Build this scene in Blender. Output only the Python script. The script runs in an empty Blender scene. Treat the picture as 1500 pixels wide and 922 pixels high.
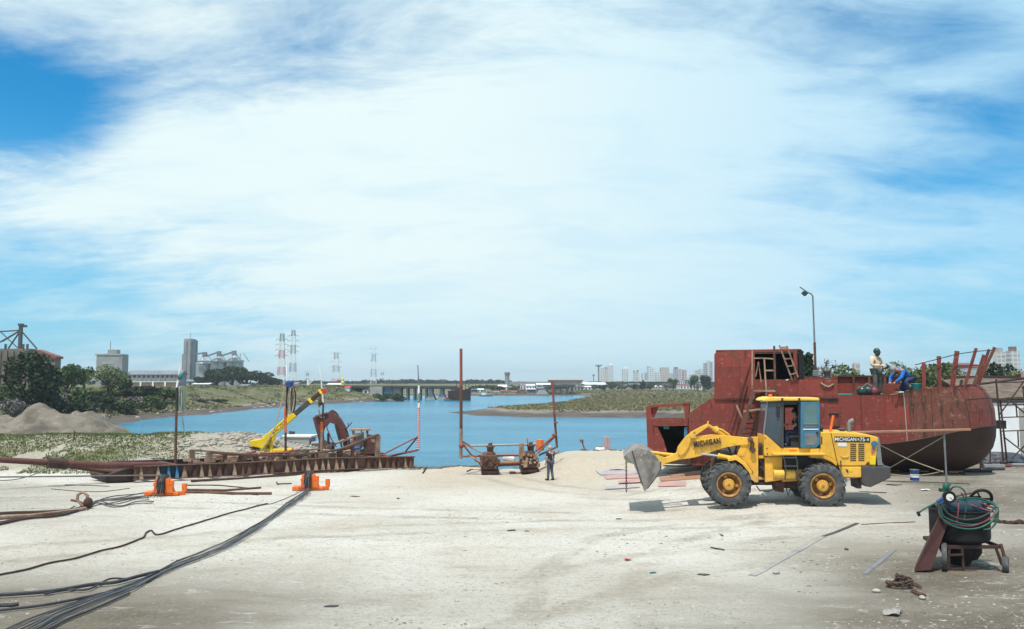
import bpy, bmesh, math, random
import numpy as np
from mathutils import Vector, Matrix

SC = bpy.context.scene
COL = SC.collection
R = math.radians

# ------------------------------------------------------------------ camera
CAM_H, FPX, HOR = 4.0, 1250.0, 560.0          # eye height; focal length and horizon row on a 1500 px wide frame
PITCH = math.atan((HOR - 461.0) / FPX)
cd = bpy.data.cameras.new("camera")
cd.sensor_width = 36.0
cd.lens = 36.0 * FPX / 1500.0
cd.clip_start = 0.1
cd.clip_end = 9000
cam = bpy.data.objects.new("camera", cd)
COL.objects.link(cam)
cam.location = (0, 0, CAM_H)
cam.rotation_euler = (math.pi / 2 + PITCH, 0, 0)
SC.camera = cam

def ray(px, py):
    dx, dy = (px - 750.0) / FPX, (461.0 - py) / FPX
    c, s = math.cos(PITCH), math.sin(PITCH)
    return Vector((dx, c - dy * s, s + dy * c))

def at(px, py, Y):
    d = ray(px, py)
    return Vector((0, 0, CAM_H)) + d * (Y / d.y)

# ------------------------------------------------------------------ light
SUN = Vector((-0.14, -0.34, 0.93)).normalized()
sl = bpy.data.lights.new("sun", "SUN")
sl.energy = 4.6
sl.angle = R(0.6)
sl.color = (1.0, 0.95, 0.87)
so = bpy.data.objects.new("sun", sl)
COL.objects.link(so)
so.location = (0, 0, 80)
so.rotation_euler = SUN.to_track_quat('Z', 'Y').to_euler()

W = bpy.data.worlds.new("World")
SC.world = W
W.use_nodes = True
nt = W.node_tree
nt.nodes.clear()
def N(t, **kw):
    n = nt.nodes.new(t)
    for k, v in kw.items():
        setattr(n, k, v)
    return n
def LK(a, b):
    nt.links.new(a, b)
def mth(op, a, b=None, clamp=False):
    n = N('ShaderNodeMath', operation=op, use_clamp=clamp)
    for i, v in enumerate((a, b)):
        if v is None: continue
        if isinstance(v, (int, float)): n.inputs[i].default_value = v
        else: LK(v, n.inputs[i])
    return n.outputs[0]
def rng(v, a, b, c=0.0, d=1.0, smooth=True):
    n = N('ShaderNodeMapRange')
    if smooth: n.interpolation_type = 'SMOOTHSTEP'
    LK(v, n.inputs[0])
    for i, x in enumerate((a, b, c, d)): n.inputs[1 + i].default_value = x
    return n.outputs[0]
def mixc(f, a, b):
    n = N('ShaderNodeMix', data_type='RGBA')
    if isinstance(f, (int, float)): n.inputs[0].default_value = f
    else: LK(f, n.inputs[0])
    for i, v in ((6, a), (7, b)):
        if isinstance(v, tuple): n.inputs[i].default_value = v + (1,)
        else: LK(v, n.inputs[i])
    return n.outputs[2]

sky = N('ShaderNodeTexSky', sky_type='NISHITA')
sky.sun_disc = False
sky.sun_elevation = math.asin(SUN.z)
sky.sun_rotation = math.atan2(SUN.x, SUN.y)
sky.air_density = 1.0
sky.dust_density = 0.6
sky.ozone_density = 2.0
tc = N('ShaderNodeTexCoord')
D = tc.outputs['Generated']
sep = N('ShaderNodeSeparateXYZ'); LK(D, sep.inputs[0])
# cloud layer: the direction projected on a flat layer overhead, so streaks flatten towards the horizon
den = mth('MULTIPLY', mth('ADD', mth('MAXIMUM', sep.outputs[2], 0.0), 0.26), 0.72)
cx = mth('DIVIDE', sep.outputs[0], den); cy = mth('DIVIDE', sep.outputs[1], den)
cv = N('ShaderNodeCombineXYZ'); LK(cx, cv.inputs[0]); LK(cy, cv.inputs[1])
def cloudnoise(sx, sy, rot, scale, detail, rough, dist, off):
    mp = N('ShaderNodeMapping'); LK(cv.outputs[0], mp.inputs[0])
    mp.inputs['Location'].default_value = off
    mp.inputs['Rotation'].default_value = (0, 0, rot)
    mp.inputs['Scale'].default_value = (sx, sy, 1)
    n = N('ShaderNodeTexNoise'); LK(mp.outputs[0], n.inputs['Vector'])
    n.inputs['Scale'].default_value = scale
    n.inputs['Detail'].default_value = detail
    n.inputs['Roughness'].default_value = rough
    n.inputs['Distortion'].default_value = dist
    return n.outputs[0]
n1 = cloudnoise(0.8, 1.0, R(18), 1.15, 9, 0.55, 0.25, (3.1, 1.7, 0))
n2 = cloudnoise(0.7, 1.5, R(-14), 2.9, 10, 0.66, 0.5, (7.0, 2.2, 0))
n3 = cloudnoise(0.6, 1.3, R(8), 0.75, 3, 0.5, 0.2, (1.0, 5.2, 0))
def blob(px, py, r0, r1, amp, sx=1.0, sy=1.0):
    d0 = ray(px, py).normalized()
    v = N('ShaderNodeVectorMath', operation='SUBTRACT'); LK(D, v.inputs[0]); v.inputs[1].default_value = d0
    m = N('ShaderNodeVectorMath', operation='MULTIPLY'); LK(v.outputs[0], m.inputs[0]); m.inputs[1].default_value = (sx, 1.0, sy)
    l = N('ShaderNodeVectorMath', operation='LENGTH'); LK(m.outputs[0], l.inputs[0])
    return rng(l.outputs['Value'], r0, r1, amp, 0.0)
bias = None
for b in [(35, 165, 0.0, 0.14, -0.85, 0.8, 1.35), (230, 60, 0.0, 0.20, -0.20, .8, 1.3), (120, 10, 0.0, 0.12, 0.20, .6, 1.6), (850, 0, 0.0, .3, -0.20, .55, 1.7), (1250, 90, 0.0, .27, -0.07, .7, 1.5), (600, 110, 0.0, .16, -0.10, .6, 2.2), (500, 45, 0.0, 0.20, -0.04, 0.8, 1.2), (1350, 5, 0.01, 0.10, -0.20, 0.6, 1.8), (1110, 5, 0.02, 0.20, -0.12, 0.7, 1.5),
          (1500, 150, 0.0, 0.11, -0.26, 0.6, 2.2), (1450, 255, 0.0, 0.13, -0.22, 0.6, 3.0), (640, 120, 0.05, 0.20, -0.12, 0.7, 1.8), (1200, 200, 0.05, 0.30, -0.10, 1, 1.4),
          (680, 260, 0.08, 0.60, 0.30), (820, 430, 0.05, 0.42, 0.24), (120, 260, 0.02, 0.24, 0.18, 0.8, 2.0), (60, 400, 0.03, 0.28, -0.24, 0.8, 2.2), (1500, 480, 0.02, 0.40, -0.20, .8, 1.8), (200, 480, 0.02, 0.34, -0.24, .8, 2.4)]:
    o = blob(*b)
    bias = o if bias is None else mth('ADD', bias, o)
dens = mth('ADD', mth('ADD', mth('MULTIPLY', n1, 0.95), mth('MULTIPLY', n2, 0.75)), mth('MULTIPLY', n3, 0.35))
dens = mth('ADD', dens, bias)
n4 = cloudnoise(0.7, 1.5, R(-24), 3.6, 9, 0.62, 0.5, (2.0, 9.2, 0))
dens = mth('ADD', dens, mth('MULTIPLY', mth('SUBTRACT', n4, 0.5), 0.50))
cover = rng(dens, 0.50, 1.22, 0.0, 1.0)
# clear-air colour: the Nishita sky, deepened towards cyan
skm = N('ShaderNodeMix', data_type='RGBA', blend_type='MULTIPLY'); skm.inputs[0].default_value = 1.0
LK(sky.outputs[0], skm.inputs[6]); skm.inputs[7].default_value = (0.10, 1.12, 1.58, 1)
hz = rng(sep.outputs[2], 0.0, 0.30, 1.0, 0.0)
sky_c = mixc(mth('MULTIPLY', hz, 0.75), skm.outputs[2], (3.7, 7.2, 9.5))
east = rng(sep.outputs[0], -0.15, 0.62, 0.0, 1.0)
cl_c = mixc(east, (8.9, 10.4, 10.5), (5.0, 8.2, 10.3))
cl_c = mixc(mth('MULTIPLY', rng(sep.outputs[2], 0.0, 0.16, 1.0, 0.0), 0.65), cl_c, (6.2, 9.0, 10.3))
cl_c = mixc(mth('MULTIPLY', rng(mth('ADD', mth('MULTIPLY', n2, .6), mth('MULTIPLY', n1, .5)), 0.62, 0.42), 0.30), cl_c, (4.9, 8.1, 10.3))
col = mixc(cover, sky_c, cl_c)
bg = N('ShaderNodeBackground'); LK(col, bg.inputs[0]); bg.inputs[1].default_value = 0.095
wo = N('ShaderNodeOutputWorld'); LK(bg.outputs[0], wo.inputs[0])

vs = SC.view_settings
SC.display_settings.display_device = 'sRGB'
vs.view_transform = 'Standard'
vs.look = 'None'
vs.exposure = 0.0
vs.gamma = 1.0
vs.use_curve_mapping = False
SC.cycles.max_bounces = 6
SC.cycles.diffuse_bounces = 3
SC.cycles.volume_bounces = 0
SC.cycles.transparent_max_bounces = 6

# ------------------------------------------------------------------ helpers
def tag(o, label=None, cat=None, group=None, kind=None):
    if label: o["label"] = label
    if cat: o["category"] = cat
    if group: o["group"] = group
    if kind: o["kind"] = kind
    return o

def thing(name, label, cat, loc=(0, 0, 0), rz=0.0, group=None):
    o = bpy.data.objects.new(name, None)
    o.empty_display_size = 0.3
    COL.objects.link(o)
    o.location = loc
    o.rotation_euler = (0, 0, rz)
    return tag(o, label, cat, group)

class MB:
    """collects shapes; build() links them as one mesh object"""
    def __init__(s):
        s.v, s.f, s.M = [], [], Matrix.Identity(4)
    def add(s, vs_, fs_):
        n = len(s.v)
        s.v.extend([tuple(s.M @ Vector(p)) for p in vs_])
        s.f.extend([tuple(i + n for i in f) for f in fs_])
        return s
    def box(s, c, size, rot=None):
        hx, hy, hz_ = size[0] / 2, size[1] / 2, size[2] / 2
        P = [Vector((x * hx, y * hy, z * hz_)) for z in (-1, 1) for y in (-1, 1) for x in (-1, 1)]
        if rot is not None: P = [rot @ p for p in P]
        c = Vector(c)
        return s.add([p + c for p in P], [(0, 2, 3, 1), (4, 5, 7, 6), (0, 1, 5, 4), (2, 6, 7, 3), (0, 4, 6, 2), (1, 3, 7, 5)])
    def bar(s, a, b, w, h=None, up=(0, 0, 1)):
        a, b = Vector(a), Vector(b); h = h or w
        d = b - a; L = d.length
        if L < 1e-6: return s
        d.normalize(); up = Vector(up)
        if abs(d.dot(up)) > 0.98: up = Vector((0, 1, 0)) if abs(d.y) < 0.9 else Vector((1, 0, 0))
        sx = d.cross(up).normalized(); uz = sx.cross(d).normalized()
        m = Matrix((sx, d, uz)).transposed()
        return s.box((a + b) / 2, (w, L, h), m)
    def tube(s, pts, r, n=8, cap=True):
        pts = [Vector(p) for p in pts]; m = len(pts)
        rs = r if isinstance(r, (list, tuple)) else [r] * m
        V, F = [], []
        prev = None
        for i, p in enumerate(pts):
            t = (pts[min(i + 1, m - 1)] - pts[max(i - 1, 0)])
            t = t.normalized() if t.length > 1e-9 else Vector((0, 0, 1))
            if prev is None:
                q = Vector((0, 0, 1)) if abs(t.z) < 0.9 else Vector((1, 0, 0))
                a = t.cross(q).normalized()
            else:
                a = (prev - t * prev.dot(t))
                a = a.normalized() if a.length > 1e-6 else t.orthogonal().normalized()
            prev = a; b = t.cross(a)
            for k in range(n):
                th = 2 * math.pi * k / n
                V.append(p + (a * math.cos(th) + b * math.sin(th)) * rs[i])
        for i in range(m - 1):
            for k in range(n):
                k2 = (k + 1) % n
                F.append((i * n + k, i * n + k2, (i + 1) * n + k2, (i + 1) * n + k))
        if cap:
            F.append(tuple(range(n - 1, -1, -1))); F.append(tuple((m - 1) * n + k for k in range(n)))
        return s.add(V, F)
    def prism(s, poly, y0, y1):
        """poly in (x, z), extruded along y"""
        n = len(poly)
        A = sum(poly[i][0] * poly[(i + 1) % n][1] - poly[(i + 1) % n][0] * poly[i][1] for i in range(n))
        if A < 0: poly = poly[::-1]
        V = [(x, y0, z) for x, z in poly] + [(x, y1, z) for x, z in poly]
        F = [tuple(range(n)), tuple(range(2 * n - 1, n - 1, -1))]
        for i in range(n):
            j = (i + 1) % n
            F.append((j, i, n + i, n + j))
        return s.add(V, F)
    def prismz(s, poly, z0, z1):
        n = len(poly)
        A = sum(poly[i][0] * poly[(i + 1) % n][1] - poly[(i + 1) % n][0] * poly[i][1] for i in range(n))
        if A < 0: poly = poly[::-1]
        V = [(x, y, z0) for x, y in poly] + [(x, y, z1) for x, y in poly]
        F = [tuple(range(n - 1, -1, -1)), tuple(range(n, 2 * n))]
        for i in range(n):
            j = (i + 1) % n
            F.append((i, j, n + j, n + i))
        return s.add(V, F)
    def lathe(s, prof, n=32, axis='z', c=(0, 0, 0), close=False):
        c = Vector(c); V, F = [], []; m = len(prof)
        for k in range(n):
            th = 2 * math.pi * k / n; co, si = math.cos(th), math.sin(th)
            for r, h in prof:
                if axis == 'z': p = (r * co, r * si, h)
                elif axis == 'y': p = (r * co, h, r * si)
                else: p = (h, r * co, r * si)
                V.append(c + Vector(p))
        mm = m if close else m - 1
        for k in range(n):
            k2 = (k + 1) % n
            for i in range(mm):
                j = (i + 1) % m
                F.append((k * m + i, k2 * m + i, k2 * m + j, k * m + j) if axis != 'y' else (k * m + i, k * m + j, k2 * m + j, k2 * m + i))
        return s.add(V, F)
    def cyl(s, c, r, h, n=16, axis='z'):
        return s.lathe([(0.0001, -h / 2), (r, -h / 2), (r, h / 2), (0.0001, h / 2)], n, axis, c)
    def torus(s, c, R_, r, n=24, m=8, axis='z'):
        return s.lathe([(R_ + r * math.cos(2 * math.pi * k / m), r * math.sin(2 * math.pi * k / m)) for k in range(m)], n, axis, c, True)
    def ball(s, c, r, n=12, m=8, sc=(1, 1, 1)):
        old = s.M; s.M = s.M @ Matrix.Translation(Vector(c)) @ Matrix.Diagonal((*sc, 1))
        s.lathe([(max(1e-4, r * math.sin(math.pi * i / m)), -r * math.cos(math.pi * i / m)) for i in range(m + 1)], n)
        s.M = old; return s
    def build(s, name, mat, parent=None, smooth=False, bevel=0.0, seg=2):
        me = bpy.data.meshes.new(name)
        me.from_pydata(s.v, [], s.f)
        me.validate()
        bm = bmesh.new(); bm.from_mesh(me)
        bmesh.ops.recalc_face_normals(bm, faces=bm.faces)
        bm.to_mesh(me); bm.free()
        mats = mat if isinstance(mat, (list, tuple)) else [mat]
        for m_ in mats: me.materials.append(m_)
        o = bpy.data.objects.new(name, me)
        COL.objects.link(o)
        if parent is not None: o.parent = parent
        if smooth:
            me.shade_smooth()
            if smooth != 'all':
                try: me.set_sharp_from_angle(angle=R(smooth if smooth is not True else 40))
                except Exception: pass
        if bevel:
            b = o.modifiers.new("bevel", 'BEVEL'); b.width = bevel; b.segments = seg; b.limit_method = 'ANGLE'; b.angle_limit = R(35)
        return o

def kids(o): return [c for c in COL.objects if c.parent is o]
def copy_tree(o, loc=None, rz=None, label=None, scale=None, parent=None):
    c = o.copy(); COL.objects.link(c)
    if parent is not None: c.parent = parent
    for ch in list(o.children): copy_tree(ch, parent=c)
    if loc is not None: c.location = loc
    if rz is not None: c.rotation_euler = (0, 0, rz)
    if scale is not None: c.scale = scale if isinstance(scale, tuple) else (scale,) * 3
    if label: c["label"] = label
    return c

class Frame:
    """a vertical working plane: origin o, direction angle a; d is the depth behind it"""
    def __init__(s, o, ang):
        s.o = Vector(o); s.ang = ang
        s.a = Vector((math.cos(ang), math.sin(ang), 0)); s.n = Vector((-math.sin(ang), math.cos(ang), 0))
    def uv(s, px, py, d=0.0):
        dr = ray(px, py); C = Vector((0, 0, CAM_H)) - s.o
        t = (d - C.dot(s.n)) / dr.dot(s.n)
        p = C + dr * t
        return (p.dot(s.a), p.z)
    def p3(s, px, py, d=0.0):
        u, z = s.uv(px, py, d)
        return Vector((u, d, z))
    def poly(s, pts, d=0.0): return [s.uv(x, y, d) for x, y in pts]
    def world(s, u, d, z): return s.o + s.a * u + s.n * d + Vector((0, 0, z))

# ------------------------------------------------------------------ materials
def new_mat(name):
    m = bpy.data.materials.new(name); m.use_nodes = True
    t = m.node_tree; t.nodes.clear()
    o = t.nodes.new('ShaderNodeOutputMaterial'); b = t.nodes.new('ShaderNodeBsdfPrincipled')
    t.links.new(b.outputs[0], o.inputs[0])
    return m, t, b
class NT:
    def __init__(s, t): s.t = t
    def n(s, ty, **kw):
        x = s.t.nodes.new(ty)
        for k, v in kw.items(): setattr(x, k, v)
        return x
    def l(s, a, b): s.t.links.new(a, b)
    def noise(s, vec, scale, detail=5, rough=0.55, dist=0.0, sc=None):
        if sc is not None:
            mp = s.n('ShaderNodeMapping'); s.l(vec, mp.inputs[0]); mp.inputs['Scale'].default_value = sc; vec = mp.outputs[0]
        x = s.n('ShaderNodeTexNoise'); s.l(vec, x.inputs['Vector'])
        x.inputs['Scale'].default_value = scale; x.inputs['Detail'].default_value = detail
        x.inputs['Roughness'].default_value = rough; x.inputs['Distortion'].default_value = dist
        return x.outputs[0]
    def rng(s, v, a, b, c=0.0, d=1.0):
        x = s.n('ShaderNodeMapRange'); x.interpolation_type = 'SMOOTHSTEP'; s.l(v, x.inputs[0])
        for i, q in enumerate((a, b, c, d)): x.inputs[1 + i].default_value = q
        return x.outputs[0]
    def math(s, op, a, b=None, clamp=False):
        x = s.n('ShaderNodeMath', operation=op, use_clamp=clamp)
        for i, v in enumerate((a, b)):
            if v is None: continue
            if isinstance(v, (int, float)): x.inputs[i].default_value = v
            else: s.l(v, x.inputs[i])
        return x.outputs[0]
    def mix(s, f, a, b, mode='MIX'):
        x = s.n('ShaderNodeMix', data_type='RGBA', blend_type=mode)
        if isinstance(f, (int, float)): x.inputs[0].default_value = f
        else: s.l(f, x.inputs[0])
        for i, v in ((6, a), (7, b)):
            if isinstance(v, tuple): x.inputs[i].default_value = v + (1,)
            else: s.l(v, x.inputs[i])
        return x.outputs[2]
    def bump(s, b, h, strength, dist):
        x = s.n('ShaderNodeBump'); s.l(h, x.inputs['Height'])
        x.inputs['Strength'].default_value = strength; x.inputs['Distance'].default_value = dist
        s.l(x.outputs[0], b.inputs['Normal'])

def paint(name, c, c2=None, rough=0.5, metal=0.0, scale=2.0, amt=(0.5, 0.75), c3=None, s3=9.0, amt3=(0.6, 0.72), bump=0.15, bd=0.01, streak=False, spec=None):
    """weathered surface: base colour, large patches of c2, small spots of c3"""
    m, t, b = new_mat(name); q = NT(t)
    ob = q.n('ShaderNodeTexCoord').outputs['Object']
    colr = c
    na = q.noise(ob, scale, 6, 0.62, 0.3, (1, 1, 0.35) if streak else None)
    if c2: colr = q.mix(q.rng(na, amt[0], amt[1]), colr, c2)
    nb = q.noise(ob, s3, 5, 0.65, 0.0, (1, 1, 0.25) if streak else None)
    if c3: colr = q.mix(q.rng(nb, amt3[0], amt3[1]), colr, c3)
    vv = q.rng(q.noise(ob, scale * 0.37 + 0.2, 3), 0.3, 0.7, 0.86, 1.10)
    mm = q.n('ShaderNodeVectorMath', operation='SCALE')
    if isinstance(colr, tuple): mm.inputs[0].default_value = colr
    else: q.l(colr, mm.inputs[0])
    q.l(vv, mm.inputs['Scale'])
    q.l(mm.outputs[0], b.inputs['Base Color'])
    q.l(q.rng(na, 0.3, 0.7, rough * 0.85, min(1, rough * 1.25)), b.inputs['Roughness'])
    b.inputs['Metallic'].default_value = metal
    if spec is not None: b.inputs['Specular IOR Level'].default_value = spec
    if bump: q.bump(b, nb, bump, bd)
    return m

def foliage(name, ca, cb, cc):
    m, t, b = new_mat(name); q = NT(t)
    g = q.n('ShaderNodeNewGeometry')
    ob = q.n('ShaderNodeTexCoord').outputs['Object']
    c = q.mix(g.outputs['Random Per Island'], ca, cb)
    c = q.mix(q.rng(q.noise(ob, 0.9, 4), 0.45, 0.68), c, cc)
    q.l(c, b.inputs['Base Color']); b.inputs['Roughness'].default_value = 0.7
    b.inputs['Specular IOR Level'].default_value = 0.2
    return m

M = {}
M['yellow'] = paint('yellow_paint', (0.86, 0.465, 0.042), (0.70, 0.36, 0.05), 0.42, scale=1.6, amt=(0.46, 0.70), c3=(0.30, 0.17, 0.07), s3=7, amt3=(0.60, 0.74), bump=0.08)
def add_mud(m, z0, z1, amt=.8, c=(0.30, 0.25, 0.19)):
    """dried mud splashed up from the ground"""
    q = NT(m.node_tree); b = next(n for n in m.node_tree.nodes if n.type == 'BSDF_PRINCIPLED'); src = b.inputs['Base Color'].links[0].from_socket
    ob = q.n('ShaderNodeTexCoord').outputs['Object']; sp = q.n('ShaderNodeSeparateXYZ'); q.l(ob, sp.inputs[0])
    f = q.math('MULTIPLY', q.rng(q.math('ADD', sp.outputs[2], q.math('MULTIPLY', q.noise(ob, 2.5, 4), .9)), z1 + .45, z0 + .45), q.rng(q.noise(ob, 9, 6, .7), .38, .62))
    q.l(q.mix(q.math('MULTIPLY', f, amt), src, c), b.inputs['Base Color'])
add_mud(M['yellow'], .5, 1.5)
M['yellow_top'] = paint('yellow_paint_faded', (0.82, 0.50, 0.07), (0.76, 0.45, 0.07), 0.5, scale=2)
M['orange'] = paint('orange_paint', (0.80, 0.16, 0.015), (0.55, 0.11, 0.02), 0.5, scale=3, c3=(0.2, 0.07, 0.03), s3=12)
M['rubber'] = paint('tyre_rubber', (0.060, 0.062, 0.064), (0.135, 0.13, 0.12), 0.85, scale=4, amt=(0.45, 0.72), c3=(0.2, 0.185, 0.16), s3=14, amt3=(0.60, 0.76), bump=0.3)
def plates(name, ca, cb, rust, dust, w=2.4, h=1.15, off=(0, 0, 0)):
    """welded plating: every plate a slightly different primer, welds, rust runs, chalky smears"""
    m, t, b = new_mat(name); q = NT(t)
    ob = q.n('ShaderNodeTexCoord').outputs['Object']
    mp = q.n('ShaderNodeMapping'); q.l(ob, mp.inputs[0]); mp.inputs['Rotation'].default_value = (R(90), 0, 0); mp.inputs['Location'].default_value = off
    br = q.n('ShaderNodeTexBrick'); q.l(mp.outputs[0], br.inputs['Vector']); br.offset = 0.37
    br.inputs['Scale'].default_value = 1.0; br.inputs['Brick Width'].default_value = w; br.inputs['Row Height'].default_value = h
    br.inputs['Mortar Size'].default_value = 0.012; br.inputs['Mortar Smooth'].default_value = 0.4
    br.inputs['Color1'].default_value = (*ca, 1); br.inputs['Color2'].default_value = (*cb, 1); br.inputs['Mortar'].default_value = (*[x * .55 for x in ca], 1)
    n1_ = q.noise(ob, 1.1, 7, 0.66, 0.5); n2_ = q.noise(ob, 5.0, 6, 0.7, 0.2); n3_ = q.noise(ob, 3.2, 6, 0.65, 0.0, (1.6, 1, 0.22))
    c = q.mix(q.rng(n1_, 0.50, 0.68, 0, .75), br.outputs[0], rust)
    c = q.mix(q.rng(n3_, 0.53, 0.66, 0, .8), c, tuple(x * .5 for x in rust))
    c = q.mix(q.rng(n2_, 0.57, 0.66, 0, .65), c, dust)
    c = q.mix(q.rng(q.noise(ob, 0.5, 4, .6), 0.40, 0.28, 0, .55), c, tuple(min(1, x * 1.5) for x in ca))
    q.l(c, b.inputs['Base Color']); q.l(q.rng(n1_, .3, .7, .5, .85), b.inputs['Roughness']); b.inputs['Specular IOR Level'].default_value = .3
    q.bump(b, q.math('ADD', q.math('MULTIPLY', br.outputs['Fac'], -.5), q.math('ADD', n2_, q.math('MULTIPLY', q.noise(ob, .9, 2), 3.0))), .5, .03)
    return m
M['hull'] = plates('red_primer_plate', (0.255, 0.047, 0.034), (0.180, 0.036, 0.029), (0.150, 0.058, 0.038), (0.36, 0.145, 0.10))
M['rust'] = paint('rusty_steel', (0.125, 0.056, 0.034), (0.070, 0.034, 0.024), 0.8, scale=1.6, amt=(0.42, 0.68), c3=(0.24, 0.13, 0.085), s3=7, amt3=(0.57, 0.75), bump=0.5, bd=0.02)
M['rust_pale'] = paint('dusty_rusty_steel', (0.33, 0.215, 0.15), (0.20, 0.11, 0.07), 0.85, scale=2.4, amt=(0.42, 0.68), c3=(0.45, 0.36, 0.28), s3=8, amt3=(0.55, 0.72), bump=0.5)
M['rust_brown'] = paint('brown_red_rusty_steel', (0.115, 0.040, 0.033), (0.07, 0.032, 0.027), 0.75, scale=1.4, c3=(0.24, 0.12, 0.085), s3=6, bump=.4, bd=.02)
M['rust_red'] = paint('red_rusty_steel', (0.24, 0.060, 0.045), (0.17, 0.065, 0.045), 0.7, scale=2, c3=(0.36, 0.2, 0.14), s3=9)
M['rust_dark'] = paint('dark_rusty_steel', (0.055, 0.026, 0.020), (0.035, 0.02, 0.017), 0.8, scale=2, c3=(0.11, 0.06, 0.04), s3=8)
M['bow'] = plates('brown_bare_plate', (0.200, 0.072, 0.046), (0.155, 0.048, 0.034), (0.080, 0.038, 0.027), (0.33, 0.18, 0.125), 1.1, 1.0, (.3, .2, 0))
M['black'] = paint('black_paint', (0.018, 0.018, 0.019), (0.04, 0.038, 0.036), 0.5, scale=4)
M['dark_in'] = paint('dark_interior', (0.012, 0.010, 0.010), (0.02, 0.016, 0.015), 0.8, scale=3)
M['grey'] = paint('grey_steel', (0.20, 0.205, 0.21), (0.13, 0.13, 0.13), 0.55, scale=3, metal=0.2)
M['grey_dark'] = paint('dark_grey_steel', (0.062, 0.054, 0.054), (0.04, 0.036, 0.036), 0.55, scale=2.5, c3=(0.13, 0.11, 0.1))
M['bucket'] = paint('worn_bucket_steel', (0.27, 0.245, 0.22), (0.15, 0.128, 0.11), 0.55, metal=0.15, scale=2.2, amt=(0.4, 0.66), c3=(0.42, 0.38, 0.34), s3=8, amt3=(0.55, 0.72), bump=0.3)
M['chrome'] = paint('piston_chrome', (0.75, 0.77, 0.80), rough=0.2, metal=1.0, bump=0)
M['blue_door'] = paint('blue_door_paint', (0.045, 0.165, 0.27), (0.06, 0.19, 0.29), 0.45, scale=4)
M['blue'] = paint('blue_paint', (0.015, 0.05, 0.20), (0.022, 0.045, 0.12), 0.5, scale=4)
M['white'] = paint('white_paint', (0.80, 0.81, 0.80), (0.68, 0.68, 0.66), 0.6, scale=1.5)
M['white_red'] = paint('red_paint', (0.55, 0.045, 0.06), (0.45, 0.05, 0.06), 0.6, scale=4)
M['cable'] = paint('cable_sheath', (0.035, 0.037, 0.042), (0.075, 0.075, 0.08), 0.7, scale=6, bump=0)
M['cable_grey'] = paint('steel_rope', (0.10, 0.10, 0.108), (0.16, 0.155, 0.15), 0.7, scale=6, bump=0)
M['rope'] = paint('hemp_rope', (0.34, 0.29, 0.20), (0.22, 0.19, 0.14), 0.9, scale=8, bump=0.2)
M['rope_green'] = paint('green_rope', (0.30, 0.36, 0.30), (0.2, 0.25, 0.2), 0.9, scale=8)
M['concrete'] = paint('old_concrete', (0.34, 0.335, 0.32), (0.26, 0.255, 0.245), 0.85, scale=0.5, c3=(0.2, 0.19, 0.18), s3=3, amt3=(0.62, 0.8))
M['concrete_far'] = paint('weathered_concrete', (0.27, 0.275, 0.285), (0.21, 0.215, 0.225), 0.85, scale=0.12, streak=True)
M['concrete_brown'] = paint('brown_concrete', (0.20, 0.155, 0.125), (0.14, 0.11, 0.09), 0.9, scale=0.25, streak=True)
M['roof_red'] = paint('red_roof', (0.20, 0.070, 0.055), (0.15, 0.06, 0.05), 0.8, scale=0.7)
M['roof_grey'] = paint('grey_roof', (0.17, 0.19, 0.215), (0.13, 0.145, 0.165), 0.7, scale=0.4)
M['window'] = paint('window_glass', (0.03, 0.035, 0.045), (0.05, 0.055, 0.06), 0.15, scale=1, bump=0)
M['brick'] = paint('brown_brick', (0.20, 0.13, 0.105), (0.16, 0.10, 0.085), 0.9, scale=0.8)
M['tin'] = paint('silo_tin', (0.34, 0.37, 0.40), (0.28, 0.30, 0.33), 0.45, metal=0.3, scale=0.3)
M['wood'] = paint('old_timber', (0.33, 0.17, 0.10), (0.25, 0.13, 0.08), 0.85, scale=3, c3=(0.42, 0.27, 0.18), s3=9, streak=False)
M['skin'] = paint('skin', (0.47, 0.25, 0.17), (0.43, 0.22, 0.15), 0.55, scale=6, bump=0)
M['skin_dark'] = paint('tanned_skin', (0.30, 0.16, 0.10), (0.27, 0.14, 0.09), 0.55, scale=6, bump=0)
M['hair'] = paint('dark_hair', (0.012, 0.010, 0.009), rough=0.7, scale=8)
M['navy'] = paint('navy_cloth', (0.012, 0.024, 0.05), (0.02, 0.032, 0.06), 0.9, scale=8, bump=0.3)
M['denim'] = paint('grey_blue_cloth', (0.085, 0.09, 0.12), (0.06, 0.065, 0.085), 0.9, scale=8, bump=0.3)
M['work_blue'] = paint('work_blue_cloth', (0.03, 0.045, 0.12), (0.045, 0.055, 0.11), 0.9, scale=8, bump=0.3)
M['beige'] = paint('beige_cloth', (0.62, 0.50, 0.36), (0.5, 0.4, 0.28), 0.9, scale=6, bump=0.3)
M['olive'] = paint('olive_cloth', (0.10, 0.115, 0.10), (0.05, 0.06, 0.05), 0.9, scale=7, bump=0.3)
M['royal'] = paint('bright_blue_cloth', (0.008, 0.13, 0.48), (0.01, 0.08, 0.32), 0.85, scale=5, bump=0.3)
M['teal'] = paint('teal_plastic', (0.01, 0.16, 0.15), (0.01, 0.1, 0.1), 0.5, scale=5)
M['cap'] = paint('grey_cap_cloth', (0.32, 0.29, 0.27), rough=0.9, scale=5)
M['tan_cap'] = paint('tan_cap_cloth', (0.42, 0.30, 0.18), rough=0.9, scale=5)
M['mask'] = paint('dark_green_mask', (0.012, 0.05, 0.04), (0.01, 0.03, 0.028), 0.25, scale=5, bump=0)
M['boot'] = paint('boot_leather', (0.03, 0.026, 0.024), rough=0.7, scale=8)
M['bright_yellow'] = paint('lemon_yellow_paint', (0.82, 0.56, 0.01), (0.72, 0.46, 0.01), 0.45, scale=2)
M['hose_green'] = paint('green_hose', (0.005, 0.085, 0.06), (0.006, 0.045, 0.038), 0.5, scale=8, bump=0)
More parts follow.
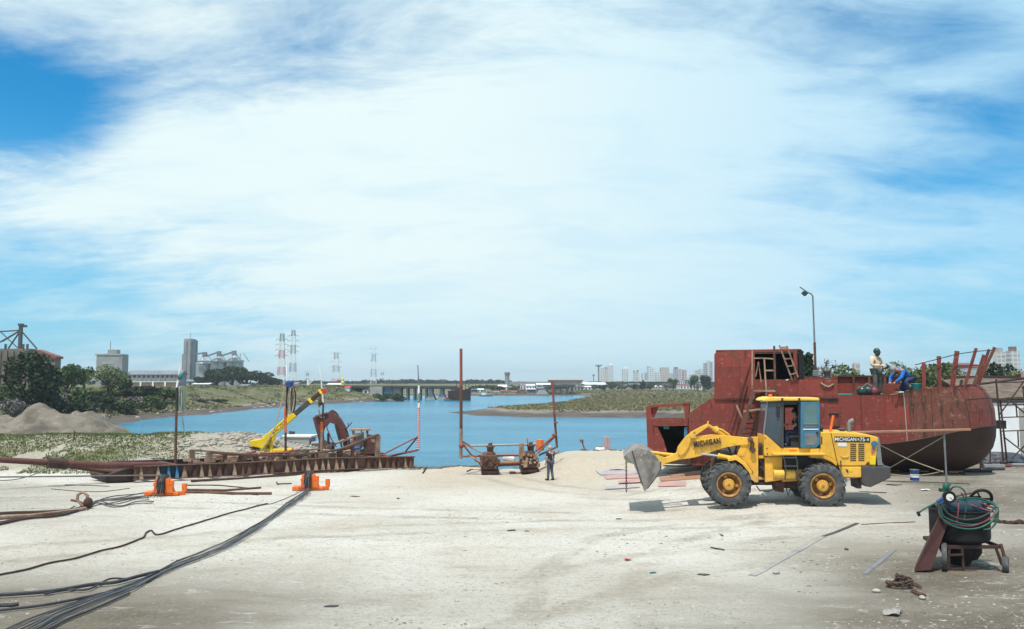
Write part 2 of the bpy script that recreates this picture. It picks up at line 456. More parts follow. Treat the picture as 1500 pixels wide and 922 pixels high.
M['hose_red'] = paint('red_hose', (0.16, 0.03, 0.045), (0.11, 0.025, 0.04), 0.5, scale=8, bump=0)
M['red'] = paint('red_paint_bright', (0.55, 0.03, 0.03), (0.4, 0.03, 0.03), 0.5, scale=5)
M['pink'] = paint('pale_red_plate', (0.46, 0.27, 0.25), (0.36, 0.24, 0.22), 0.75, scale=1.4, c3=(0.5, 0.4, 0.37), s3=5)
M['lilac'] = paint('grey_plate', (0.36, 0.33, 0.345), (0.3, 0.26, 0.27), 0.7, scale=1.4, c3=(0.45, 0.4, 0.38), s3=5)
M['strip'] = paint('flat_steel_strip', (0.20, 0.20, 0.22), (0.33, 0.31, 0.28), 0.8, scale=2.2, amt=(0.42, 0.5), c3=(0.30, 0.275, 0.235), s3=8, amt3=(.45, .58))
M['bark'] = paint('bark', (0.075, 0.058, 0.043), (0.045, 0.036, 0.028), 0.95, scale=5, bump=0.5)
M['tile'] = None
M['leaf_dark'] = foliage('dark_foliage', (0.012, 0.026, 0.014), (0.030, 0.050, 0.022), (0.045, 0.062, 0.030))
M['leaf_mid'] = foliage('green_foliage', (0.028, 0.060, 0.020), (0.055, 0.095, 0.030), (0.09, 0.125, 0.045))
M['leaf_pale'] = foliage('pale_foliage', (0.07, 0.10, 0.035), (0.12, 0.15, 0.06), (0.15, 0.17, 0.08))
M['leaf_grey'] = foliage('grey_twigs', (0.14, 0.12, 0.11), (0.19, 0.17, 0.16), (0.15, 0.15, 0.13))
M['grass'] = foliage('grass_blades', (0.085, 0.125, 0.035), (0.135, 0.165, 0.055), (0.17, 0.17, 0.075))
M['grass_dry'] = foliage('dry_grass_blades', (0.18, 0.165, 0.08), (0.27, 0.235, 0.135), (0.13, 0.135, 0.065))
M['stone'] = foliage('pale_stone', (0.30, 0.28, 0.25), (0.46, 0.43, 0.39), (0.24, 0.21, 0.18))
M['stone_dark'] = foliage('dark_stone', (0.10, 0.095, 0.09), (0.2, 0.18, 0.16), (0.14, 0.12, 0.1))
m, t, b = new_mat('cab_glass'); q = NT(t)
b.inputs['Base Color'].default_value = (0.10, 0.14, 0.17, 1); b.inputs['Roughness'].default_value = 0.08
b.inputs['Alpha'].default_value = 0.42; b.inputs['Specular IOR Level'].default_value = 0.5
M['glass'] = m
# ------------------------------------------------------------------ terrain
ZW = -1.4
WATER = [(-49, 102), (-38, 84), (-27, 67), (-19, 61), (-13, 58), (-9, 56.5), (-7, 55), (0, 55), (3, 57), (8, 59), (15, 60.5), (22, 62), (29, 74), (33, 100), (36, 127),
         (20, 130), (1.5, 132), (-5.5, 138), (-13, 153), (-8, 166), (1.5, 187), (12, 235), (23, 295), (35, 342), (20, 352), (-15, 344), (-60, 352), (-45, 300), (-29, 262), (-36, 241), (-49, 204), (-51, 160), (-52, 130)]

def sdf(x, y):
    """signed distance to the shoreline, positive on land"""
    P = np.array(WATER, float); n = len(P)
    best = np.full(x.shape, 1e9); inside = np.zeros(x.shape, bool)
    for i in range(n):
        ax, ay = P[i]; bx, by = P[(i + 1) % n]
        ex, ey = bx - ax, by - ay
        t = np.clip(((x - ax) * ex + (y - ay) * ey) / (ex * ex + ey * ey), 0, 1)
        dx, dy = x - ax - t * ex, y - ay - t * ey
        best = np.minimum(best, dx * dx + dy * dy)
        c = ((ay > y) != (by > y))
        with np.errstate(divide='ignore', invalid='ignore'):
            xi = ex * (y - ay) / (ey if ey != 0 else 1e-9) + ax
        inside ^= (c & (x < xi))
    d = np.sqrt(best)
    return np.where(inside, -d, d)

def sstep(a, b, x):
    t = np.clip((x - a) / (b - a), 0, 1); return t * t * (3 - 2 * t)

_rs = np.random.RandomState(7)
_G = _rs.rand(64, 64)
def vnoise(x, y, s):
    x = x * s + 100.3; y = y * s + 57.1
    xi = np.floor(x).astype(int); yi = np.floor(y).astype(int)
    fx = x - xi; fy = y - yi; fx = fx * fx * (3 - 2 * fx); fy = fy * fy * (3 - 2 * fy)
    g = lambda a, b: _G[a % 64, b % 64]
    return (g(xi, yi) * (1 - fx) + g(xi + 1, yi) * fx) * (1 - fy) + (g(xi, yi + 1) * (1 - fx) + g(xi + 1, yi + 1) * fx) * fy - 0.5

def berm(x, y):
    yb = 53.0 + np.clip((x + 15) * 0.1, -2.5, 1.0)
    hb = 2.0 * sstep(-7.5, -17, x)
    prof = np.where(y < yb, sstep(-7.5, 0, y - yb), sstep(7, 0.5, y - yb))
    return hb * prof

def terr(x, y):
    x = np.asarray(x, float); y = np.asarray(y, float)
    d0 = sdf(x, y)
    wob = np.where(np.abs(d0) < 60, 1.0, 0.3)
    d = d0 + (vnoise(x, y, 0.11) * 3.0 + vnoise(x, y, 0.37) * 1.2) * wob * sstep(70, 110, y)
    near = sstep(98, 78, y)
    # the yard
    zl = -np.maximum(0, y - 22) * 0.0424
    zl = np.maximum(zl, -2.6)
    zr = 0.3 * sstep(27, 33, y) - 0.72 * sstep(37, 55, y) * (1 - sstep(15, 23, x))
    kq = sstep(40, 48, y)
    wr = sstep(2.0 - 1.2 * kq, 9.0 - 5.2 * kq, x - np.maximum(0, 40 - y) * 0.15)
    zy = zl * (1 - wr) + zr * wr
    zy = np.where((x < -9), np.maximum(zy, -1.15), zy)
    zy = zy + berm(x, y)
    zy = np.where(x > 1, np.minimum(zy, -1.4 + 0.55 * np.maximum(d, 0) + 0.02), zy)
    zy = np.where(x < -7, np.minimum(zy, -1.4 + 0.5 * np.maximum(d, 0)), zy)
    amp = 0.035 + 0.10 * sstep(44, 50, y) * (1 - wr)
    zy = zy + amp * (vnoise(x, y, 0.45) + 0.6 * vnoise(x, y, 1.3)) + 0.012 * vnoise(x, y, 4.0)
    # the far banks
    dd = np.maximum(d, 0)
    zl_ = -1.4 + np.minimum(dd, 5) * 0.07 + sstep(5, 24, dd) * 3.8 + 0.5 * vnoise(x, y, 0.09) * sstep(6, 15, dd) + 0.5 * vnoise(x, y, 0.2) * sstep(6, 12, dd)
    zm = -1.4 + 0.055 * np.minimum(dd, 8) + sstep(6.5, 9, dd) * 0.45 + np.clip(dd - 10, 0, 1e9) * 0.0078 + (0.25 * vnoise(x, y, 0.12) + 0.2 * vnoise(x, y, 0.4)) * sstep(7, 10, dd)
    zm = np.minimum(zm, 1.9)
    zf = -1.4 + sstep(0, 6, dd) * 0.7 + sstep(6, 40, dd) * 0.5 + sstep(60, 260, dd) * 2.9
    wl = sstep(-20, -30, x)
    zfar = zl_ * wl + zm * (1 - wl)
    wf = sstep(335, 375, y) * (1 - sstep(200, 330, x)) 
    wf = np.maximum(wf, sstep(500, 700, y))
    zfar = zfar * (1 - wf) + zf * wf
    zfar = np.minimum(zfar, 2.7)
    z = zy * near + zfar * (1 - near)
    # ground to the right behind the ship
    re = sstep(24, 36, x) * sstep(60, 75, y) * (1 - sstep(110, 160, y))
    z = z * (1 - re) + (0.35 + 0.2 * vnoise(x, y, 0.2)) * re
    bed = ZW - 0.05 - np.minimum(1.6, np.maximum(0, -d) * 0.22)
    return np.where(d < 0, np.where(near > 0.5, np.minimum(z, bed), bed), z)

def H(x, y):
    """height of the finished ground sheet"""
    j = min(max(int(np.searchsorted(rows, y)) - 1, 0), len(rows) - 2)
    u = min(max(x / (26 + 0.95 * max(y, 0)), -1), 1)
    i = min(max(int(np.searchsorted(cols, u)) - 1, 0), len(cols) - 2)
    fy = (y - rows[j]) / (rows[j + 1] - rows[j]); fx = (u - cols[i]) / (cols[i + 1] - cols[i])
    a = ZZ[j, i] * (1 - fx) + ZZ[j, i + 1] * fx; c = ZZ[j + 1, i] * (1 - fx) + ZZ[j + 1, i + 1] * fx
    return float(a * (1 - fy) + c * fy)

def ground(px, py, lift=0.0):
    """the point of the terrain seen at a pixel of the photograph"""
    d = ray(px, py); C = Vector((0, 0, CAM_H)); lo, t = 6.0, 6.0
    while t < 900:
        p = C + d * t
        if p.z < H(p.x, p.y): break
        lo = t; t *= 1.03
    hi = t
    for _ in range(18):
        mid = (lo + hi) / 2; p = C + d * mid
        if p.z < H(p.x, p.y): hi = mid
        else: lo = mid
    p = C + d * hi
    return Vector((p.x, p.y, H(p.x, p.y) + lift))

def stand(x, y, lift=0.0): return Vector((x, y, H(x, y) + lift))

rows = np.concatenate([np.linspace(-30, 9, 12), np.linspace(9.3, 34, 130), np.linspace(34.3, 68, 120), np.geomspace(68.6, 420, 150), np.geomspace(430, 3400, 36)])
cols = np.linspace(-1, 1, 421); cols = np.sign(cols) * np.abs(cols) ** 1.15
Wd = 26 + 0.95 * np.maximum(rows, 0)
XX = cols[None, :] * Wd[:, None]; YY = np.repeat(rows[:, None], len(cols), 1)
ZZ = terr(XX, YY)
nr, nc = XX.shape
V = np.stack([XX, YY, ZZ], -1).reshape(-1, 3)
idx = np.arange(nr * nc).reshape(nr, nc)
F = np.stack([idx[:-1, :-1], idx[:-1, 1:], idx[1:, 1:], idx[1:, :-1]], -1).reshape(-1, 4)

def raw_mesh(name, V, F, mat, smooth=False):
    me = bpy.data.meshes.new(name)
    nv, nf, k = len(V), len(F), F.shape[1]
    me.vertices.add(nv); me.vertices.foreach_set('co', np.asarray(V, np.float32).ravel())
    me.loops.add(nf * k); me.loops.foreach_set('vertex_index', F.astype(np.int32).ravel())
    me.polygons.add(nf)
    me.polygons.foreach_set('loop_start', (np.arange(nf) * k).astype(np.int32))
    me.update(calc_edges=True)
    me.materials.append(mat)
    if smooth: me.shade_smooth()
    return me

def attr(me, name, a):
    at_ = me.attributes.new(name, 'FLOAT', 'POINT'); at_.data.foreach_set('value', np.asarray(a, np.float32).ravel())

dS = sdf(XX, YY)
nearW = sstep(98, 78, YY)
bz = berm(XX, YY)
grass = np.where(YY > 70, 1.0 - 0.0 * YY, 0.0)
left = sstep(-20, -30, XX)
grass = sstep(70, 95, YY) * sstep(6.5, 9.5, dS + 2.5 * vnoise(XX, YY, 0.2))
bg_ = sstep(0.12, 0.7, bz) * sstep(-18, -24, XX + 4 * vnoise(XX, YY, 0.25)) * (0.35 + .65 * sstep(1.75, 1.2, bz)) * sstep(-0.32, 0.12, vnoise(XX, YY, 0.5) + 0.5 * vnoise(XX, YY, 1.4) + 0.1)
grass = np.maximum(grass, bg_)
mud = sstep(9.5, 6.5, dS + 2.5 * vnoise(XX, YY, 0.2)) * sstep(70, 95, YY) + (dS < 0)
sand = sstep(32, 44, YY) * (1 - sstep(60, 80, YY)) * sstep(-9, -3, XX)
rub = sstep(0.1, 0.5, bz) * (1 - bg_)
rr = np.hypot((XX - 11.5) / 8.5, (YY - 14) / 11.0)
dark = sstep(1.1, 0.45, rr) * 0.95  # darkening towards the right and lower corners, vignette and shade painted as ground tone
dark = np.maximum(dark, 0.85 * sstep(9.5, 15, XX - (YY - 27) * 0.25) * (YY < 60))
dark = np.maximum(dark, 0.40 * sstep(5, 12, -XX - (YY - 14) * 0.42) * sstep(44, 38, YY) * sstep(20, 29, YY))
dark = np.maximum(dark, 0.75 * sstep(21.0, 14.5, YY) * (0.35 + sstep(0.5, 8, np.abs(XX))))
track = np.zeros_like(XX)
def tracks(pts, gap=2.0, w=.24):
    global track
    P = np.array(pts, float)
    for i in range(len(P) - 1):
        e = P[i + 1] - P[i]; L = np.hypot(*e); e /= L
        s_ = (XX - P[i, 0]) * e[0] + (YY - P[i, 1]) * e[1]; n_ = -(XX - P[i, 0]) * e[1] + (YY - P[i, 1]) * e[0]
        on = sstep(-.4, .2, s_) * sstep(L + .4, L - .2, s_)
        for o_ in (-gap / 2, gap / 2): track = np.maximum(track, on * sstep(w + .12, w - .06, np.abs(n_ - o_)))
tracks([(9, 28), (2, 27.2), (-6, 29), (-14, 32)]); tracks([(7, 26.5), (3, 22), (1.5, 18), (1, 12)]); tracks([(8.5, 30), (4, 34), (1, 40), (-2, 50)]); tracks([(-2, 14), (3, 19), (9, 22.5), (16, 24)]); tracks([(-12, 20), (-6, 23.5), (2, 25.5), (12, 25)], 1.9)

m, t, b = new_mat('ground'); q = NT(t)
ob = q.n('ShaderNodeTexCoord').outputs['Object']
def A(nm):
    x = q.n('ShaderNodeAttribute'); x.attribute_name = nm; return x.outputs['Fac']
nl = q.noise(ob, 0.16, 6, 0.6, 0.4)
nm_ = q.noise(ob, 0.55, 6, 0.62, 0.3, (0.55, 1.5, 1))
nf = q.noise(ob, 7.0, 6, 0.7)
ng = q.noise(ob, 38.0, 4, 0.7)
base = q.mix(q.rng(nl, 0.38, 0.66), (0.605, 0.575, 0.52), (0.51, 0.465, 0.40))
base = q.mix(q.rng(nm_, 0.54, 0.74, 0, 0.65), base, (0.34, 0.295, 0.24))
base = q.mix(q.math('MULTIPLY', A('sand'), q.rng(nl, 0.2, 0.7, 0.95, 0.6)), base, (0.47, 0.385, 0.285))
base = q.mix(q.rng(q.noise(ob, 0.8, 5, 0.6, 0.5, (0.35, 1.7, 1)), 0.60, 0.78, 0, 0.55), base, (0.52, 0.505, 0.475))
mudp = q.mix(q.rng(nm_, 0.35, 0.62), (0.20, 0.175, 0.14), (0.125, 0.105, 0.08))  # tone of the painted edge shade, mixed in by the dark mask
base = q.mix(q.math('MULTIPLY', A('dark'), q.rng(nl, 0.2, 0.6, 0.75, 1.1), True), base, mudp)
base = q.mix(q.math('MULTIPLY', A('rub'), q.rng(nf, 0.3, 0.55, 0.5, 1.0), True), base, q.mix(q.rng(nf, 0.42, 0.6), (0.24, 0.20, 0.14), (0.44, 0.40, 0.34)))
# oil, tyre marks and grit belonging to the dirt itself
n5 = q.noise(ob, 1.9, 7, 0.72, 0.6, (0.75, 1.25, 1))
base = q.mix(q.rng(n5, 0.55, 0.72, 0, 0.6), base, (0.30, 0.26, 0.205))
base = q.mix(q.rng(n5, 0.44, 0.32, 0, 0.5), base, (0.56, 0.55, 0.52))
base = q.mix(q.rng(nf, 0.555, 0.61, 0, 0.45), base, (0.27, 0.23, 0.18))
base = q.mix(q.rng(ng, 0.55, 0.61, 0, 0.55), base, (0.205, 0.18, 0.145))
base = q.mix(q.rng(q.noise(ob, 11.0, 5, 0.75, 0.3), 0.565, 0.61, 0, 0.5), base, (0.265, 0.225, 0.175))
base = q.mix(q.rng(q.noise(ob, 0.9, 7, 0.75, 0.8, (.5, 1.4, 1)), 0.60, 0.68, 0, 0.55), base, (0.27, 0.225, 0.17))
base = q.mix(q.math('MULTIPLY', q.rng(q.noise(ob, 19.0, 4, 0.65), 0.60, 0.70, 0, 0.8), q.math('SUBTRACT', 1.0, q.math('MULTIPLY', A('dark'), .75))), base, (0.66, 0.645, 0.61))
tk = q.math('MULTIPLY', A('track'), q.rng(nf, .35, .6, .25, .85)); base = q.mix(q.math('MULTIPLY', tk, q.rng(q.noise(ob, .5, 4), .35, .6)), base, (0.31, 0.275, 0.225))
base = q.mix(q.rng(q.noise(ob, .33, 6, .65, .4), .58, .72, 0, .55), base, (0.40, 0.315, 0.255))
gr = q.mix(q.rng(nl, 0.4, 0.6), (0.075, 0.092, 0.036), (0.16, 0.148, 0.085))
gr = q.mix(q.rng(nf, 0.45, 0.7, 0, 0.7), gr, (0.06, 0.068, 0.03))
gr = q.mix(q.rng(q.noise(ob, 0.05, 5, 0.6), 0.45, 0.62, 0, 0.8), gr, (0.185, 0.17, 0.095))
gr = q.mix(q.math('MULTIPLY', A('field'), q.rng(nl, 0.25, 0.6, .6, 1.0)), gr, q.mix(q.rng(q.noise(ob, 0.09, 5, .65), .42, .6), (0.17, 0.155, 0.115), (0.115, 0.11, 0.075)))
base = q.mix(A('grass'), base, gr)
md = q.mix(q.rng(nm_, 0.4, 0.65), (0.080, 0.064, 0.057), (0.135, 0.112, 0.098))
base = q.mix(A('mud'), base, md)
q.l(base, b.inputs['Base Color']); b.inputs['Roughness'].default_value = 0.95; b.inputs['Specular IOR Level'].default_value = 0.15
hh = q.math('ADD', q.math('MULTIPLY', nf, 0.6), q.math('MULTIPLY', ng, 0.3))
q.bump(b, q.math('ADD', hh, q.math('MULTIPLY', n5, 1.0)), 1.0, 0.07)
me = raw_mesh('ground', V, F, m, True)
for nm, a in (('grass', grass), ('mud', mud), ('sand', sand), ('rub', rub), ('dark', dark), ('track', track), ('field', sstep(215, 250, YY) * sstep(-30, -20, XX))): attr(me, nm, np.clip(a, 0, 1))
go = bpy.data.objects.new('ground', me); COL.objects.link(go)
tag(go, kind='structure')

# water
m, t, b = new_mat('river_water'); q = NT(t)
ob = q.n('ShaderNodeTexCoord').outputs['Object']
nw = q.noise(ob, 0.035, 5, 0.6, 0.5, (0.35, 1.2, 1))
wc = q.mix(q.rng(nw, 0.35, 0.68), (0.016, 0.165, 0.290), (0.044, 0.24, 0.365))
wc = q.mix(q.rng(q.noise(ob, 0.5, 6, 0.7, 0.6, (0.16, 1.0, 1)), 0.50, 0.70, 0, 0.6), wc, (0.07, 0.27, 0.39))
wc = q.mix(q.rng(q.noise(ob, 1.3, 5, 0.7, 0.4, (0.22, 1.0, 1)), 0.52, 0.68, 0, 0.5), wc, (0.008, 0.10, 0.20))
q.l(wc, b.inputs['Base Color'])
b.inputs['Roughness'].default_value = 0.2; b.inputs['Specular IOR Level'].default_value = 0.30; b.inputs['IOR'].default_value = 1.33
h1 = q.noise(ob, 1.1, 6, 0.65, 0.3, (0.55, 1.3, 1)); h2 = q.noise(ob, 0.22, 4, 0.55, 0.3, (0.5, 1.4, 1))
q.bump(b, q.math('ADD', h1, q.math('MULTIPLY', h2, 1.6)), 1.0, 0.6)
wb = MB(); wb.add([(-75, 50, ZW), (60, 50, ZW), (60, 372, ZW), (-75, 372, ZW)], [(0, 1, 2, 3)])
tag(wb.build('river_water', m), kind='structure')

# ------------------------------------------------------------------ scattered small stuff
def scatter_mesh(name, V, F, mat, label=None):
    me = raw_mesh(name, V, F, mat); o = bpy.data.objects.new(name, me); COL.objects.link(o); tag(o, kind='stuff', label=label); return o

def tufts(name, pts, hs, ws, mat, seed, blades=3):
    rs = np.random.RandomState(seed); n = len(pts)
    P = np.repeat(np.asarray(pts), blades, 0); h = np.repeat(hs, blades) * rs.uniform(0.6, 1.2, n * blades); w = np.repeat(ws, blades)
    a = rs.uniform(0, 2 * math.pi, n * blades); ln = rs.uniform(-0.5, 0.5, (n * blades, 2)) * h[:, None]
    off = rs.normal(0, 1, (n * blades, 2)) * w[:, None] * 0.8
    P = P.copy(); P[:, :2] += off
    dx = np.stack([np.cos(a), np.sin(a), 0 * a], 1) * w[:, None] * 0.5
    top = P + np.stack([ln[:, 0], ln[:, 1], h], 1)
    P[:, 2] -= 0.03
    Vv = np.stack([P - dx, P + dx, top + dx * 0.25, top - dx * 0.25], 1).reshape(-1, 3)
    return scatter_mesh(name, Vv, np.arange(len(Vv)).reshape(-1, 4), mat)

def stones(name, pts, rad, mat, seed, flat=0.6, stretch=None):
    rs = np.random.RandomState(seed); n = len(pts)
    base = np.array([(1, 0, 0), (-1, 0, 0), (0, 1, 0), (0, -1, 0), (0, 0, 1), (0, 0, -1), (.6, .6, .55), (-.6, .6, .5), (-.6, -.6, .6), (.6, -.6, .5)], float)
    fc = np.array([(0, 6, 4), (6, 2, 4), (2, 7, 4), (7, 1, 4), (1, 8, 4), (8, 3, 4), (3, 9, 4), (9, 0, 4), (0, 2, 6), (2, 1, 7), (1, 3, 8), (3, 0, 9), (0, 5, 2), (2, 5, 1), (1, 5, 3), (3, 5, 0)])
    s = rs.uniform(0.6, 1.25, (n, 10, 1)) * base[None]
    sc = np.stack([rs.uniform(0.7, 1.4, n), rs.uniform(0.7, 1.4, n), rs.uniform(0.6, 1.0, n) * flat], 1)
    if stretch: sc[:, 0] *= stretch
    s = s * sc[:, None] * rad[:, None, None]
    a = rs.uniform(0, 6.28, n); c, q_ = np.cos(a)[:, None], np.sin(a)[:, None]
    x = s[..., 0] * c - s[..., 1] * q_; y = s[..., 0] * q_ + s[..., 1] * c
    Vv = np.stack([x, y, s[..., 2]], -1) + np.asarray(pts)[:, None]
    Ff = fc[None] + (np.arange(n) * 10)[:, None, None]
    return scatter_mesh(name, Vv.reshape(-1, 3), Ff.reshape(-1, 3), mat)

rs = np.random.RandomState(3)
def rnd_area(n, x0, x1, y0, y1, keep=None):
    x = rs.uniform(x0, x1, n); y = rs.uniform(y0, y1, n)
    k = keep(x, y) if keep else np.ones(n, bool)
    x, y = x[k], y[k]
    return np.stack([x, y, terr(x, y)], 1)
# grit and small stones on the yard
yy = 13 + 40 * rs.rand(24000) ** 1.7; xx = rs.uniform(-1, 1, 24000) * (4 + 0.62 * yy)
P = np.stack([xx, yy, terr(xx, yy) - 0.004], 1); k = sdf(xx, yy) > 1.0
clump = vnoise(xx, yy, 0.35) + 0.6 * vnoise(xx, yy, 1.2) > -0.06
P = P[k & clump]
stones('gravel', P, 0.009 + 0.036 * rs.rand(len(P)) ** 3.2, M['stone'], 5)
k = (vnoise(xx, yy, 0.22) - 0.5 * vnoise(xx, yy, 0.9) > 0.12) & (sdf(xx, yy) > 1.0)
P = np.stack([xx, yy, terr(xx, yy) - 0.004], 1)[k]; P[:, 0] += .31; P[:, 2] = terr(P[:, 0], P[:, 1]) - .004
stones('clods', P, 0.009 + 0.032 * rs.rand(len(P)) ** 3, M['stone_dark'], 55)
# rubble on the berm flank and at the water's edge
kp = lambda x, y: (berm(x, y) > 0.1) & (vnoise(x, y, 0.5) > -0.28) & (rs.rand(len(x)) < 0.015 + 0.985 * sstep(-23, -16, x)) & (sdf(x, y) > 0.5)
P = rnd_area(9000, -30, -8, 44, 55, kp)
stones('rubble', P, 0.03 + 0.14 * rs.rand(len(P)) ** 3, M['stone'], 6, 0.5, 1.5)
P = np.concatenate([rnd_area(130, -7.6, -4.4, 53.0, 55.8), rnd_area(150, -4.2, 0.4, 54.4, 55.6), rnd_area(420, 2.0, 20.0, 55.5, 60, lambda x, y: (sdf(x, y) > 0.1) & (sdf(x, y) < 3.2))])
stones('shore_rubble', P, rs.uniform(0.06, 0.26, len(P)), M['stone_dark'], 8, 0.6)
# grass on the berm, the left bank and the marsh
kb = lambda x, y: (berm(x, y) > 0.15) & (x + 5 * vnoise(x, y, 0.25) + 3 * vnoise(x * .5, y, 1.1) < -17.5 - 7 * rs.rand(len(x)) ** 2) & (vnoise(x, y, 0.5) + .5 * vnoise(x, y, 1.4) > -0.3)
P = rnd_area(42000, -42, -9, 44, 56, kb)
tufts('berm_grass', P, rs.uniform(0.03, 0.10, len(P)), rs.uniform(0.04, 0.09, len(P)), M['grass'], 9)
km = lambda x, y: (sdf(x, y) > 8) & (vnoise(x, y, 0.12) + vnoise(x, y, 0.4) > -0.42)
P = rnd_area(21000, -14, 60, 128, 240, km)
tufts('marsh_grass', P, rs.uniform(0.06, 0.26, len(P)), rs.uniform(0.25, 0.8, len(P)), M['grass_dry'], 10)
P = rnd_area(16000, -20, 130, 240, 430, lambda x, y: (sdf(x, y) > 6) & (vnoise(x, y, 0.08) + vnoise(x, y, 0.3) > -0.15))
tufts('field_grass', P, rs.uniform(0.1, 0.5, len(P)), rs.uniform(0.5, 1.8, len(P)), M['grass_dry'], 14)
kl = lambda x, y: (sdf(x, y) > 6) & (vnoise(x, y, 0.15) + vnoise(x, y, 0.5) > -0.1)
P = rnd_area(14000, -82, -30, 105, 275, kl)
tufts('bank_grass', P, rs.uniform(0.12, 0.5, len(P)), rs.uniform(0.25, 0.8, len(P)), M['grass_dry'], 11)
P = rnd_area(260, -60, -30, 105, 262, lambda x, y: (sdf(x, y) > 1.5) & (sdf(x, y) < 7))
stones('bank_stones', P, rs.uniform(0.15, 0.6, len(P)), M['stone'], 12, 0.4, 1.6)

# ------------------------------------------------------------------ trees
def leaf_cloud(spec, leaf, n, seed, flat=0.0):
    """leaf-sized faces spread through clumps; spec = list of (centre, radius vector)"""
    rs = np.random.RandomState(seed)
    C = np.array([s[0] for s in spec], float); Rr = np.array([s[1] for s in spec], float)
    w = Rr.prod(1) ** 0.75; w /= w.sum()
    i = rs.choice(len(spec), n, p=w)
    v = rs.normal(0, 1, (n, 3)); v /= np.linalg.norm(v, axis=1)[:, None]
    p = C[i] + v * Rr[i] * (0.55 + 0.5 * rs.rand(n, 1) ** 0.6)
    a = rs.normal(0, 1, (n, 3)); a /= np.linalg.norm(a, axis=1)[:, None]
    b_ = np.cross(a, rs.normal(0, 1, (n, 3))); b_ /= np.linalg.norm(b_, axis=1)[:, None] + 1e-9
    s = leaf * rs.uniform(0.6, 1.35, (n, 1))
    a *= s; b_ *= s * 0.55
    return np.stack([p - a, p + b_, p + a, p - b_], 1).reshape(-1, 3)

def crown_spec(rx, ry, rz, cz, k, seed, rr=(0.28, 0.48)):
    rs = np.random.RandomState(seed); out = []
    while len(out) < k:
        v = rs.uniform(-1, 1, 3)
        L = np.linalg.norm(v)
        if L > 1 or L < 0.25: continue
        if v[2] < -0.35 and rs.rand() < 0.6: continue
        f = rs.uniform(*rr)
        out.append(((v[0] * rx * 0.78, v[1] * ry * 0.78, cz + v[2] * rz * 0.78), (rx * f, ry * f, rz * f * 0.8)))
    return out

def make_tree(name, label, cat, h, w, mat, seed, n=1500, leaf=0.2, trunk=0.3, k=14, group=None, thin=False):
    root = thing(name, label, cat, group=group)
    rs_ = random.Random(seed)
    cz = h * (0.5 + trunk * 0.5); rz = h * (1 - trunk) * 0.5
    spec = crown_spec(w / 2, w / 2, rz, cz, k, seed)
    V = leaf_cloud(spec, leaf, n, seed + 1)
    me = raw_mesh('crown', V, np.arange(len(V)).reshape(-1, 4), mat)
    c = bpy.data.objects.new('crown', me); COL.objects.link(c); c.parent = root
    tb = MB(); w = min(w, h * 1.3)
    tb.tube([(0, 0, -0.25), (0.02 * w, 0, h * trunk * 0.6), (-0.02 * w, 0.02 * w, h * 0.55), (0, 0, h * 0.82)], [w * 0.05, w * 0.038, w * 0.026, w * 0.008], 7)
    for s_ in rs_.sample(spec, min(8, len(spec))):
        z0 = h * (trunk * 0.7 + 0.25 * rs_.random())
        tb.tube([(0, 0, z0), (s_[0][0] * 0.5, s_[0][1] * 0.5, (z0 + s_[0][2]) / 2), s_[0]], [w * 0.022, w * 0.014, w * 0.005], 5)
    tb.build('trunk', M['bark'], root, smooth=True)
    return root

def make_shrub(name, label, h, w, mat, seed, n=700, leaf=0.14, group=None):
    root = thing(name, label, 'shrub', group=group)
    spec = crown_spec(w / 2, w / 2, h * 0.5, h * 0.5, 9, seed, (0.35, 0.55))
    V = leaf_cloud(spec, leaf, n, seed + 1); V[:, 2] = np.maximum(V[:, 2], -0.1)
    me = raw_mesh('foliage', V, np.arange(len(V)).reshape(-1, 4), mat)
    c = bpy.data.objects.new('foliage', me); COL.objects.link(c); c.parent = root
    tb = MB(); r_ = random.Random(seed)
    for s_ in r_.sample(spec, 5): tb.tube([(0, 0, -0.2), (s_[0][0] * .4, s_[0][1] * .4, h * 0.3), s_[0]], [0.035 * w, 0.022 * w, 0.006 * w], 5)
    tb.build('stem', M['bark'], root, smooth=True)
    return root

PT = {}
def put_tree(kind, px, pbase, ptop, Y, wpx, label, cat='tree', group=None, z=None):
    """plant a tree of a kind so that it stands at distance Y, its height and width in metres taken from the photograph"""
    p = at(px, pbase, Y); zb = H(p.x, Y) if z is None else z
    h = at(px, ptop, Y).z - zb; w = wpx * Y / FPX
    if h < 1: print('LOW TREE', px, ptop, Y, h)
    h = max(h, 1.2)
    spec = {'dark': ('evergreen_tree', 'leaf_dark', 2600, 0.035, 0.0), 'mid': ('leafy_tree', 'leaf_mid', 1900, 0.034, 0.22), 'pale': ('leafy_tree', 'leaf_pale', 1500, 0.032, 0.28),
            'bare': ('bare_tree', 'leaf_grey', 1500, 0.022, 0.2), 'pine': ('pine_tree', 'leaf_dark', 3600, 0.03, 0.06)}[kind]
    seed = int(px * 13 + Y) % 9973
    r_ = make_tree(spec[0], label, cat, h, w, M[spec[1]], seed, spec[2], spec[3] * max(h, w), spec[4], 16, group)
    r_.location = (p.x, Y, zb)
    return r_
def put_shrub(mat, px, pbase, ptop, Y, wpx, label, group=None):
    p = at(px, pbase, Y); zb = H(p.x, Y)
    h = max(0.5, at(px, ptop, Y).z - zb); w = wpx * Y / FPX
    r_ = make_shrub('shrub', label, h, w, M[mat], int(px * 7 + Y) % 9973, 900, 0.05 * max(h, w), group)
    r_.location = (p.x, Y, zb)
    return r_
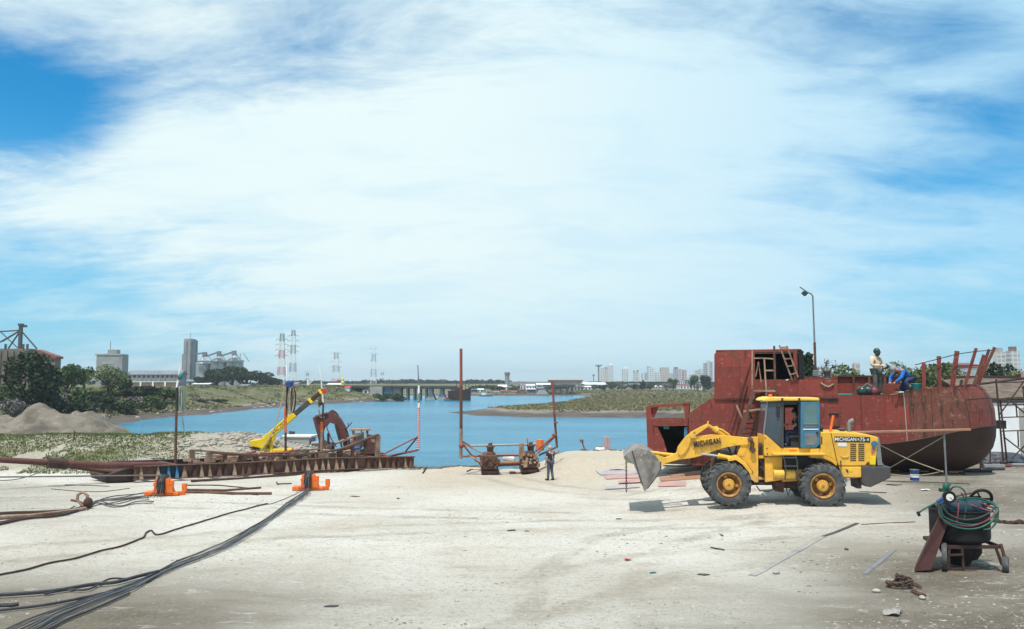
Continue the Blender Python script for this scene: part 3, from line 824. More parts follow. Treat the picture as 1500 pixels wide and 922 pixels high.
# ------------------------------------------------------------------ far left: trees, grain works, bank shrubs
GL = 'trees on the left bank'
put_tree('pine', 46, 596, 509, 100, 84, 'large dark evergreen tree with spreading layered crown in front of the brown grain store', group=GL)
put_tree('mid', 6, 600, 560, 98, 46, 'green tree cut by the left edge of the photo under the brown grain store', group=GL)
put_tree('mid', 98, 578, 527, 128, 58, 'green tree just right of the big dark evergreen', group=GL)
put_tree('mid', 122, 574, 531, 150, 46, 'smaller green tree between the dark evergreen and the pale tree', group=GL)
put_tree('pale', 158, 578, 532, 140, 60, 'pale green tree with bare lower trunks in front of the grey block', group=GL)
put_tree('dark', 182, 574, 550, 150, 22, 'small dark tree at the left end of the long warehouse', group=GL)
GS = 'shrubs along the left bank'
for i, (px, pb, ptp, Y, w, mt, lb) in enumerate([
    (112, 612, 576, 104, 46, 'leaf_dark', 'dark spiky shrub at the right foot of the dirt mound'),
    (76, 602, 570, 104, 36, 'leaf_grey', 'dry grey brown shrub behind the top of the dirt mound'),
    (20, 604, 576, 96, 40, 'leaf_grey', 'dry shrub at the left foot of the big dark evergreen'),
    (150, 606, 580, 108, 34, 'leaf_dark', 'dark green shrub right of the spiky one beside the mound'),
    (172, 602, 582, 112, 34, 'leaf_mid', 'mid green shrub low on the bank left of the grey one'),
    (205, 600, 584, 118, 34, 'leaf_grey', 'greyish shrub low on the bank near the water'),
    (185, 592, 570, 126, 38, 'leaf_dark', 'dark shrub high on the bank below the warehouse end'),
    (214, 592, 568, 128, 40, 'leaf_dark', 'dense dark green shrub on the bank below the warehouse'),
    (238, 594, 569, 130, 36, 'leaf_mid', 'green shrub at the right end of the bank thicket'),
    (232, 602, 588, 122, 22, 'leaf_dark', 'low dark shrub at the water side of the bank thicket'),
    (158, 592, 574, 124, 30, 'leaf_mid', 'bright green shrub below the pale tree'),
    (320, 600, 590, 150, 24, 'leaf_dark', 'low dark shrub on the bank above the reeds, behind the crane boom mast'),
    (290, 601, 591, 146, 26, 'leaf_grey', 'grey shrub on the bank between the two rope masts'),
    (585, 588, 578, 242, 18, 'leaf_dark', 'dark round shrub on the bank left of the old bridge'),
    (560, 586, 576, 240, 20, 'leaf_mid', 'green shrub on the bank below the beige bridge abutment'),
    (132, 600, 576, 114, 30, 'leaf_dark', 'dark shrub between the spiky one and the pale tree'), (192, 604, 589, 110, 26, 'leaf_dark', 'dark shrub at the water edge below the grey one'), (222, 598, 580, 116, 32, 'leaf_mid', 'green shrub between the thicket and the water'),
    (196, 588, 572, 134, 36, 'leaf_mid', 'green shrub at the top of the bank before the warehouse wall'), (104, 590, 568, 118, 36, 'leaf_mid', 'green shrub behind the dirt mound peak'), (60, 588, 566, 112, 40, 'leaf_dark', 'dark shrub under the crown of the big evergreen'), (255, 590, 574, 136, 26, 'leaf_dark', 'last dark shrub of the thicket beside the leftmost mast')]):
    put_shrub(mt, px, pb, ptp - 2, Y * (1.2 if 125 < px < 500 else 1), w * 1.25, lb, GS)
GC = 'trees by the silos'
for px, tp, w, lb in [(318, 540, 32, 'dark tree at the left end of the clump in front of the silos'), (340, 534, 34, 'tallest dark tree of the clump in front of the silos'),
                      (362, 539, 30, 'dark tree right of the tallest one in the silo clump'), (382, 545, 30, 'dark tree near the right end of the silo clump'), (398, 553, 20, 'smallest dark tree at the right end of the silo clump beside the lattice mast'),
                      (296, 551, 20, 'small dark bush tree between the elevator tower and the silo clump')]:
    put_tree('dark', px, 569, tp, 300 + px * 0.05, w * 1.45, lb, group=GC)

def bx(mb, px0, px1, py_top, Y, depth, zb=None, skew=0.0):
    """box standing at distance Y whose front spans two columns of the photograph"""
    a = at(px0, 560, Y); c = at(px1, 560, Y)
    zt = at((px0 + px1) / 2, py_top, Y).z
    if zb is None: zb = min(H(a.x, Y), H(c.x, Y + depth)) - 0.6
    mb.box(((a.x + c.x) / 2, Y + depth / 2, (zt + zb) / 2), (c.x - a.x, depth, zt - zb))
    return a.x, c.x, zb, zt

def winrow(name, parent, mat, xs, y, z0, z1, w):
    for x in xs:
        m_ = MB(); m_.box((x, y, (z0 + z1) / 2), (w, 0.12, z1 - z0)); m_.build(name, mat, parent)

# brown grain store with its head mast
g = thing('grain_store', 'brown concrete grain store with a steel head mast and chutes behind the big evergreen', 'grain store')
mb = MB(); Y = 185
x0, x1, zb, zt = bx(mb, -70, 41, 511, Y, 3)
mb.build('wall', M['concrete_brown'], g)
pl = MB()
for k in range(12): pl.box((x0 + (x1 - x0) * (k + .5) / 12, Y - 0.2, (zb + zt) / 2 - 0.2), (0.35, 0.4, zt - zb - 0.4))
pl.build('wall_rib', M['concrete_brown'], g)
mb = MB(); a = at(41, 560, Y); c = at(78, 560, Y); zl = at(60, 523, Y).z; zr = at(60, 512, Y).z
mb.box(((a.x + c.x) / 2, Y + 1.6, (zb + zl) / 2), (c.x - a.x, 2.4, zl - zb)); mb.build('annex', M['concrete_brown'], g)
mb = MB(); mb.prism([(a.x - .3, zl), ((a.x * .75 + c.x * .25), zr), (c.x + 0.4, zl + 0.1), (c.x + .4, zl - 0.4), (a.x - .3, zl - 0.2)], Y + 0.1, Y + 3.0); mb.build('roof', M['roof_red'], g)
mt_ = MB(); Y -= 4; p = at(27, 560, Y + 6); ztop = at(27, 476, Y + 6).z
mt_.box((p.x, Y + 6, (zt + ztop) / 2), (0.62, 0.62, ztop - zt)); mt_.box((p.x + 0.5, Y + 6, ztop - 0.3), (1.5, 0.5, 0.5)); mt_.box((p.x, Y + 6, ztop), (0.9, 0.9, 0.5)); mt_.build('mast', M['grey_dark'], g)
for tx, ty in [(54, 511), (12, 511), (-20, 513), (4, 500), (-30, 488)]:
    s_ = MB(); e = at(tx, ty, Y + 6); s_.tube([(p.x, Y + 6, ztop - 1.2), e], 0.17, 6); s_.build('chute', M['grey_dark'], g)
s_ = MB(); s_.tube([at(-8, 478, Y + 8), at(26, 510, Y + 8)], 0.12, 6); s_.build('chute', M['grey_dark'], g)
for px in (8, 34, 40):
    s_ = MB(); e = at(px, 511, Y + 4); s_.box((e.x, Y + 4, e.z + 0.5), (0.35, 0.35, 1.0)); s_.build('vent_pipe', M['grey_dark'], g)

# grey block with roof room
g = thing('concrete_block', 'plain grey concrete block with a roof room and thin antenna beyond the trees', 'building')
Y = 330; mb = MB(); x0, x1, zb, zt = bx(mb, 140, 178, 519, Y, 5.3)
mb.build('wall', M['concrete_far'], g)
mb = MB(); bx(mb, 156, 169.5, 512.5, Y + 1, 3, zt); mb.build('roof_room', M['concrete_far'], g)
p = at(162, 500, Y + 2); mb = MB(); mb.tube([(p.x, Y + 2, zt + 1), p], 0.13, 5); mb.build('antenna', M['grey'], g)
mb = MB(); a = at(139.6, 519, Y); c = at(178.4, 519, Y); mb.box(((a.x + c.x) / 2, Y - .1, zt - 0.15), (c.x - a.x, 0.3, 0.5)); mb.build('parapet', M['concrete'], g)
mb = MB(); a = at(150, 530, Y); c = at(166, 534, Y); mb.box(((a.x + c.x) / 2, Y - .06, (a.z + c.z) / 2), (c.x - a.x, 0.1, a.z - c.z)); mb.build('wall_panel', M['concrete'], g)

# long warehouse
g = thing('warehouse', 'long grey warehouse with a low arched wall left of the elevator tower', 'warehouse')
Y = 262; mb = MB(); x0, x1, zb, zt = bx(mb, 187, 262, 549, Y, 6); mb.build('wall', M['concrete_far'], g)
zr = at(200, 543, Y + 3).z
mb = MB(); yy_ = Y - 0.3; mb.add([(x0 - .5, yy_, zt), (x1 + .5, yy_, zt), (x1 + .5, Y + 3, zr), (x0 - .5, Y + 3, zr), (x1 + .5, Y + 6.3, zt), (x0 - .5, Y + 6.3, zt)], [(0, 1, 2, 3), (3, 2, 4, 5), (0, 3, 5), (1, 4, 2), (0, 5, 4, 1)])
mb.build('roof', M['roof_grey'], g)
z0 = at(200, 553.3, Y).z; z1 = at(200, 550.4, Y).z
winrow('window', g, M['window'], [x0 + (x1 - x0) * (k + .5) / 11 for k in range(11)], Y - .05, z0, z1, 0.62)
rb = MB()
for k in range(12): rb.box((x0 + (x1 - x0) * k / 11, Y - 0.12, (zb + zt) / 2), (0.22, 0.22, zt - zb))
rb.build('buttress', M['concrete_far'], g)
mb = MB(); xa, xb, zb2, zt2 = bx(mb, 186, 263, 560, Y - 8, 0.5); mb.build('yard_wall', M['brick'], g)
pl = MB()
for k in range(5): pl.box((xa + (xb - xa) * (k + .15) / 4.3, Y - 8.2, (zb2 + zt2) / 2 + .1), (0.45, 0.3, zt2 - zb2))
pl.box(((xa + xb) / 2, Y - 7.8, zt2 + 0.08), (xb - xa, 0.7, 0.18)); pl.build('wall_pillar', M['white'], g)

# grain elevator tower
g = thing('elevator_tower', 'tall pale grey grain elevator tower with dark vertical slots', 'tower')
Y = 430; mb = MB(); x0, x1, zb, zt = bx(mb, 267.5, 277.5, 497.5, Y, 10); mb.build('shaft', M['concrete_far'], g)
mb = MB()
mb.box((x1 + .05, Y + 2.2, (zb + zt) / 2), (0.3, 1.3, zt - zb - 1.5)); mb.box((x1 + .05, Y + 7.8, (zb + zt) / 2), (0.3, 1.3, zt - zb - 1.5))
a = at(274, 497, Y); mb.box((a.x, Y - .1, (zb + zt) / 2), (0.6, 0.3, zt - zb - 1.5))
mb.build('window_slot', M['roof_grey'], g)
mb = MB(); bx(mb, 265.4, 268, 519, Y + 1, 8); mb.build('side_shaft', M['concrete_far'], g)
mb = MB(); bx(mb, 268.5, 277, 496.2, Y + 1, 8, zt); mb.build('roof_cap', M['concrete'], g)
p = at(279, 488, Y + 3); mb = MB(); mb.tube([(p.x, Y + 3, zt), p], 0.12, 5); mb.build('antenna', M['grey'], g)
Y = 425
GSI = 'tin silos beside the elevator tower'
for px, r_, tp, ey, lb in [(297, 10.5, 524, 533, 'tin silo nearest the elevator tower, half hidden by trees'), (320, 12.5, 520, 530, 'middle tin silo with cone roof behind the tree clump'), (343, 12.5, 519, 530, 'tin silo farthest right with cone roof behind the tree clump')]:
    g = thing('grain_silo', lb, 'silo', group=GSI)
    p = at(px, 560, Y + 4); rr_ = r_ * Y / FPX; ze = at(px, ey, Y + 4).z; zt = at(px, tp, Y + 4).z; zb = H(p.x, Y) - .5
    mb = MB(); mb.cyl((p.x, Y + 4, (ze + zb) / 2), rr_, ze - zb, 24)
    for k in range(7): mb.torus((p.x, Y + 4, zb + (ze - zb) * (k + .5) / 7), rr_, 0.08, 24, 4)
    mb.build('drum', M['tin'], g, smooth=True)
    mb = MB(); mb.lathe([(rr_ + .25, ze), (0.5, zt)], 24, 'z', (p.x, Y + 4, 0)); mb.build('cone_roof', M['tin'], g)
g = thing('conveyor_bridge', 'grey conveyor galleries running from the elevator tower over the silos', 'conveyor')
for (xa, ya, xb, yb) in [(287, 519, 302, 517), (303, 522, 322, 515.5), (324, 521.5, 345, 515)]:
    mb = MB(); mb.bar(at(xa, ya, Y), at(xb, yb, Y), 1.0, 0.75); mb.build('gallery', M['roof_grey'], g)
for px, tp in ((300, 516), (321, 515), (343, 514)):
    mb = MB(); a = at(px, tp, Y); mb.box((a.x, Y, a.z - 1.2), (1.9, 1.6, 2.4)); mb.build('head_house', M['roof_grey'], g)
mb = MB(); mb.bar(at(288, 530, Y - 1), at(357, 529, Y - 1), 1.0, 0.7); mb.build('gallery', M['roof_grey'], g)
for px in (300, 321, 343, 354):
    mb = MB(); a = at(px, 523, Y - .8); mb.tube([at(px - 2, 518, Y - .8), (a.x - .6, Y - .8, H(a.x, Y))], 0.16, 5); mb.tube([at(px + 3, 518, Y - .8), at(px + 11, 530, Y - .8)], 0.16, 5); mb.build('trestle', M['roof_grey'], g)

# sheds around the works
def shed(name, label, cat, px0, px1, ptop, Y, depth, wm, rm, eave=None, group=None, win=None, z=None):
    g_ = thing(name, label, cat, group=group)
    ev = eave if eave is not None else ptop + (2 if ptop else 0)
    mb = MB(); x0, x1, zb, zt = bx(mb, px0, px1, ev, Y, depth, z); mb.build('wall', M[wm], g_)
    zr = at((px0 + px1) / 2, ptop, Y).z
    if zr < zt + .15: zr = zt + 0.15
    o_ = 0.02 * (x1 - x0) + .15
    mb = MB(); mb.add([(x0 - o_, Y - o_, zt), (x1 + o_, Y - o_, zt), (x1 + o_, Y + depth / 2, zr), (x0 - o_, Y + depth / 2, zr), (x1 + o_, Y + depth + o_, zt), (x0 - o_, Y + depth + o_, zt)], [(0, 1, 2, 3), (3, 2, 4, 5), (0, 3, 5), (1, 4, 2), (0, 5, 4, 1)]); mb.build('roof', M[rm], g_)
    if win:
        hh_ = (zt - max(zb, zt - 3.2)) * 0.4
        winrow('window', g_, M['window'], [x0 + (x1 - x0) * (k + .5) / win for k in range(win)], Y - .05, zt - hh_ * 1.5, zt - hh_ * .45, (x1 - x0) / win * .4)
    return g_
GH = 'small buildings by the grain works'
shed('shed', 'low grey shed at the foot of the elevator tower', 'shed', 268, 296, 556, 330, 10, 'concrete_far', 'roof_grey', 559, GH, 4)
shed('shed', 'low white roofed shed right of the elevator tower foot', 'shed', 282, 306, 560, 310, 10, 'concrete', 'white', 563, GH, 3)
shed('house', 'small white house below the silo trees', 'house', 351, 362, 563, 232, 6, 'white', 'roof_grey', 565, GH, 2)
shed('shed', 'dark open shed left of the small white house', 'shed', 328, 350, 565, 236, 6, 'brick', 'concrete_brown', 567, GH)
shed('house', 'white house behind the base of the red white lattice mast', 'house', 430, 436, 560, 300, 6, 'white', 'roof_grey', 563, GH, 1)

# pylons
def pylon(px, ptop, pbase, Y, hw, bands, label, arms, th=0.11, group='lattice transmission towers'):
    th *= .72
    g_ = thing('lattice_tower', label, 'pylon', group=group)
    p = at(px, 560, Y); zb = H(p.x, Y) - .3; zt = at(px, ptop, Y).z; w0 = hw * Y / FPX; w1 = w0 * 0.42
    ed = [(zb + (zt - zb) * f) for f in bands[0]]
    for i, mtl in enumerate(bands[1]):
        mb = MB(); za, zc = ed[i], ed[i + 1]
        wa = w0 + (w1 - w0) * (za - zb) / (zt - zb); wc = w0 + (w1 - w0) * (zc - zb) / (zt - zb)
        n_ = 2
        for k in range(n_):
            z0 = za + (zc - za) * k / n_; z1 = za + (zc - za) * (k + 1) / n_
            a0 = wa + (wc - wa) * k / n_; a1 = wa + (wc - wa) * (k + 1) / n_
            q0 = [(p.x + sx * a0, Y + sy * a0, z0) for sx, sy in ((-1, -1), (1, -1), (1, 1), (-1, 1))]
            q1 = [(p.x + sx * a1, Y + sy * a1, z1) for sx, sy in ((-1, -1), (1, -1), (1, 1), (-1, 1))]
            for j in range(4):
                j2 = (j + 1) % 4
                mb.bar(q0[j], q1[j], th * 1.7); mb.bar(q0[j], q1[j2], th); mb.bar(q0[j2], q1[j], th); mb.bar(q1[j], q1[j2], th)
        mb.build('lattice_section', M[mtl], g_)
    for f, L in arms:
        z = zb + (zt - zb) * f; wa = w0 + (w1 - w0) * f; L = L * Y / FPX
        for s_ in (-1, 1):
            mb = MB()
            mb.bar((p.x + s_ * (wa - .1), Y, z), (p.x + s_ * L, Y, z), th * 1.2); mb.bar((p.x + s_ * wa, Y, z + L * .22), (p.x + s_ * L, Y, z), th); mb.bar((p.x + s_ * L, Y, z), (p.x + s_ * L, Y, z - 0.6), th * 1.4)
            mb.build('cross_arm', M['grey'], g_)
b1 = ([0, .13, .28, .42, .57, .71, .86, 1.0], ['white_red', 'white', 'white_red', 'white', 'white_red', 'white', 'grey'])
b2 = ([0, .15, .3, .45, .6, .75, .9, 1.0], ['white_red', 'white', 'grey', 'white', 'grey', 'white', 'grey'])
b3 = ([0, .2, .4, .6, .8, 1.0], ['white_red', 'white', 'grey', 'white', 'grey'])
b4 = ([0, .2, .4, .6, .8, 1.0], ['white', 'grey', 'white', 'grey', 'white'])
pylon(412, 489, 569, 400, 5.6, b1, 'red and white lattice tower with strong red bands, left of the close pair', [(.62, 9.5), (.72, 9.5), (.81, 9), (.90, 8.5)], 0.13)
pylon(428.5, 484, 566, 440, 5.0, b2, 'paler, slightly taller lattice tower right of the strong red one', [(.64, 8.5), (.73, 8.5), (.82, 8), (.91, 7.5)], 0.12)
pylon(492, 517, 563, 560, 5.5, b3, 'stocky grey and white lattice tower with wide arms above the white shed', [(.55, 8.5), (.72, 9), (.98, 7)], 0.12)
pylon(547, 508, 562, 640, 4.2, b4, 'thin white and grey lattice tower above the beige bridge abutment', [(.62, 5.5), (.8, 5.5), (.95, 5)], 0.12)
pylon(450, 543, 562, 800, 2.5, b4, 'tiny far lattice tower between the two tall pairs', [(.7, 3.5), (.9, 3)], 0.12)
pylon(560, 542, 562, 860, 2.6, b4, 'tiny far lattice tower just right of the thin white one', [(.7, 4), (.9, 3)], 0.12)

# harbour light, white post and works on the left bank
g = thing('harbour_light', 'small yellow and white harbour light tower on the left bank', 'light tower')
p = at(502, 560, 262); zb = H(p.x, 262)
mb = MB(); mb.lathe([(0.62, zb - .3), (.5, at(502, 561, 262).z)], 12, 'z', (p.x, 262, 0)); mb.build('lower_tower', M['bright_yellow'], g)
za = at(502, 561, 262).z; zc = at(502, 553.5, 262).z
mb = MB(); mb.lathe([(.5, za), (.62, za + .02), (.62, za + .25), (.42, za + .3)], 12, 'z', (p.x, 262, 0)); mb.build('gallery', M['white'], g)
mb = MB(); mb.lathe([(.45, za + .3), (.45, zc - .3), (0.01, zc)], 12, 'z', (p.x, 262, 0)); mb.build('lantern', M['bright_yellow'], g)
shed('shed', 'long white roofed shed below the stocky lattice tower', 'shed', 479, 500, 561.5, 275, 8, 'white', 'white', 563.5, 'small buildings on the left bank')
g = thing('crane_post', 'small white davit crane with a thin slanting jib on the left bank', 'crane')
p = at(451.5, 560, 262); mb = MB(); mb.cyl((p.x, 262, H(p.x, 262) + .9), .42, 2.4, 10); mb.build('post', M['white'], g)
mb = MB(); mb.tube([at(453, 563, 262), at(467, 549, 262)], 0.13, 6); mb.build('jib', M['white'], g)
shed('hut', 'small red and white hut beside the yellow harbour light', 'hut', 505, 512, 566, 255, 4, 'white', 'white_red', 568, 'small buildings on the left bank')
shed('shed', 'blue shed between the harbour light and the beige abutment', 'shed', 514, 530, 567, 262, 7, 'blue', 'roof_grey', 568.5, 'small buildings on the left bank', 3)
shed('hut', 'small white hut against the beige bridge abutment', 'hut', 531.5, 540, 570, 258, 5, 'white', 'roof_grey', 571.5, 'small buildings on the left bank', 1)

# old bridge, left span
g = thing('river_bridge', 'old low concrete road bridge ending behind the rusty wreck', 'bridge')
YA = 262
mb = MB(); mb.bar(at(496, 566.2, YA), at(669, 567, YA), 8, 0.55); mb.build('deck', M['grey_dark'], g)
mb = MB(); mb.bar(at(496, 568.0, YA), at(669, 568.8, YA), 5.5, 0.5); mb.build('girder', M['grey'], g)
rl = MB(); a, c = at(496, 564.6, YA - 3.9), at(669, 565.4, YA - 3.9)
rl.bar(a, c, 0.08); rl.bar(a - Vector((0, 0, .35)), c - Vector((0, 0, .35)), 0.06)
for k in range(31):
    pt = a.lerp(c, k / 30); rl.bar(pt, pt - Vector((0, 0, .8)), 0.07)
rl.build('railing', M['grey'], g)
for px in (588, 598, 608, 616, 625):
    mb = MB(); a = at(px, 569, YA)
    for dy in (-2.2, 2.2): mb.box((a.x, YA + dy, (a.z + ZW - 1) / 2), (0.5, 0.5, a.z - ZW + 1))
    mb.box((a.x, YA, a.z), (0.6, 6, 0.4)); mb.build('pier', M['concrete'], g)
for px in (632, 648, 664):
    mb = MB(); a = at(px, 569.5, YA); zt = a.z; h_ = zt - ZW
    mb.prism([(a.x - .45, zt), (a.x + .45, zt), (a.x + .55, ZW + h_ * .55), (a.x + 1.35, ZW + .3), (a.x + 1.5, ZW - 1), (a.x - 1.5, ZW - 1), (a.x - 1.35, ZW + .3), (a.x - .55, ZW + h_ * .55)], YA - 3, YA + 3); mb.build('pier', M['concrete'], g)
mb = MB(); x0, x1, zb, zt = bx(mb, 541.5, 560, 566.5, YA - 5, 9.9); mb.build('abutment', M['concrete'], g)
mb = MB(); bx(mb, 562, 574, 567.5, YA - 3.5, 6); mb.build('abutment', M['blue_door'], g)
mb = MB(); bx(mb, 575, 586, 568.5, YA - 3, 5); mb.build('abutment', M['concrete_far'], g)
for px in (573, 536):
    mb = MB(); p = at(px, 558, YA - 3.6); mb.tube([at(px, 566, YA - 3.6), p], 0.08, 5); mb.build('lamp_mast', M['grey'], g)

# wreck moored beyond the bridge
g = thing('rusty_wreck', 'dark rusty wrecked trawler lying against the end of the old bridge', 'ship')
Y = 250; mb = MB(); zk = ZW - .5
a = at(656, 560, Y).x; c = at(690, 560, Y).x; zd = at(670, 573, Y).z; zbow = at(690, 568, Y).z
st = []
for k in range(9):
    f = k / 8; x = a + (c - a) * f; bw = 2.0 * (1 - max(0, (f - .55) / .45) ** 2) + 0.05; zz = zd + (zbow - zd) * max(0, (f - .4) / .6) ** 1.5
    st.append([(x, Y + 2 - bw, zz), (x - .2 * f, Y + 2 - bw * .8, ZW), (x - .4 * f, Y + 2, zk), (x - .2 * f, Y + 2 + bw * .8, ZW), (x, Y + 2 + bw, zz)])
Vv = [p_ for s_ in st for p_ in s_]; Ff = []
for k in range(8):
    for j in range(4): Ff.append((k * 5 + j, k * 5 + j + 1, k * 5 + j + 6, k * 5 + j + 5))
    Ff.append((k * 5 + 4, k * 5, k * 5 + 5, k * 5 + 9))
Ff += [(0, 1, 2, 3, 4), (44, 43, 42, 41, 40)]
mb.add(Vv, Ff); mb.build('hull', M['rust_dark'], g)
mb = MB(); x0, x1, _, _ = bx(mb, 666, 676, 567.5, Y + 1, 2.4, zd); mb.build('wheelhouse', M['rust_dark'], g)
for px, tp in ((669, 560), (682, 561), (687, 562)):
    mb = MB(); p = at(px, tp, Y + 2); mb.tube([(p.x, Y + 2, zd), p], 0.09, 5); mb.build('mast', M['rust_dark'], g)
mb = MB(); mb.tube([at(669, 560, Y + 2), at(690, 568, Y + 2)], 0.05, 5); mb.tube([at(682, 561, Y + 2), at(657, 572, Y + 2)], 0.05, 5); mb.build('rigging', M['rust_dark'], g)
mb = MB(); p = at(654.5, 580, Y - 1)
g2 = thing('dinghy', 'small green and red dinghy beside the wreck and bridge piers', 'boat')
p = at(655, 584.5, Y - 4); mb.prismz([(p.x - 1.0, p.y), (p.x - .8, p.y - .5), (p.x + .5, p.y - .5), (p.x + 1.1, p.y), (p.x + .5, p.y + .5), (p.x - .8, p.y + .5)], ZW - .1, ZW + .55); mb.build('hull', M['teal'], g2)
mb = MB(); mb.box((p.x - .1, p.y, ZW + .8), (.9, .7, .5)); mb.build('cabin', M['red'], g2)

# far shore: round tower, harbour buildings, right span of the bridge, boat
g = thing('round_tower', 'round grey concrete water tower on the far shore', 'tower')
Y = 430; p = at(743, 560, Y); zb = H(p.x, Y) - .5; zt = at(743, 545.5, Y).z
mb = MB(); mb.lathe([(1.15, zb), (1.1, zt - 1.5), (1.35, zt - 1.3), (1.35, zt), (.01, zt + .02)], 20, 'z', (p.x, Y, 0)); mb.build('shaft', M['concrete_far'], g, smooth=True)
mb = MB(); mb.torus((p.x, Y, zt - .9), 1.34, .1, 20, 5); mb.torus((p.x, Y, zt - .3), 1.34, .1, 20, 5); mb.build('band', M['grey_dark'], g)
GF = 'harbour buildings on the far shore'
shed('shed', 'white harbour shed with a blue left half beyond the wreck', 'shed', 699, 708, 569.5, 372, 8, 'white', 'white', 571, GF, 2)
shed('shed', 'bright blue harbour hut beyond the bow of the wreck', 'hut', 691, 698.5, 570, 370, 6, 'blue', 'roof_grey', 571, GF)
shed('shed', 'green roofed shed left of the round tower', 'shed', 709.5, 718, 570.5, 374, 8, 'white', 'teal', 572, GF, 2)
shed('shed', 'white gabled shed at the foot of the round tower', 'shed', 730, 742, 564, 395, 8, 'white', 'white', 567, GF, 2)
shed('house', 'grey harbour house right of the round tower', 'house', 746, 757, 566, 390, 8, 'concrete_far', 'roof_grey', 568, GF, 3)
shed('house', 'red roofed harbour house between the round tower and the white blue one', 'house', 758, 770, 569.5, 378, 8, 'concrete', 'roof_red', 571.5, GF, 3)
shed('house', 'tall white harbour house above the blue shop', 'house', 771, 783, 563, 385, 8, 'white', 'white', 565, GF, 3)
shed('shop', 'low bright blue shop front on the far quay', 'shop', 772, 784, 569.5, 374, 5, 'blue', 'white', 570.5, GF)
shed('house', 'white house peeking left of the tall white harbour house', 'house', 762, 770, 562.5, 410, 8, 'white', 'roof_grey', 564, GF, 2)
shed('house', 'pale grey house behind the gabled shed on the far shore', 'house', 722, 730, 567, 392, 8, 'concrete', 'roof_red', 569, GF, 2)
g = thing('quay_wall', 'low brown quay wall along the far shore', 'wall')
mb = MB(); mb.bar(at(688, 579.6, 347), at(838, 579.6, 347), 0.8, 0.9); mb.build('wall', M['brick'], g)
g = thing('fishing_boat', 'small light blue fishing boat on the far water', 'boat')
p = at(711, 580, 325); mb = MB()
mb.prismz([(p.x - 2.4, p.y), (p.x - 2, p.y - .9), (p.x + 1.2, p.y - .9), (p.x + 2.8, p.y), (p.x + 1.2, p.y + .9), (p.x - 2, p.y + .9)], ZW - .2, ZW + .55); mb.build('hull', M['blue_door'], g)
mb = MB(); mb.box((p.x - .7, p.y, ZW + .95), (1.4, 1.2, .8)); mb.build('wheelhouse', M['white'], g)
mb = MB(); mb.tube([(p.x + .3, p.y, ZW + .5), (p.x + .3, p.y, ZW + 2.4)], .06, 5); mb.build('mast', M['white'], g)
g = thing('bridge_ruin', 'broken right span of the old bridge with a wide concrete pier', 'bridge')
YB = 356
mb = MB(); mb.bar(at(796, 565.5, YB), at(842, 565.2, YB), 8, 0.9); mb.build('deck', M['grey_dark'], g)
mb = MB(); a = at(794.5, 570, YB - 6); zt = at(794, 572, YB - 6).z
mb.prism([(a.x - .9, zt), (a.x + .9, zt), (a.x + 2.4, ZW + .6), (a.x + 2.6, ZW - .6), (a.x - 2.6, ZW - .6), (a.x - 2.4, ZW + .6)], YB - 9, YB - 3); mb.build('pier', M['concrete'], g)
for px in (802, 813, 822, 831, 838):
    mb = MB(); a = at(px, 567, YB)
    for dy in (-2, 2): mb.box((a.x, YB + dy, (a.z - 2) / 2), (.7, .7, a.z + 2))
    mb.build('pier', M['grey'], g)
g = thing('factory_hall', 'long low factory hall with a faded red roof on the far shore', 'factory')
mb = MB(); x0, x1, zb, zt = bx(mb, 806, 853, 558.6, 560, 30); mb.build('wall', M['concrete'], g)
mb = MB(); mb.box(((x0 + x1) / 2, 575, zt + .35), (x1 - x0 + 1, 31.5, .9)); mb.build('roof', M['roof_red'], g)
mb = MB(); bx(mb, 743, 806, 559.3, 566, 26); mb.build('wing', M['concrete_far'], g)
shed('warehouse', 'wide white roofed warehouse on the marsh edge left of the city', 'warehouse', 856, 888, 560.5, 520, 26, 'white', 'white', 563.5, GF, 5)
shed('shed', 'white low shed in front of the wide white roofed warehouse', 'shed', 846, 866, 565.5, 430, 12, 'white', 'white', 567, GF, 4)
shed('shed', 'grey roofed shed right of the red roofed factory', 'shed', 836, 850, 565, 420, 10, 'concrete', 'roof_grey', 566.5, GF, 3)
shed('shed', 'white shed at the right end of the low city sheds', 'shed', 955, 972, 565, 470, 10, 'white', 'white', 566.5, GF, 4)
shed('house', 'white house in the pale cluster below the striped tower', 'house', 994, 1003, 557, 480, 10, 'white', 'roof_grey', 559, GF, 3)
shed('house', 'grey house in the pale cluster below the striped tower', 'house', 1003, 1014, 554.5, 490, 10, 'concrete', 'roof_grey', 557, GF, 3)
shed('house', 'low white house at the foot of the pale cluster', 'house', 996, 1010, 562.5, 440, 10, 'white', 'roof_red', 564.5, GF, 3)
shed('shed', 'grey shed between the two groups of bushes below the city', 'shed', 922, 938, 562, 500, 12, 'concrete_far', 'roof_grey', 563.5, GF, 4)

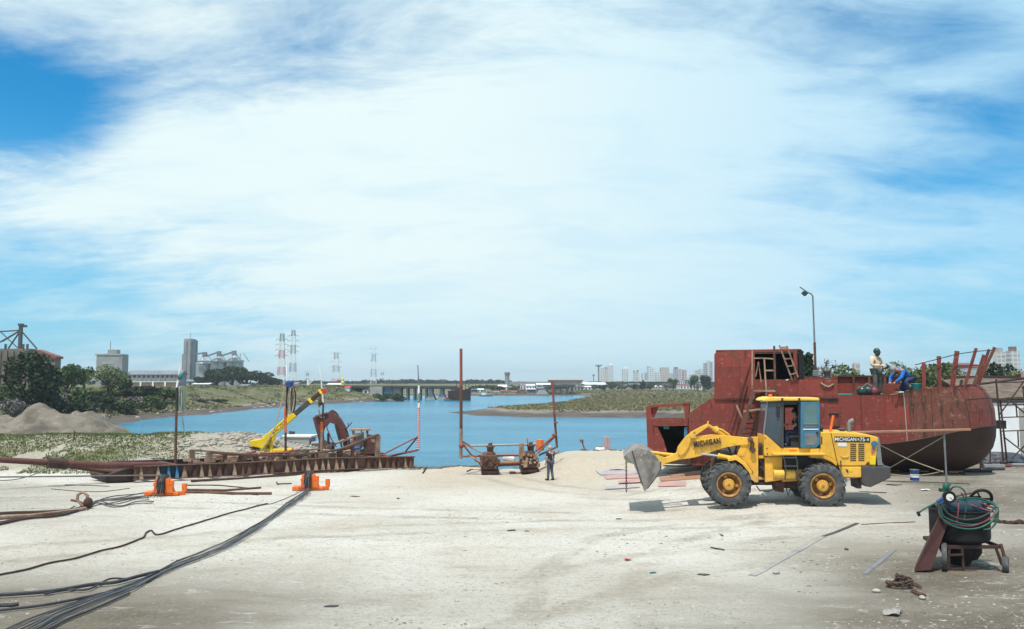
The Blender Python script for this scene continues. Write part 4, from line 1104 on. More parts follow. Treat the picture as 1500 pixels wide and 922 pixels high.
for i, (x0, x1, tp, Y, wm, rm, wn, lb) in enumerate([
    (713, 722, 572.5, 366, 'concrete', 'roof_red', 3, 'low red roofed quay house left of the round tower foot'), (723, 731, 573, 364, 'white', 'roof_grey', 3, 'low white quay house below the round tower'),
    (786, 796, 567, 380, 'concrete', 'roof_grey', 3, 'grey house left of the broken bridge span'), (733, 741, 571.5, 366, 'brick', 'roof_red', 2, 'brown quay shed between the two white quay houses'),
    (748, 757, 572, 366, 'white', 'roof_red', 3, 'white quay house with a red roof right of the round tower'), (786, 806, 561.5, 470, 'white', 'white', 5, 'pale hall behind the broken bridge span'),
    (760, 771, 560.8, 460, 'concrete', 'roof_red', 4, 'house with a red roof high behind the tall white harbour house'), (889, 897, 563, 500, 'white', 'roof_red', 3, 'white house with a red roof right of the wide warehouse'),
    (906, 918, 563.5, 520, 'white', 'roof_grey', 4, 'white house below the lone pale yellowish tower'), (938, 950, 564, 500, 'concrete', 'white', 4, 'pale house below the slim pair of towers'),
    (972, 984, 563, 500, 'white', 'roof_grey', 4, 'white house below the pinkish slab tower'), (985, 994, 561, 480, 'concrete', 'roof_red', 3, 'house with a red roof left of the pale house cluster'), (1018, 1028, 561, 420, 'white', 'roof_grey', 3, 'white house below the dark tower trio')]):
    shed('house', lb, 'house', x0, x1, tp, Y, 7, wm, rm, tp + 2.2, GF, wn)

# city
def tower_mat(name, wall, win, sx, sz):
    m, t, b = new_mat(name); q = NT(t)
    tcn = q.n('ShaderNodeTexCoord').outputs['Object']
    mp = q.n('ShaderNodeMapping'); q.l(tcn, mp.inputs[0]); mp.inputs['Rotation'].default_value = (R(90), 0, 0)
    br = q.n('ShaderNodeTexBrick'); q.l(mp.outputs[0], br.inputs['Vector'])
    br.offset = 0.0; br.inputs['Scale'].default_value = 1.0; br.inputs['Brick Width'].default_value = sx; br.inputs['Row Height'].default_value = sz
    br.inputs['Mortar Size'].default_value = 0.55; br.inputs['Mortar Smooth'].default_value = 0.1
    br.inputs['Color1'].default_value = (*win, 1); br.inputs['Color2'].default_value = (*[c * 1.5 for c in win], 1); br.inputs['Mortar'].default_value = (*wall, 1)
    q.l(br.outputs[0], b.inputs['Base Color']); b.inputs['Roughness'].default_value = 0.7
    return m
TM = {'w': tower_mat('white_tower_wall', (0.72, 0.72, 0.70), (0.22, 0.27, 0.32), 3.4, 3.0), 'c': tower_mat('cream_tower_wall', (0.62, 0.56, 0.48), (0.22, 0.24, 0.28), 3.2, 3.0),
      'p': tower_mat('pinkish_tower_wall', (0.56, 0.44, 0.38), (0.24, 0.22, 0.22), 3.6, 3.0), 'g': tower_mat('grey_tower_wall', (0.38, 0.42, 0.46), (0.12, 0.16, 0.22), 3.2, 3.0),
      'r': M['white_red'], 'd': M['roof_grey']}
GCY = 'high-rise towers of the far city'
def tower(x0, x1, tp, Y, mk, label, cap=None, slant=0, stripe=None):
    g_ = thing('city_tower', label, 'tower block', group=GCY)
    mb = MB(); a, c, zb, zt = bx(mb, x0, x1, tp, Y, (x1 - x0) * Y / FPX * 0.9)
    dp = (x1 - x0) * Y / FPX * 0.9
    if slant:
        zs = at(x1, tp + slant, Y).z
        mb = MB(); mb.prism([(a, zb), (c, zb), (c, zs), (a, zt)], Y, Y + dp)
    mb.build('shaft', TM[mk], g_)
    if cap:
        w_ = c - a; mb = MB(); mb.box(((a + c) / 2, Y + dp * .5, zt + 1.6), (w_ * cap[1], dp * .6, 3.2)); mb.build('roof_room', M[cap[0]], g_)
    if stripe:
        for f in stripe[1]:
            mb = MB(); mb.box((a + (c - a) * f, Y - .3, (zb + zt) / 2), ((c - a) * .22, .6, zt - zb)); mb.build('stripe', M[stripe[0]], g_)
tower(879.5, 885, 539, 1350, 'w', 'white tower just right of the T-shaped mast')
tower(885.5, 891, 541, 1300, 'c', 'cream tower with a dark crown near the T-shaped mast', ('roof_grey', .6))
tower(891.2, 899, 535, 1320, 'w', 'broad white tower, tallest at the left end of the city', ('white', .5))
tower(912.5, 921, 540, 1300, 'w', 'pale yellowish tower standing alone in the left of the city', ('white', .7))
tower(927.8, 931, 546, 1280, 'c', 'slim cream tower, left of a pair with dark tops', ('roof_grey', .7))
tower(932.4, 936.5, 545.5, 1290, 'w', 'slim white tower, right of a pair with dark tops', ('roof_grey', .7))
tower(940, 944, 547, 1350, 'w', 'short white tower left of the slant topped tower')
tower(945, 949, 546, 1380, 'g', 'grey tower close left of the slant topped tower')
tower(949.6, 959, 536, 1250, 'w', 'bright white tower with a slanting top', None, 4.5)
tower(960, 968, 546, 1260, 'w', 'wide low white block right of the slant topped tower')
tower(968.5, 980.5, 538.5, 1290, 'p', 'broad pinkish beige slab tower')
tower(981, 987, 547, 1300, 'c', 'low cream block right of the broad pinkish tower')
tower(987.5, 994, 541, 1330, 'g', 'greenish grey tower with a red roof', ('roof_red', .8))
tower(995, 999.5, 541, 1240, 'w', 'white tower with one red stripe', None, 0, ('white_red', (.35,)))
tower(1000.3, 1006, 542, 1240, 'w', 'white tower with two red stripes', None, 0, ('white_red', (.12, .78)))
tower(1011, 1018, 549, 1300, 'c', 'low cream block at the foot of the hill with dark towers')
tower(1019, 1024.5, 542.5, 1280, 'c', 'cream block left of the dark tower trio')
tower(1025, 1030.5, 541, 1290, 'w', 'white block touching the dark tower trio')
tower(1031.5, 1035.5, 532, 1260, 'g', 'dark grey tower with brown stripe, left of the trio', None, 0, ('roof_red', (.8,)))
tower(1036.5, 1040.2, 528.5, 1260, 'p', 'tallest brown and white tower of the dark trio', None, 0, ('white', (.3,)))
tower(1041, 1044.5, 530, 1270, 'g', 'dark grey tower, right of the trio beside the ship')
tower(1462, 1475, 516, 620, 'c', 'cream tower block above the roof at far right', ('concrete', .6))
tower(1482, 1495.5, 514.5, 600, 'c', 'cream tower with a red roof room at the right edge', ('roof_red', .6))
tower(1252, 1260.5, 532, 520, 'p', 'small brown block rising behind the green trees beside the standing welder')
for px0, px1, tp, lb in [(862, 875, 559, 'low white city block left of the T-shaped mast'), (900, 911, 557, 'low white city block under the broad white tower'), (938, 956, 557.5, 'low pale city block under the slant topped tower'), (1010, 1030, 555.5, 'low pale city block on the hill below the cream tower')]:
    tower(px0, px1, tp, 1150, 'w', lb)
g = thing('water_mast', 'tall T-shaped water mast left of the city towers', 'mast')
Y = 900; p = at(877, 560, Y); zt = at(877, 536, Y).z
mb = MB(); mb.cyl((p.x, Y, zt / 2), .75, zt, 10); mb.build('stem', M['grey'], g)
mb = MB(); mb.lathe([(.8, zt - 1.5), (3.6, zt), (3.6, zt + .9), (.01, zt + 1.2)], 14, 'z', (p.x, Y, 0)); mb.build('tank', M['concrete_far'], g)
mb = MB(); p = at(869.5, 549, 700); 
g = thing('light_mast', 'short greenish mast left of the T-shaped water mast', 'mast'); mb.tube([(p.x, 700, 0), p], .35, 6); mb.build('stem', M['grey'], g); mb = MB(); mb.box((p.x, 700, p.z - .6), (1.6, 1.6, 1.2)); mb.build('lantern', M['teal'], g)

GT = 'trees on the marsh edge below the city'
for kd, px, pb, tp, Y, w, lb in [('mid', 898, 570, 559, 400, 16, 'boxy green tree at the left of the marsh edge'), ('bare', 910, 571, 558, 380, 14, 'grey bare tree right of the boxy green one'), ('dark', 884, 570, 564, 390, 8, 'small dark bush at the corner of the white warehouse'),
                                 ('dark', 942, 570, 556, 400, 10, 'dark narrow tree in the middle of the marsh edge'), ('mid', 952, 570, 560, 390, 16, 'grey green bush right of the dark narrow tree'), ('bare', 976, 570, 559, 380, 18, 'bare grey bush below the pinkish tower'),
                                 ('mid', 986, 568, 552, 400, 16, 'grey green pointed tree left of the pale house cluster'), ('mid', 1017, 567, 549, 360, 16, 'green tree below the dark tower trio'), ('dark', 1031, 568, 547, 350, 22, 'large dark green tree nearest the red ship'), ('bare', 1022, 569, 558, 330, 14, 'grey bush in front of the large dark green tree'),
                                 ('dark', 930, 569, 561, 420, 10, 'dark bush by the grey shed below the city'), ('mid', 720, 577, 566, 385, 14, 'green tree on the far quay by the green roofed shed'), ('dark', 733, 577, 565.5, 380, 16, 'dark tree on the far quay at the foot of the round tower'), ('mid', 752, 577, 566, 376, 16, 'green tree on the far quay right of the round tower'), ('bare', 852, 572, 563, 390, 12, 'bare tree in front of the white sheds')]:
    put_tree(kd, px, pb, tp, Y, w, lb, group=GT)

# far woods: one mass along the horizon
def woods(name, segs, seed, mat, leaf):
    rs_ = np.random.RandomState(seed); sp = []
    for (px0, px1, ta, tb, Y0, Y1, step) in segs:
        n_ = int((px1 - px0) / step)
        for k in range(n_):
            px = px0 + (px1 - px0) * (k + rs_.rand()) / n_; Y = rs_.uniform(Y0, Y1)
            tp = ta + (tb - ta) * (px - px0) / (px1 - px0) + rs_.uniform(-0.9, 1.8)
            p = at(px, tp, Y); z0 = H(p.x, Y); hh = max(1.5, p.z - z0); w = rs_.uniform(3.0, 5.5) * Y / FPX
            for j in range(3):
                f = rs_.uniform(.2, .9)
                sp.append(((p.x + rs_.normal(0, w * .4), Y + rs_.normal(0, w * .5), z0 + hh * f * .8), (w * .6, w * .6, hh * .3)))
    V = leaf_cloud(sp, leaf, 34000, seed)
    o = scatter_mesh(name, V, np.arange(len(V)).reshape(-1, 4), mat)
    return o
woods('far_woods', [(690, 860, 565, 564.5, 440, 480, 2.0), (800, 1050, 567, 564, 450, 520, 3.0), (860, 1050, 565, 560, 540, 640, 2.0), (380, 520, 557, 558.5, 600, 760, 2.0), (500, 560, 558, 556.5, 640, 760, 2), (560, 620, 557, 555.0, 640, 760, 1.6), (620, 690, 556, 557.5, 640, 760, 1.6), (690, 735, 556.0, 556, 620, 740, 1.6), (735, 770, 557, 560, 620, 700, 2), (860, 1050, 563, 561, 560, 640, 2.2), (190, 420, 560, 560, 420, 500, 3), (-30, 200, 556, 560, 420, 520, 3)], 77, M['leaf_dark'], 0.75)
# ------------------------------------------------------------------ dirt mound at the left
rs = np.random.RandomState(21)
def mound(name, label, cat, cx_, cy_, rx, ry, h, mat, seed, n=70):
    u = np.linspace(-1.15, 1.15, n); X, Y_ = np.meshgrid(u, u)
    r = np.hypot(X + .15 * vnoise(X * 3 + seed, Y_ * 3, 1.0), Y_)
    wx, wy = cx_ + X * rx, cy_ + Y_ * ry
    prof = np.clip(1 - r, 0, 1) ** 0.85 * h * (1 + .6 * vnoise(X + seed, Y_, 2.2)) + np.where(r < 1, h * (.16 * vnoise(X, Y_ + seed, 5) + .14 * vnoise(X, Y_, 11) + .10 * vnoise(X, Y_, 19)), 0)
    z = terr(wx, wy) + prof - .06 - .5 * sstep(1.0, 1.12, r)
    V = np.stack([wx, wy, z], -1).reshape(-1, 3); idx = np.arange(n * n).reshape(n, n)
    F = np.stack([idx[:-1, :-1], idx[:-1, 1:], idx[1:, 1:], idx[1:, :-1]], -1).reshape(-1, 4)
    me = raw_mesh(name, V, F, mat, True); o = bpy.data.objects.new(name, me); COL.objects.link(o)
    tag(o, label, cat); return o
M['dirt'] = paint('loose_dirt', (0.175, 0.148, 0.116), (0.105, 0.088, 0.068), 0.95, scale=0.45, amt=(0.42, 0.62), c3=(0.25, 0.22, 0.18), s3=2.6, amt3=(.56, .7), bump=1.0, bd=0.12)
mc = at(66, 612, 66)
mound('dirt_mound', 'large grey brown dirt mound with a pointed top at the left bank', 'dirt mound', mc.x, 66, 8.4, 6.5, at(66, 597, 66).z - H(mc.x, 66) + 0.1, M['dirt'], 4)
mc = at(-10, 615, 64)
mound('dirt_mound', 'lower dirt mound cut by the left edge of the photo', 'dirt mound', mc.x, 64, 6.5, 5.5, at(-10, 604, 64).z - H(mc.x, 64), M['dirt'], 9)
mr = at(135, 635, 60)
P = rnd_area(240, mr.x - 5, mr.x + 4, 57.5, 63, lambda x, y: sdf(x, y) > 0.4)
stones('mound_rubble', P, rs.uniform(0.07, 0.3, len(P)), M['stone'], 31, .6)
# concrete blocks of the old jetty
GJ = 'jetty blocks at the water edge'
for i, (px, py, Y, sx, sy, sz, lb) in enumerate([(438, 652, 57.5, 1.9, 1.2, .75, 'broken concrete jetty slab at the water edge under the crane boom'), (468, 656, 57, 1.2, 1.0, .55, 'small broken concrete block at the water edge left of the excavator')]):
    p = at(px, py, Y); z0 = H(p.x, Y); zt = at(px, py - (12 if i == 0 else 6), Y).z
    g = thing('jetty_block', lb, 'concrete block', (p.x, Y, 0), R(-8 + 20 * i), GJ)
    mb = MB(); mb.box((0, 0, (z0 + zt) / 2 - .1), (sx, sy, zt - z0 + .2)); mb.build('slab', M['concrete'], g, bevel=.06)
    mb = MB(); mb.box((.1, -.05, zt + .06), (sx * 1.06, sy * 1.05, .14)); mb.build('cap', M['white'] if i == 0 else M['concrete'], g, bevel=.03)
mb = MB(); p = at(425, 645, 58); mb.tube([(p.x - .1, 58, H(p.x, 58) - .2), (p.x + .12, 58, at(427, 632, 58).z)], .2, 9); tag(mb.build('mooring_post', M['rust'], None, True), 'short leaning rusty mooring post on the jetty slab', 'post')
mb = MB(); p = at(300, 640, 54.5); mb.bar(at(301, 637.5, 54.5), at(323, 638.5, 54.5), .3, .14); tag(mb.build('timber_baulk', M['rust_dark'], None), 'dark timber lying on the crest of the grassy berm', 'timber')
mb = MB(); p = ground(108, 645); mb.tube([p - Vector((0, 0, .2)), p + Vector((0.03, 0, .55))], .035, 6); tag(mb.build('stake', M['rust_dark'], None), 'thin short stake standing in the grass of the berm', 'stake')

# ------------------------------------------------------------------ launching cradle
A0 = ground(196, 707.5); B0 = ground(606, 688)
dv = (B0 - A0); ang = math.atan2(dv.y, dv.x); Lc = math.hypot(dv.x, dv.y)
fc = Frame((A0.x, A0.y, 0), ang)
cr = thing('slipway_cradle', 'long rusty steel launching cradle with ribbed side beams and tall rope masts', 'cradle', fc.o, ang)
def gz(u, d): w = fc.world(u, d, 0); return H(w.x, w.y)
def beam(name, us, d, zb, h, mat, stiff=True, n=34, face=-1):
    mb = MB()
    for i in range(len(us) - 1):
        a = Vector((us[i], d, zb[i])); c = Vector((us[i + 1], d, zb[i + 1]))
        mb.bar(a + Vector((0, 0, h * .5)), c + Vector((0, 0, h * .5)), .03, h)
        mb.bar(a + Vector((0, 0, h)), c + Vector((0, 0, h)), .34, .045); mb.bar(a + Vector((0, 0, .02)), c + Vector((0, 0, .02)), .42, .045)
    mb.build(name, mat, cr)
us = [0, Lc * .33, Lc * .66, Lc]
zb = [gz(u, 0) + .12 for u in us]
hb = 0.66
beam('side_beam', us, 0, zb, hb, M['rust'])
for k in range(38):                                     # the tapered stiffeners along the near beam
    u = .3 + (Lc - .6) * k / 37; z0 = np.interp(u, us, zb) + .04
    if fc.uv(234, 692, 0)[0] < u < fc.uv(258, 692, 0)[0]: mt_ = M['blue_door']
    else: mt_ = M[('rust_pale', 'rust', 'rust_pale', 'rust_pale', 'rust_dark', 'rust_pale', 'rust')[(k * 5 + k // 3) % 7]]
    if k in (1, 17, 29): continue
    mb = MB(); w_ = .08 + .015 * ((k * 7) % 4); u += .05 * math.sin(k * 2.3)
    mb.add([(u - w_, -.02, z0), (u + w_, -.02, z0), (u + .03, -.02, z0 + hb - .08), (u - .03, -.02, z0 + hb - .08), (u - w_, -.21, z0), (u + w_, -.21, z0), (u + .03, -.07, z0 + hb - .1), (u - .03, -.07, z0 + hb - .1)],
           [(4, 5, 6, 7), (0, 4, 7, 3), (1, 2, 6, 5), (3, 7, 6, 2), (0, 1, 5, 4)])
    mb.build('stiffener', mt_, cr)
mb = MB()
for (ua, ub, mt_) in ((fc.uv(229, 692, 0)[0], fc.uv(268, 692, 0)[0], 'blue'),):
    mb.box(((ua + ub) / 2, -.035, np.interp(ua, us, zb) + hb * .5), (ub - ua, .02, hb * .8))
mb.build('painted_panel', M['navy'], cr)
DW = 3.4
zb2 = [gz(u, DW) + .12 for u in us]; zb2 = [max(a, b_) for a, b_ in zip(zb, zb2)]
beam('side_beam', us, DW, zb, hb, M['rust_dark'])
for k in range(10):
    u = .6 + (Lc - 1.2) * k / 9; z = np.interp(u, us, zb) + hb * .78
    mb = MB(); mb.box((u, DW / 2, z), (.26, DW - .06, .22)); mb.build('cross_beam', M['rust'], cr)
# raised stringers with short posts on the deck
uA, uB = fc.uv(306, 672, .5)[0], fc.uv(553, 668, .5)[0]
pts = []
for k in range(13):
    f = k / 12; u = uA + (uB - uA) * f
    sag = .55 - .32 * math.sin(math.pi * min(1, f * 1.15)) + .75 * max(0, (f - .72) / .28) ** 1.4
    pts.append((u, .5, np.interp(u, us, zb) + hb + sag))
mb = MB()
for i in range(12): mb.bar(pts[i], pts[i + 1], .26, .10)
mb.build('deck_rail', M['rust'], cr)
mb = MB()
for i in range(12):
    a = Vector(pts[i]) + Vector((.25, 2.3, -.05)); c = Vector(pts[i + 1]) + Vector((.25, 2.3, -.05)); mb.bar(a, c, .24, .10)
mb.build('deck_rail', M['rust_pale'], cr)
for i in range(13):
    for dy, mt_ in ((.5, 'rust'), (2.8, 'rust_dark')):
        p = pts[i]; z0 = np.interp(p[0], us, zb) + hb + .02
        mb = MB(); mb.box((p[0], dy, (z0 + p[2]) / 2), (.16 if i % 3 else .3, .14, max(.05, p[2] - z0))); mb.build('post', M[mt_] if i % 4 else M['rust_pale'], cr)
mb = MB()
for (f0, f1, d0, d1) in ((.33, .45, .9, 2.6), (.36, .52, 2.4, .8), (.28, .40, 1.2, 1.4), (.47, .6, 1.5, 2.2)):
    za = np.interp(Lc * f0, us, zb) + hb + .25; zc = np.interp(Lc * f1, us, zb) + hb + .35
    mb.tube([(Lc * f0, d0, za), (Lc * f1, d1, zc)], .06, 7)
mb.build('loose_pipe', M['rust_red'], cr)
rs_ = random.Random(5); mb = MB()
for k in range(46):
    u = Lc * (.2 + .62 * rs_.random()); d = .4 + 2.6 * rs_.random(); s_ = .12 + .28 * rs_.random(); mb = MB()
    mb.box((u, d, np.interp(u, us, zb) + hb + s_ * .35), (s_ * 1.6, s_, s_ * .7), Matrix.Rotation(rs_.random() * 3, 3, 'Z'))
    mb.build('keel_block', M['rust_pale'], cr)
# left end: the heavy shoe and tow bar
mb = MB(); za = zb[0]
mb.prism([(0.0, za + hb - .1), (-.4, za + hb * .75), (-1.2, za + .25), (-1.1, za - .05), (0.2, za - .08)], .3, DW - .4); mb.build('end_shoe', M['rust_dark'], cr)
e0 = fc.p3(0, 674, -.3); e1 = fc.p3(150, 682, 0.2); e2 = fc.p3(300, 678, 0.5)
mb = MB(); mb.tube([fc.p3(-160, 671, -.8), fc.p3(-60, 672, -.6), e0, e1, fc.p3(236, 681, .3)], [.10, .10, .13, .17, .16], 10); mb.build('tow_bar', M['rust_brown'], cr, smooth=True)
mb = MB(); mb.tube([fc.p3(60, 676, .3), fc.p3(150, 690, .9), fc.p3(225, 700, 1.4)], .12, 9); mb.build('tow_bar', M['rust'], cr, smooth=True)
mb = MB(); mb.tube([fc.p3(70, 678, -.2), fc.p3(98, 680, -.2)], .24, 9); mb.build('tow_bar_joint', M['rust_dark'], cr, smooth=True)
# masts
def mast(px, d, segs, r0=.10):
    """segs: list of (px, py_top, radius, material)"""
    prev = None
    for (xa, ya, xb, yb, r_, mt_) in segs:
        a = fc.p3(xa, ya, d); c = fc.p3(xb, yb, d)
        mb = MB(); mb.tube([a, c], [r_, r_ * .92], 10); mb.build('guide_mast', M[mt_], cr, smooth=True)
mast(258, 2.2, [(257, 678, 259, 568, 0.069, 'rust'), (259, 568, 261.5, 552, 0.056, 'white'), (260, 556, 261, 549, 0.063, 'white_red'), (261.5, 549, 264.5, 537, 0.033, 'white')])
mast(420, 2.2, [(418.5, 676, 418.3, 634, 0.073, 'rust'), (418.3, 634, 417.8, 598, 0.076, 'orange'), (419.3, 612, 421, 565, 0.066, 'rust_dark'), (421, 568, 419.8, 534, 0.050, 'white')])
mast(470, 2.6, [(471, 668, 471.5, 633, 0.086, 'rust_pale'), (471.5, 633, 471.3, 618, 0.092, 'orange'), (472.5, 622, 473.5, 590, 0.066, 'rust'), (473.5, 592, 470.8, 560, 0.050, 'white'), (470.8, 560, 468, 536, 0.033, 'white')])
# the right guide post on its outrigger
P0 = fc.p3(555, 672, .6); foot = fc.p3(612.5, 659.5, .6); knee = fc.p3(612, 640, .6); top = fc.p3(613.5, 596, .6)
mb = MB(); mb.tube([P0, foot], .065, 8); mb.build('outrigger', M['rust_red'], cr, smooth=True)
mb = MB(); mb.tube([fc.p3(557, 668, .4), knee], .045, 8); mb.build('outrigger', M['rust_red'], cr, smooth=True)
mb = MB(); mb.tube([fc.p3(594, 662, .6), knee], .05, 8); mb.build('outrigger', M['rust_dark'], cr, smooth=True)
n_ = 19
for k in range(n_):
    a = foot.lerp(top, k / n_); c = foot.lerp(top, (k + .55) / n_); e = foot.lerp(top, (k + 1) / n_)
    mb = MB(); mb.tube([a, c], .085, 10); mb.build('post_band', M['white_red'], cr, smooth=True)
    mb = MB(); mb.tube([c, e], .08, 10); mb.build('post_band', M['white'], cr, smooth=True)
mb = MB(); mb.tube([top, fc.p3(613.5, 565, .6)], .06, 9); mb.build('guide_mast', M['white'], cr, smooth=True)
mb = MB(); mb.tube([fc.p3(613.7, 585, .6), fc.p3(613.7, 576, .6)], .07, 9); mb.build('post_band', M['white_red'], cr, smooth=True)
mb = MB(); mb.tube([fc.p3(613.5, 565, .6), fc.p3(612, 535, .6)], [.04, .03], 8); mb.build('guide_mast', M['grey'], cr, smooth=True)
mb = MB(); mb.tube([fc.p3(590, 685, 0), fc.p3(600, 668, .4)], .05, 7); mb.tube([fc.p3(580, 688, 0), fc.p3(592, 670, .3)], .05, 7); mb.build('outrigger', M['rust_pale'], cr)

# ropes on the masts
GR = 'rope coils hung on the cradle masts'
def rope_coil(px, py0, py1, d, wpx, mat, label, n=5, seed=1):
    r_ = random.Random(seed)
    g = thing('rope_coil', label, 'rope', fc.o, ang, GR)
    for k in range(n):
        x0 = px + r_.uniform(-wpx, wpx) * .35; w_ = wpx * r_.uniform(.35, .6); yb = py1 - r_.uniform(0, (py1 - py0) * .3); dd = d - .12 - .03 * k
        L = []
        for j in range(17):
            th = 2 * math.pi * j / 16
            L.append(fc.p3(x0 + w_ * math.sin(th) * (0.7 + .3 * math.cos(th * .5)) + r_.uniform(-.3, .3), (py0 + yb) / 2 - (yb - py0) / 2 * math.cos(th), dd))
        mb = MB(); mb.tube(L, .035, 6, cap=False); mb.build('loop', M[mat[k % len(mat)]], g, smooth=True)
    return g
rope_coil(266, 566, 604, 2.1, 7, ['rope_green', 'rope', 'rope_green'], 'pale green rope coil hung on the leftmost mast', 6, 2)
rope_coil(258.5, 568, 607, 2.0, 3.5, ['black', 'rust_dark'], 'dark rope coil wrapped round the top of the leftmost mast', 3, 5)
rope_coil(426, 566, 612, 2.1, 9, ['rope', 'rust_dark', 'rope'], 'long tan rope coil hung on the mast with the orange band', 6, 3)
rope_coil(468, 583, 598, 2.5, 4, ['rope'], 'small tan rope coil on the white topped mast over the excavator', 4, 4)
rope_coil(612, 578, 592, .5, 4, ['teal', 'rope_green'], 'small green rope coil on the red and white post', 4, 6)
mb = MB(); mb.ball(fc.p3(263.5, 552, 2.0), .16, 10, 7); o = mb.build('float', M['teal'], None, True); o.location = fc.o; o.rotation_euler = (0, 0, ang); tag(o, 'small dark green float tied to the white tip of the leftmost mast', 'float')
mb = MB(); mb.lathe([(.01, -.18), (.2, -.18), (.24, .12), (.12, .2), (.01, .2)], 12, 'z', fc.p3(424, 563, 2.0)); o = mb.build('lamp', M['blue'], None, True); o.location = fc.o; o.rotation_euler = (0, 0, ang); tag(o, 'blue bucket shaped float on top of the mast with the orange band', 'float')
def slack(a, c, sag, n=12): return [a.lerp(c, k / n) - Vector((0, 0, sag * 4 * (k / n) * (1 - k / n))) for k in range(n + 1)]
GRL = 'mooring lines hanging from the cradle masts'
for (xa, ya, xb, yb, d, sg, mt_, lb) in [(416, 572, 402, 628, 2.0, .1, 'rope', 'tan rope slanting down left from the orange banded mast'), (402, 628, 360, 690, 1.6, .15, 'rope', 'tan rope trailing from the crane boom down to the cradle deck'),
                                         (266, 604, 272, 640, 2.0, .1, 'rope_green', 'pale rope tail below the leftmost coil'), (474, 612, 493, 655, 2.4, .2, 'rust_red', 'thin red rope from the white topped mast to the deck'), (467, 600, 469, 612, 2.4, .0, 'rope', 'short rope tail under the small tan coil')]:
    mb = MB(); mb.tube(slack(fc.p3(xa, ya, d), fc.p3(xb, yb, d), sg), .032, 6); o = mb.build('rope', M[mt_], None, True); o.location = fc.o; o.rotation_euler = (0, 0, ang); tag(o, lb, 'rope', GRL)

# ------------------------------------------------------------------ yellow crane boom behind the berm
fk = Frame((at(395, 650, 50.5).x, 50.5, 0), R(4))
ck = thing('boom_crane', 'small yellow telescopic boom crane reaching over the cradle', 'crane', fk.o, R(4))
def fbox(fr, par, name, mat, xa, ya, xb, yb, w, dpt, d=0.0, bev=.03):
    mb = MB(); mb.bar(fr.p3(xa, ya, d), fr.p3(xb, yb, d), dpt, w, (0, 0, 1)); return mb.build(name, mat, par, bevel=bev)
S_ = 50.5 / FPX
fbox(fk, ck, 'boom', M['bright_yellow'], 389, 644, 432, 606.5, 9 * S_, .42)
fbox(fk, ck, 'boom_extension', M['grey_dark'], 430, 608.5, 456, 586.5, 7 * S_, .32)
fbox(fk, ck, 'boom_extension', M['rust_dark'], 454, 588.2, 474, 571.5, 5.5 * S_, .24)
fbox(fk, ck, 'boom_collar', M['bright_yellow'], 453.2, 588.9, 456.5, 586, 8 * S_, .36)
fbox(fk, ck, 'boom_head', M['bright_yellow'], 468, 575.2, 471, 573, 7.5 * S_, .3)
fbox(fk, ck, 'boom_head', M['red'], 472, 574.5, 478, 571.5, 6 * S_, .26)
mb = MB(); mb.prism(fk.poly([(368.5, 645), (381, 643.5), (388, 641), (391, 636), (396, 633), (399, 640), (394, 650), (388, 657), (381, 655.5), (368.5, 653)]), -.45, .5); mb.build('counterweight', M['bright_yellow'], ck, bevel=.04)
mb = MB(); mb.prism(fk.poly([(381.5, 655), (390, 655), (391.5, 672), (382, 672)]), -.3, .3); mb.build('pedestal', M['bright_yellow'], ck)
mb = MB(); mb.tube([fk.p3(397.5, 664, -.2), fk.p3(397.5, 648, -.1), fk.p3(402, 640, -.1)], .10, 8); mb.build('luffing_cylinder', M['bright_yellow'], ck, True)
mb = MB(); mb.box(fk.p3(408, 661, .2), (1.6, .8, .30)); mb.build('outrigger', M['bright_yellow'], ck, bevel=.03)
mb = MB(); mb.tube([fk.p3(470, 576, -.1), fk.p3(470, 590, -.1)], .03, 6); mb.ball(fk.p3(470, 591, -.1), .12); mb.build('hook', M['rust_dark'], ck)

def text_mesh(body, size, mat, parent, name='lettering', ext=.004, sx=1.0, bold=0.0, align='CENTER'):
    cu = bpy.data.curves.new(name, 'FONT'); cu.body = body; cu.size = size; cu.extrude = ext; cu.align_x = align; cu.align_y = 'CENTER'; cu.offset = bold
    tmp = bpy.data.objects.new('tmp', cu); COL.objects.link(tmp)
    bpy.context.view_layer.update()
    me = bpy.data.meshes.new_from_object(tmp.evaluated_get(bpy.context.evaluated_depsgraph_get()))
    bpy.data.objects.remove(tmp); bpy.data.curves.remove(cu)
    me.materials.clear(); me.materials.append(mat)
    for v in me.vertices: v.co.x *= sx
    o = bpy.data.objects.new(name, me); COL.objects.link(o)
    if parent is not None: o.parent = parent
    return o
o = text_mesh('BACZEZ', .30, M['grey_dark'], ck, sx=.95); p = fk.p3(409, 626.5, -.215); o.location = p
q0, q1 = fk.p3(389, 644, 0), fk.p3(432, 606.5, 0); o.rotation_euler = (math.pi / 2, -math.atan2(q1.z - q0.z, q1.x - q0.x), 0)

# ------------------------------------------------------------------ rusty excavator
fe = Frame((at(505, 655, 56.5).x, 56.5, 0), R(6))
ex = thing('excavator', 'derelict rusty excavator with arched boom and battered open cab by the water', 'excavator', fe.o, R(6))
mb = MB(); mb.prism(fe.poly([(473, 622), (476, 609), (483, 604), (491, 605), (500, 614), (507, 626), (512, 642), (515, 660), (505, 662), (502, 646), (497, 632), (490, 621), (483, 619), (478, 626)]), -.28, .28); mb.build('boom', M['rust_brown'], ex, bevel=.03)
mb = MB(); mb.prism(fe.poly([(477, 607), (484, 602), (487, 600.5), (492, 603), (497, 609), (492, 607), (485, 606)]), -.12, .12); mb.build('boom_bracket', M['rust'], ex)
mb = MB(); mb.prism(fe.poly([(458.5, 612), (463, 609.5), (475, 614), (477, 622), (474, 634), (475, 652), (470, 656), (465, 636), (461, 622)]), -.22, .22); mb.build('stick', M['rust_brown'], ex, bevel=.03)
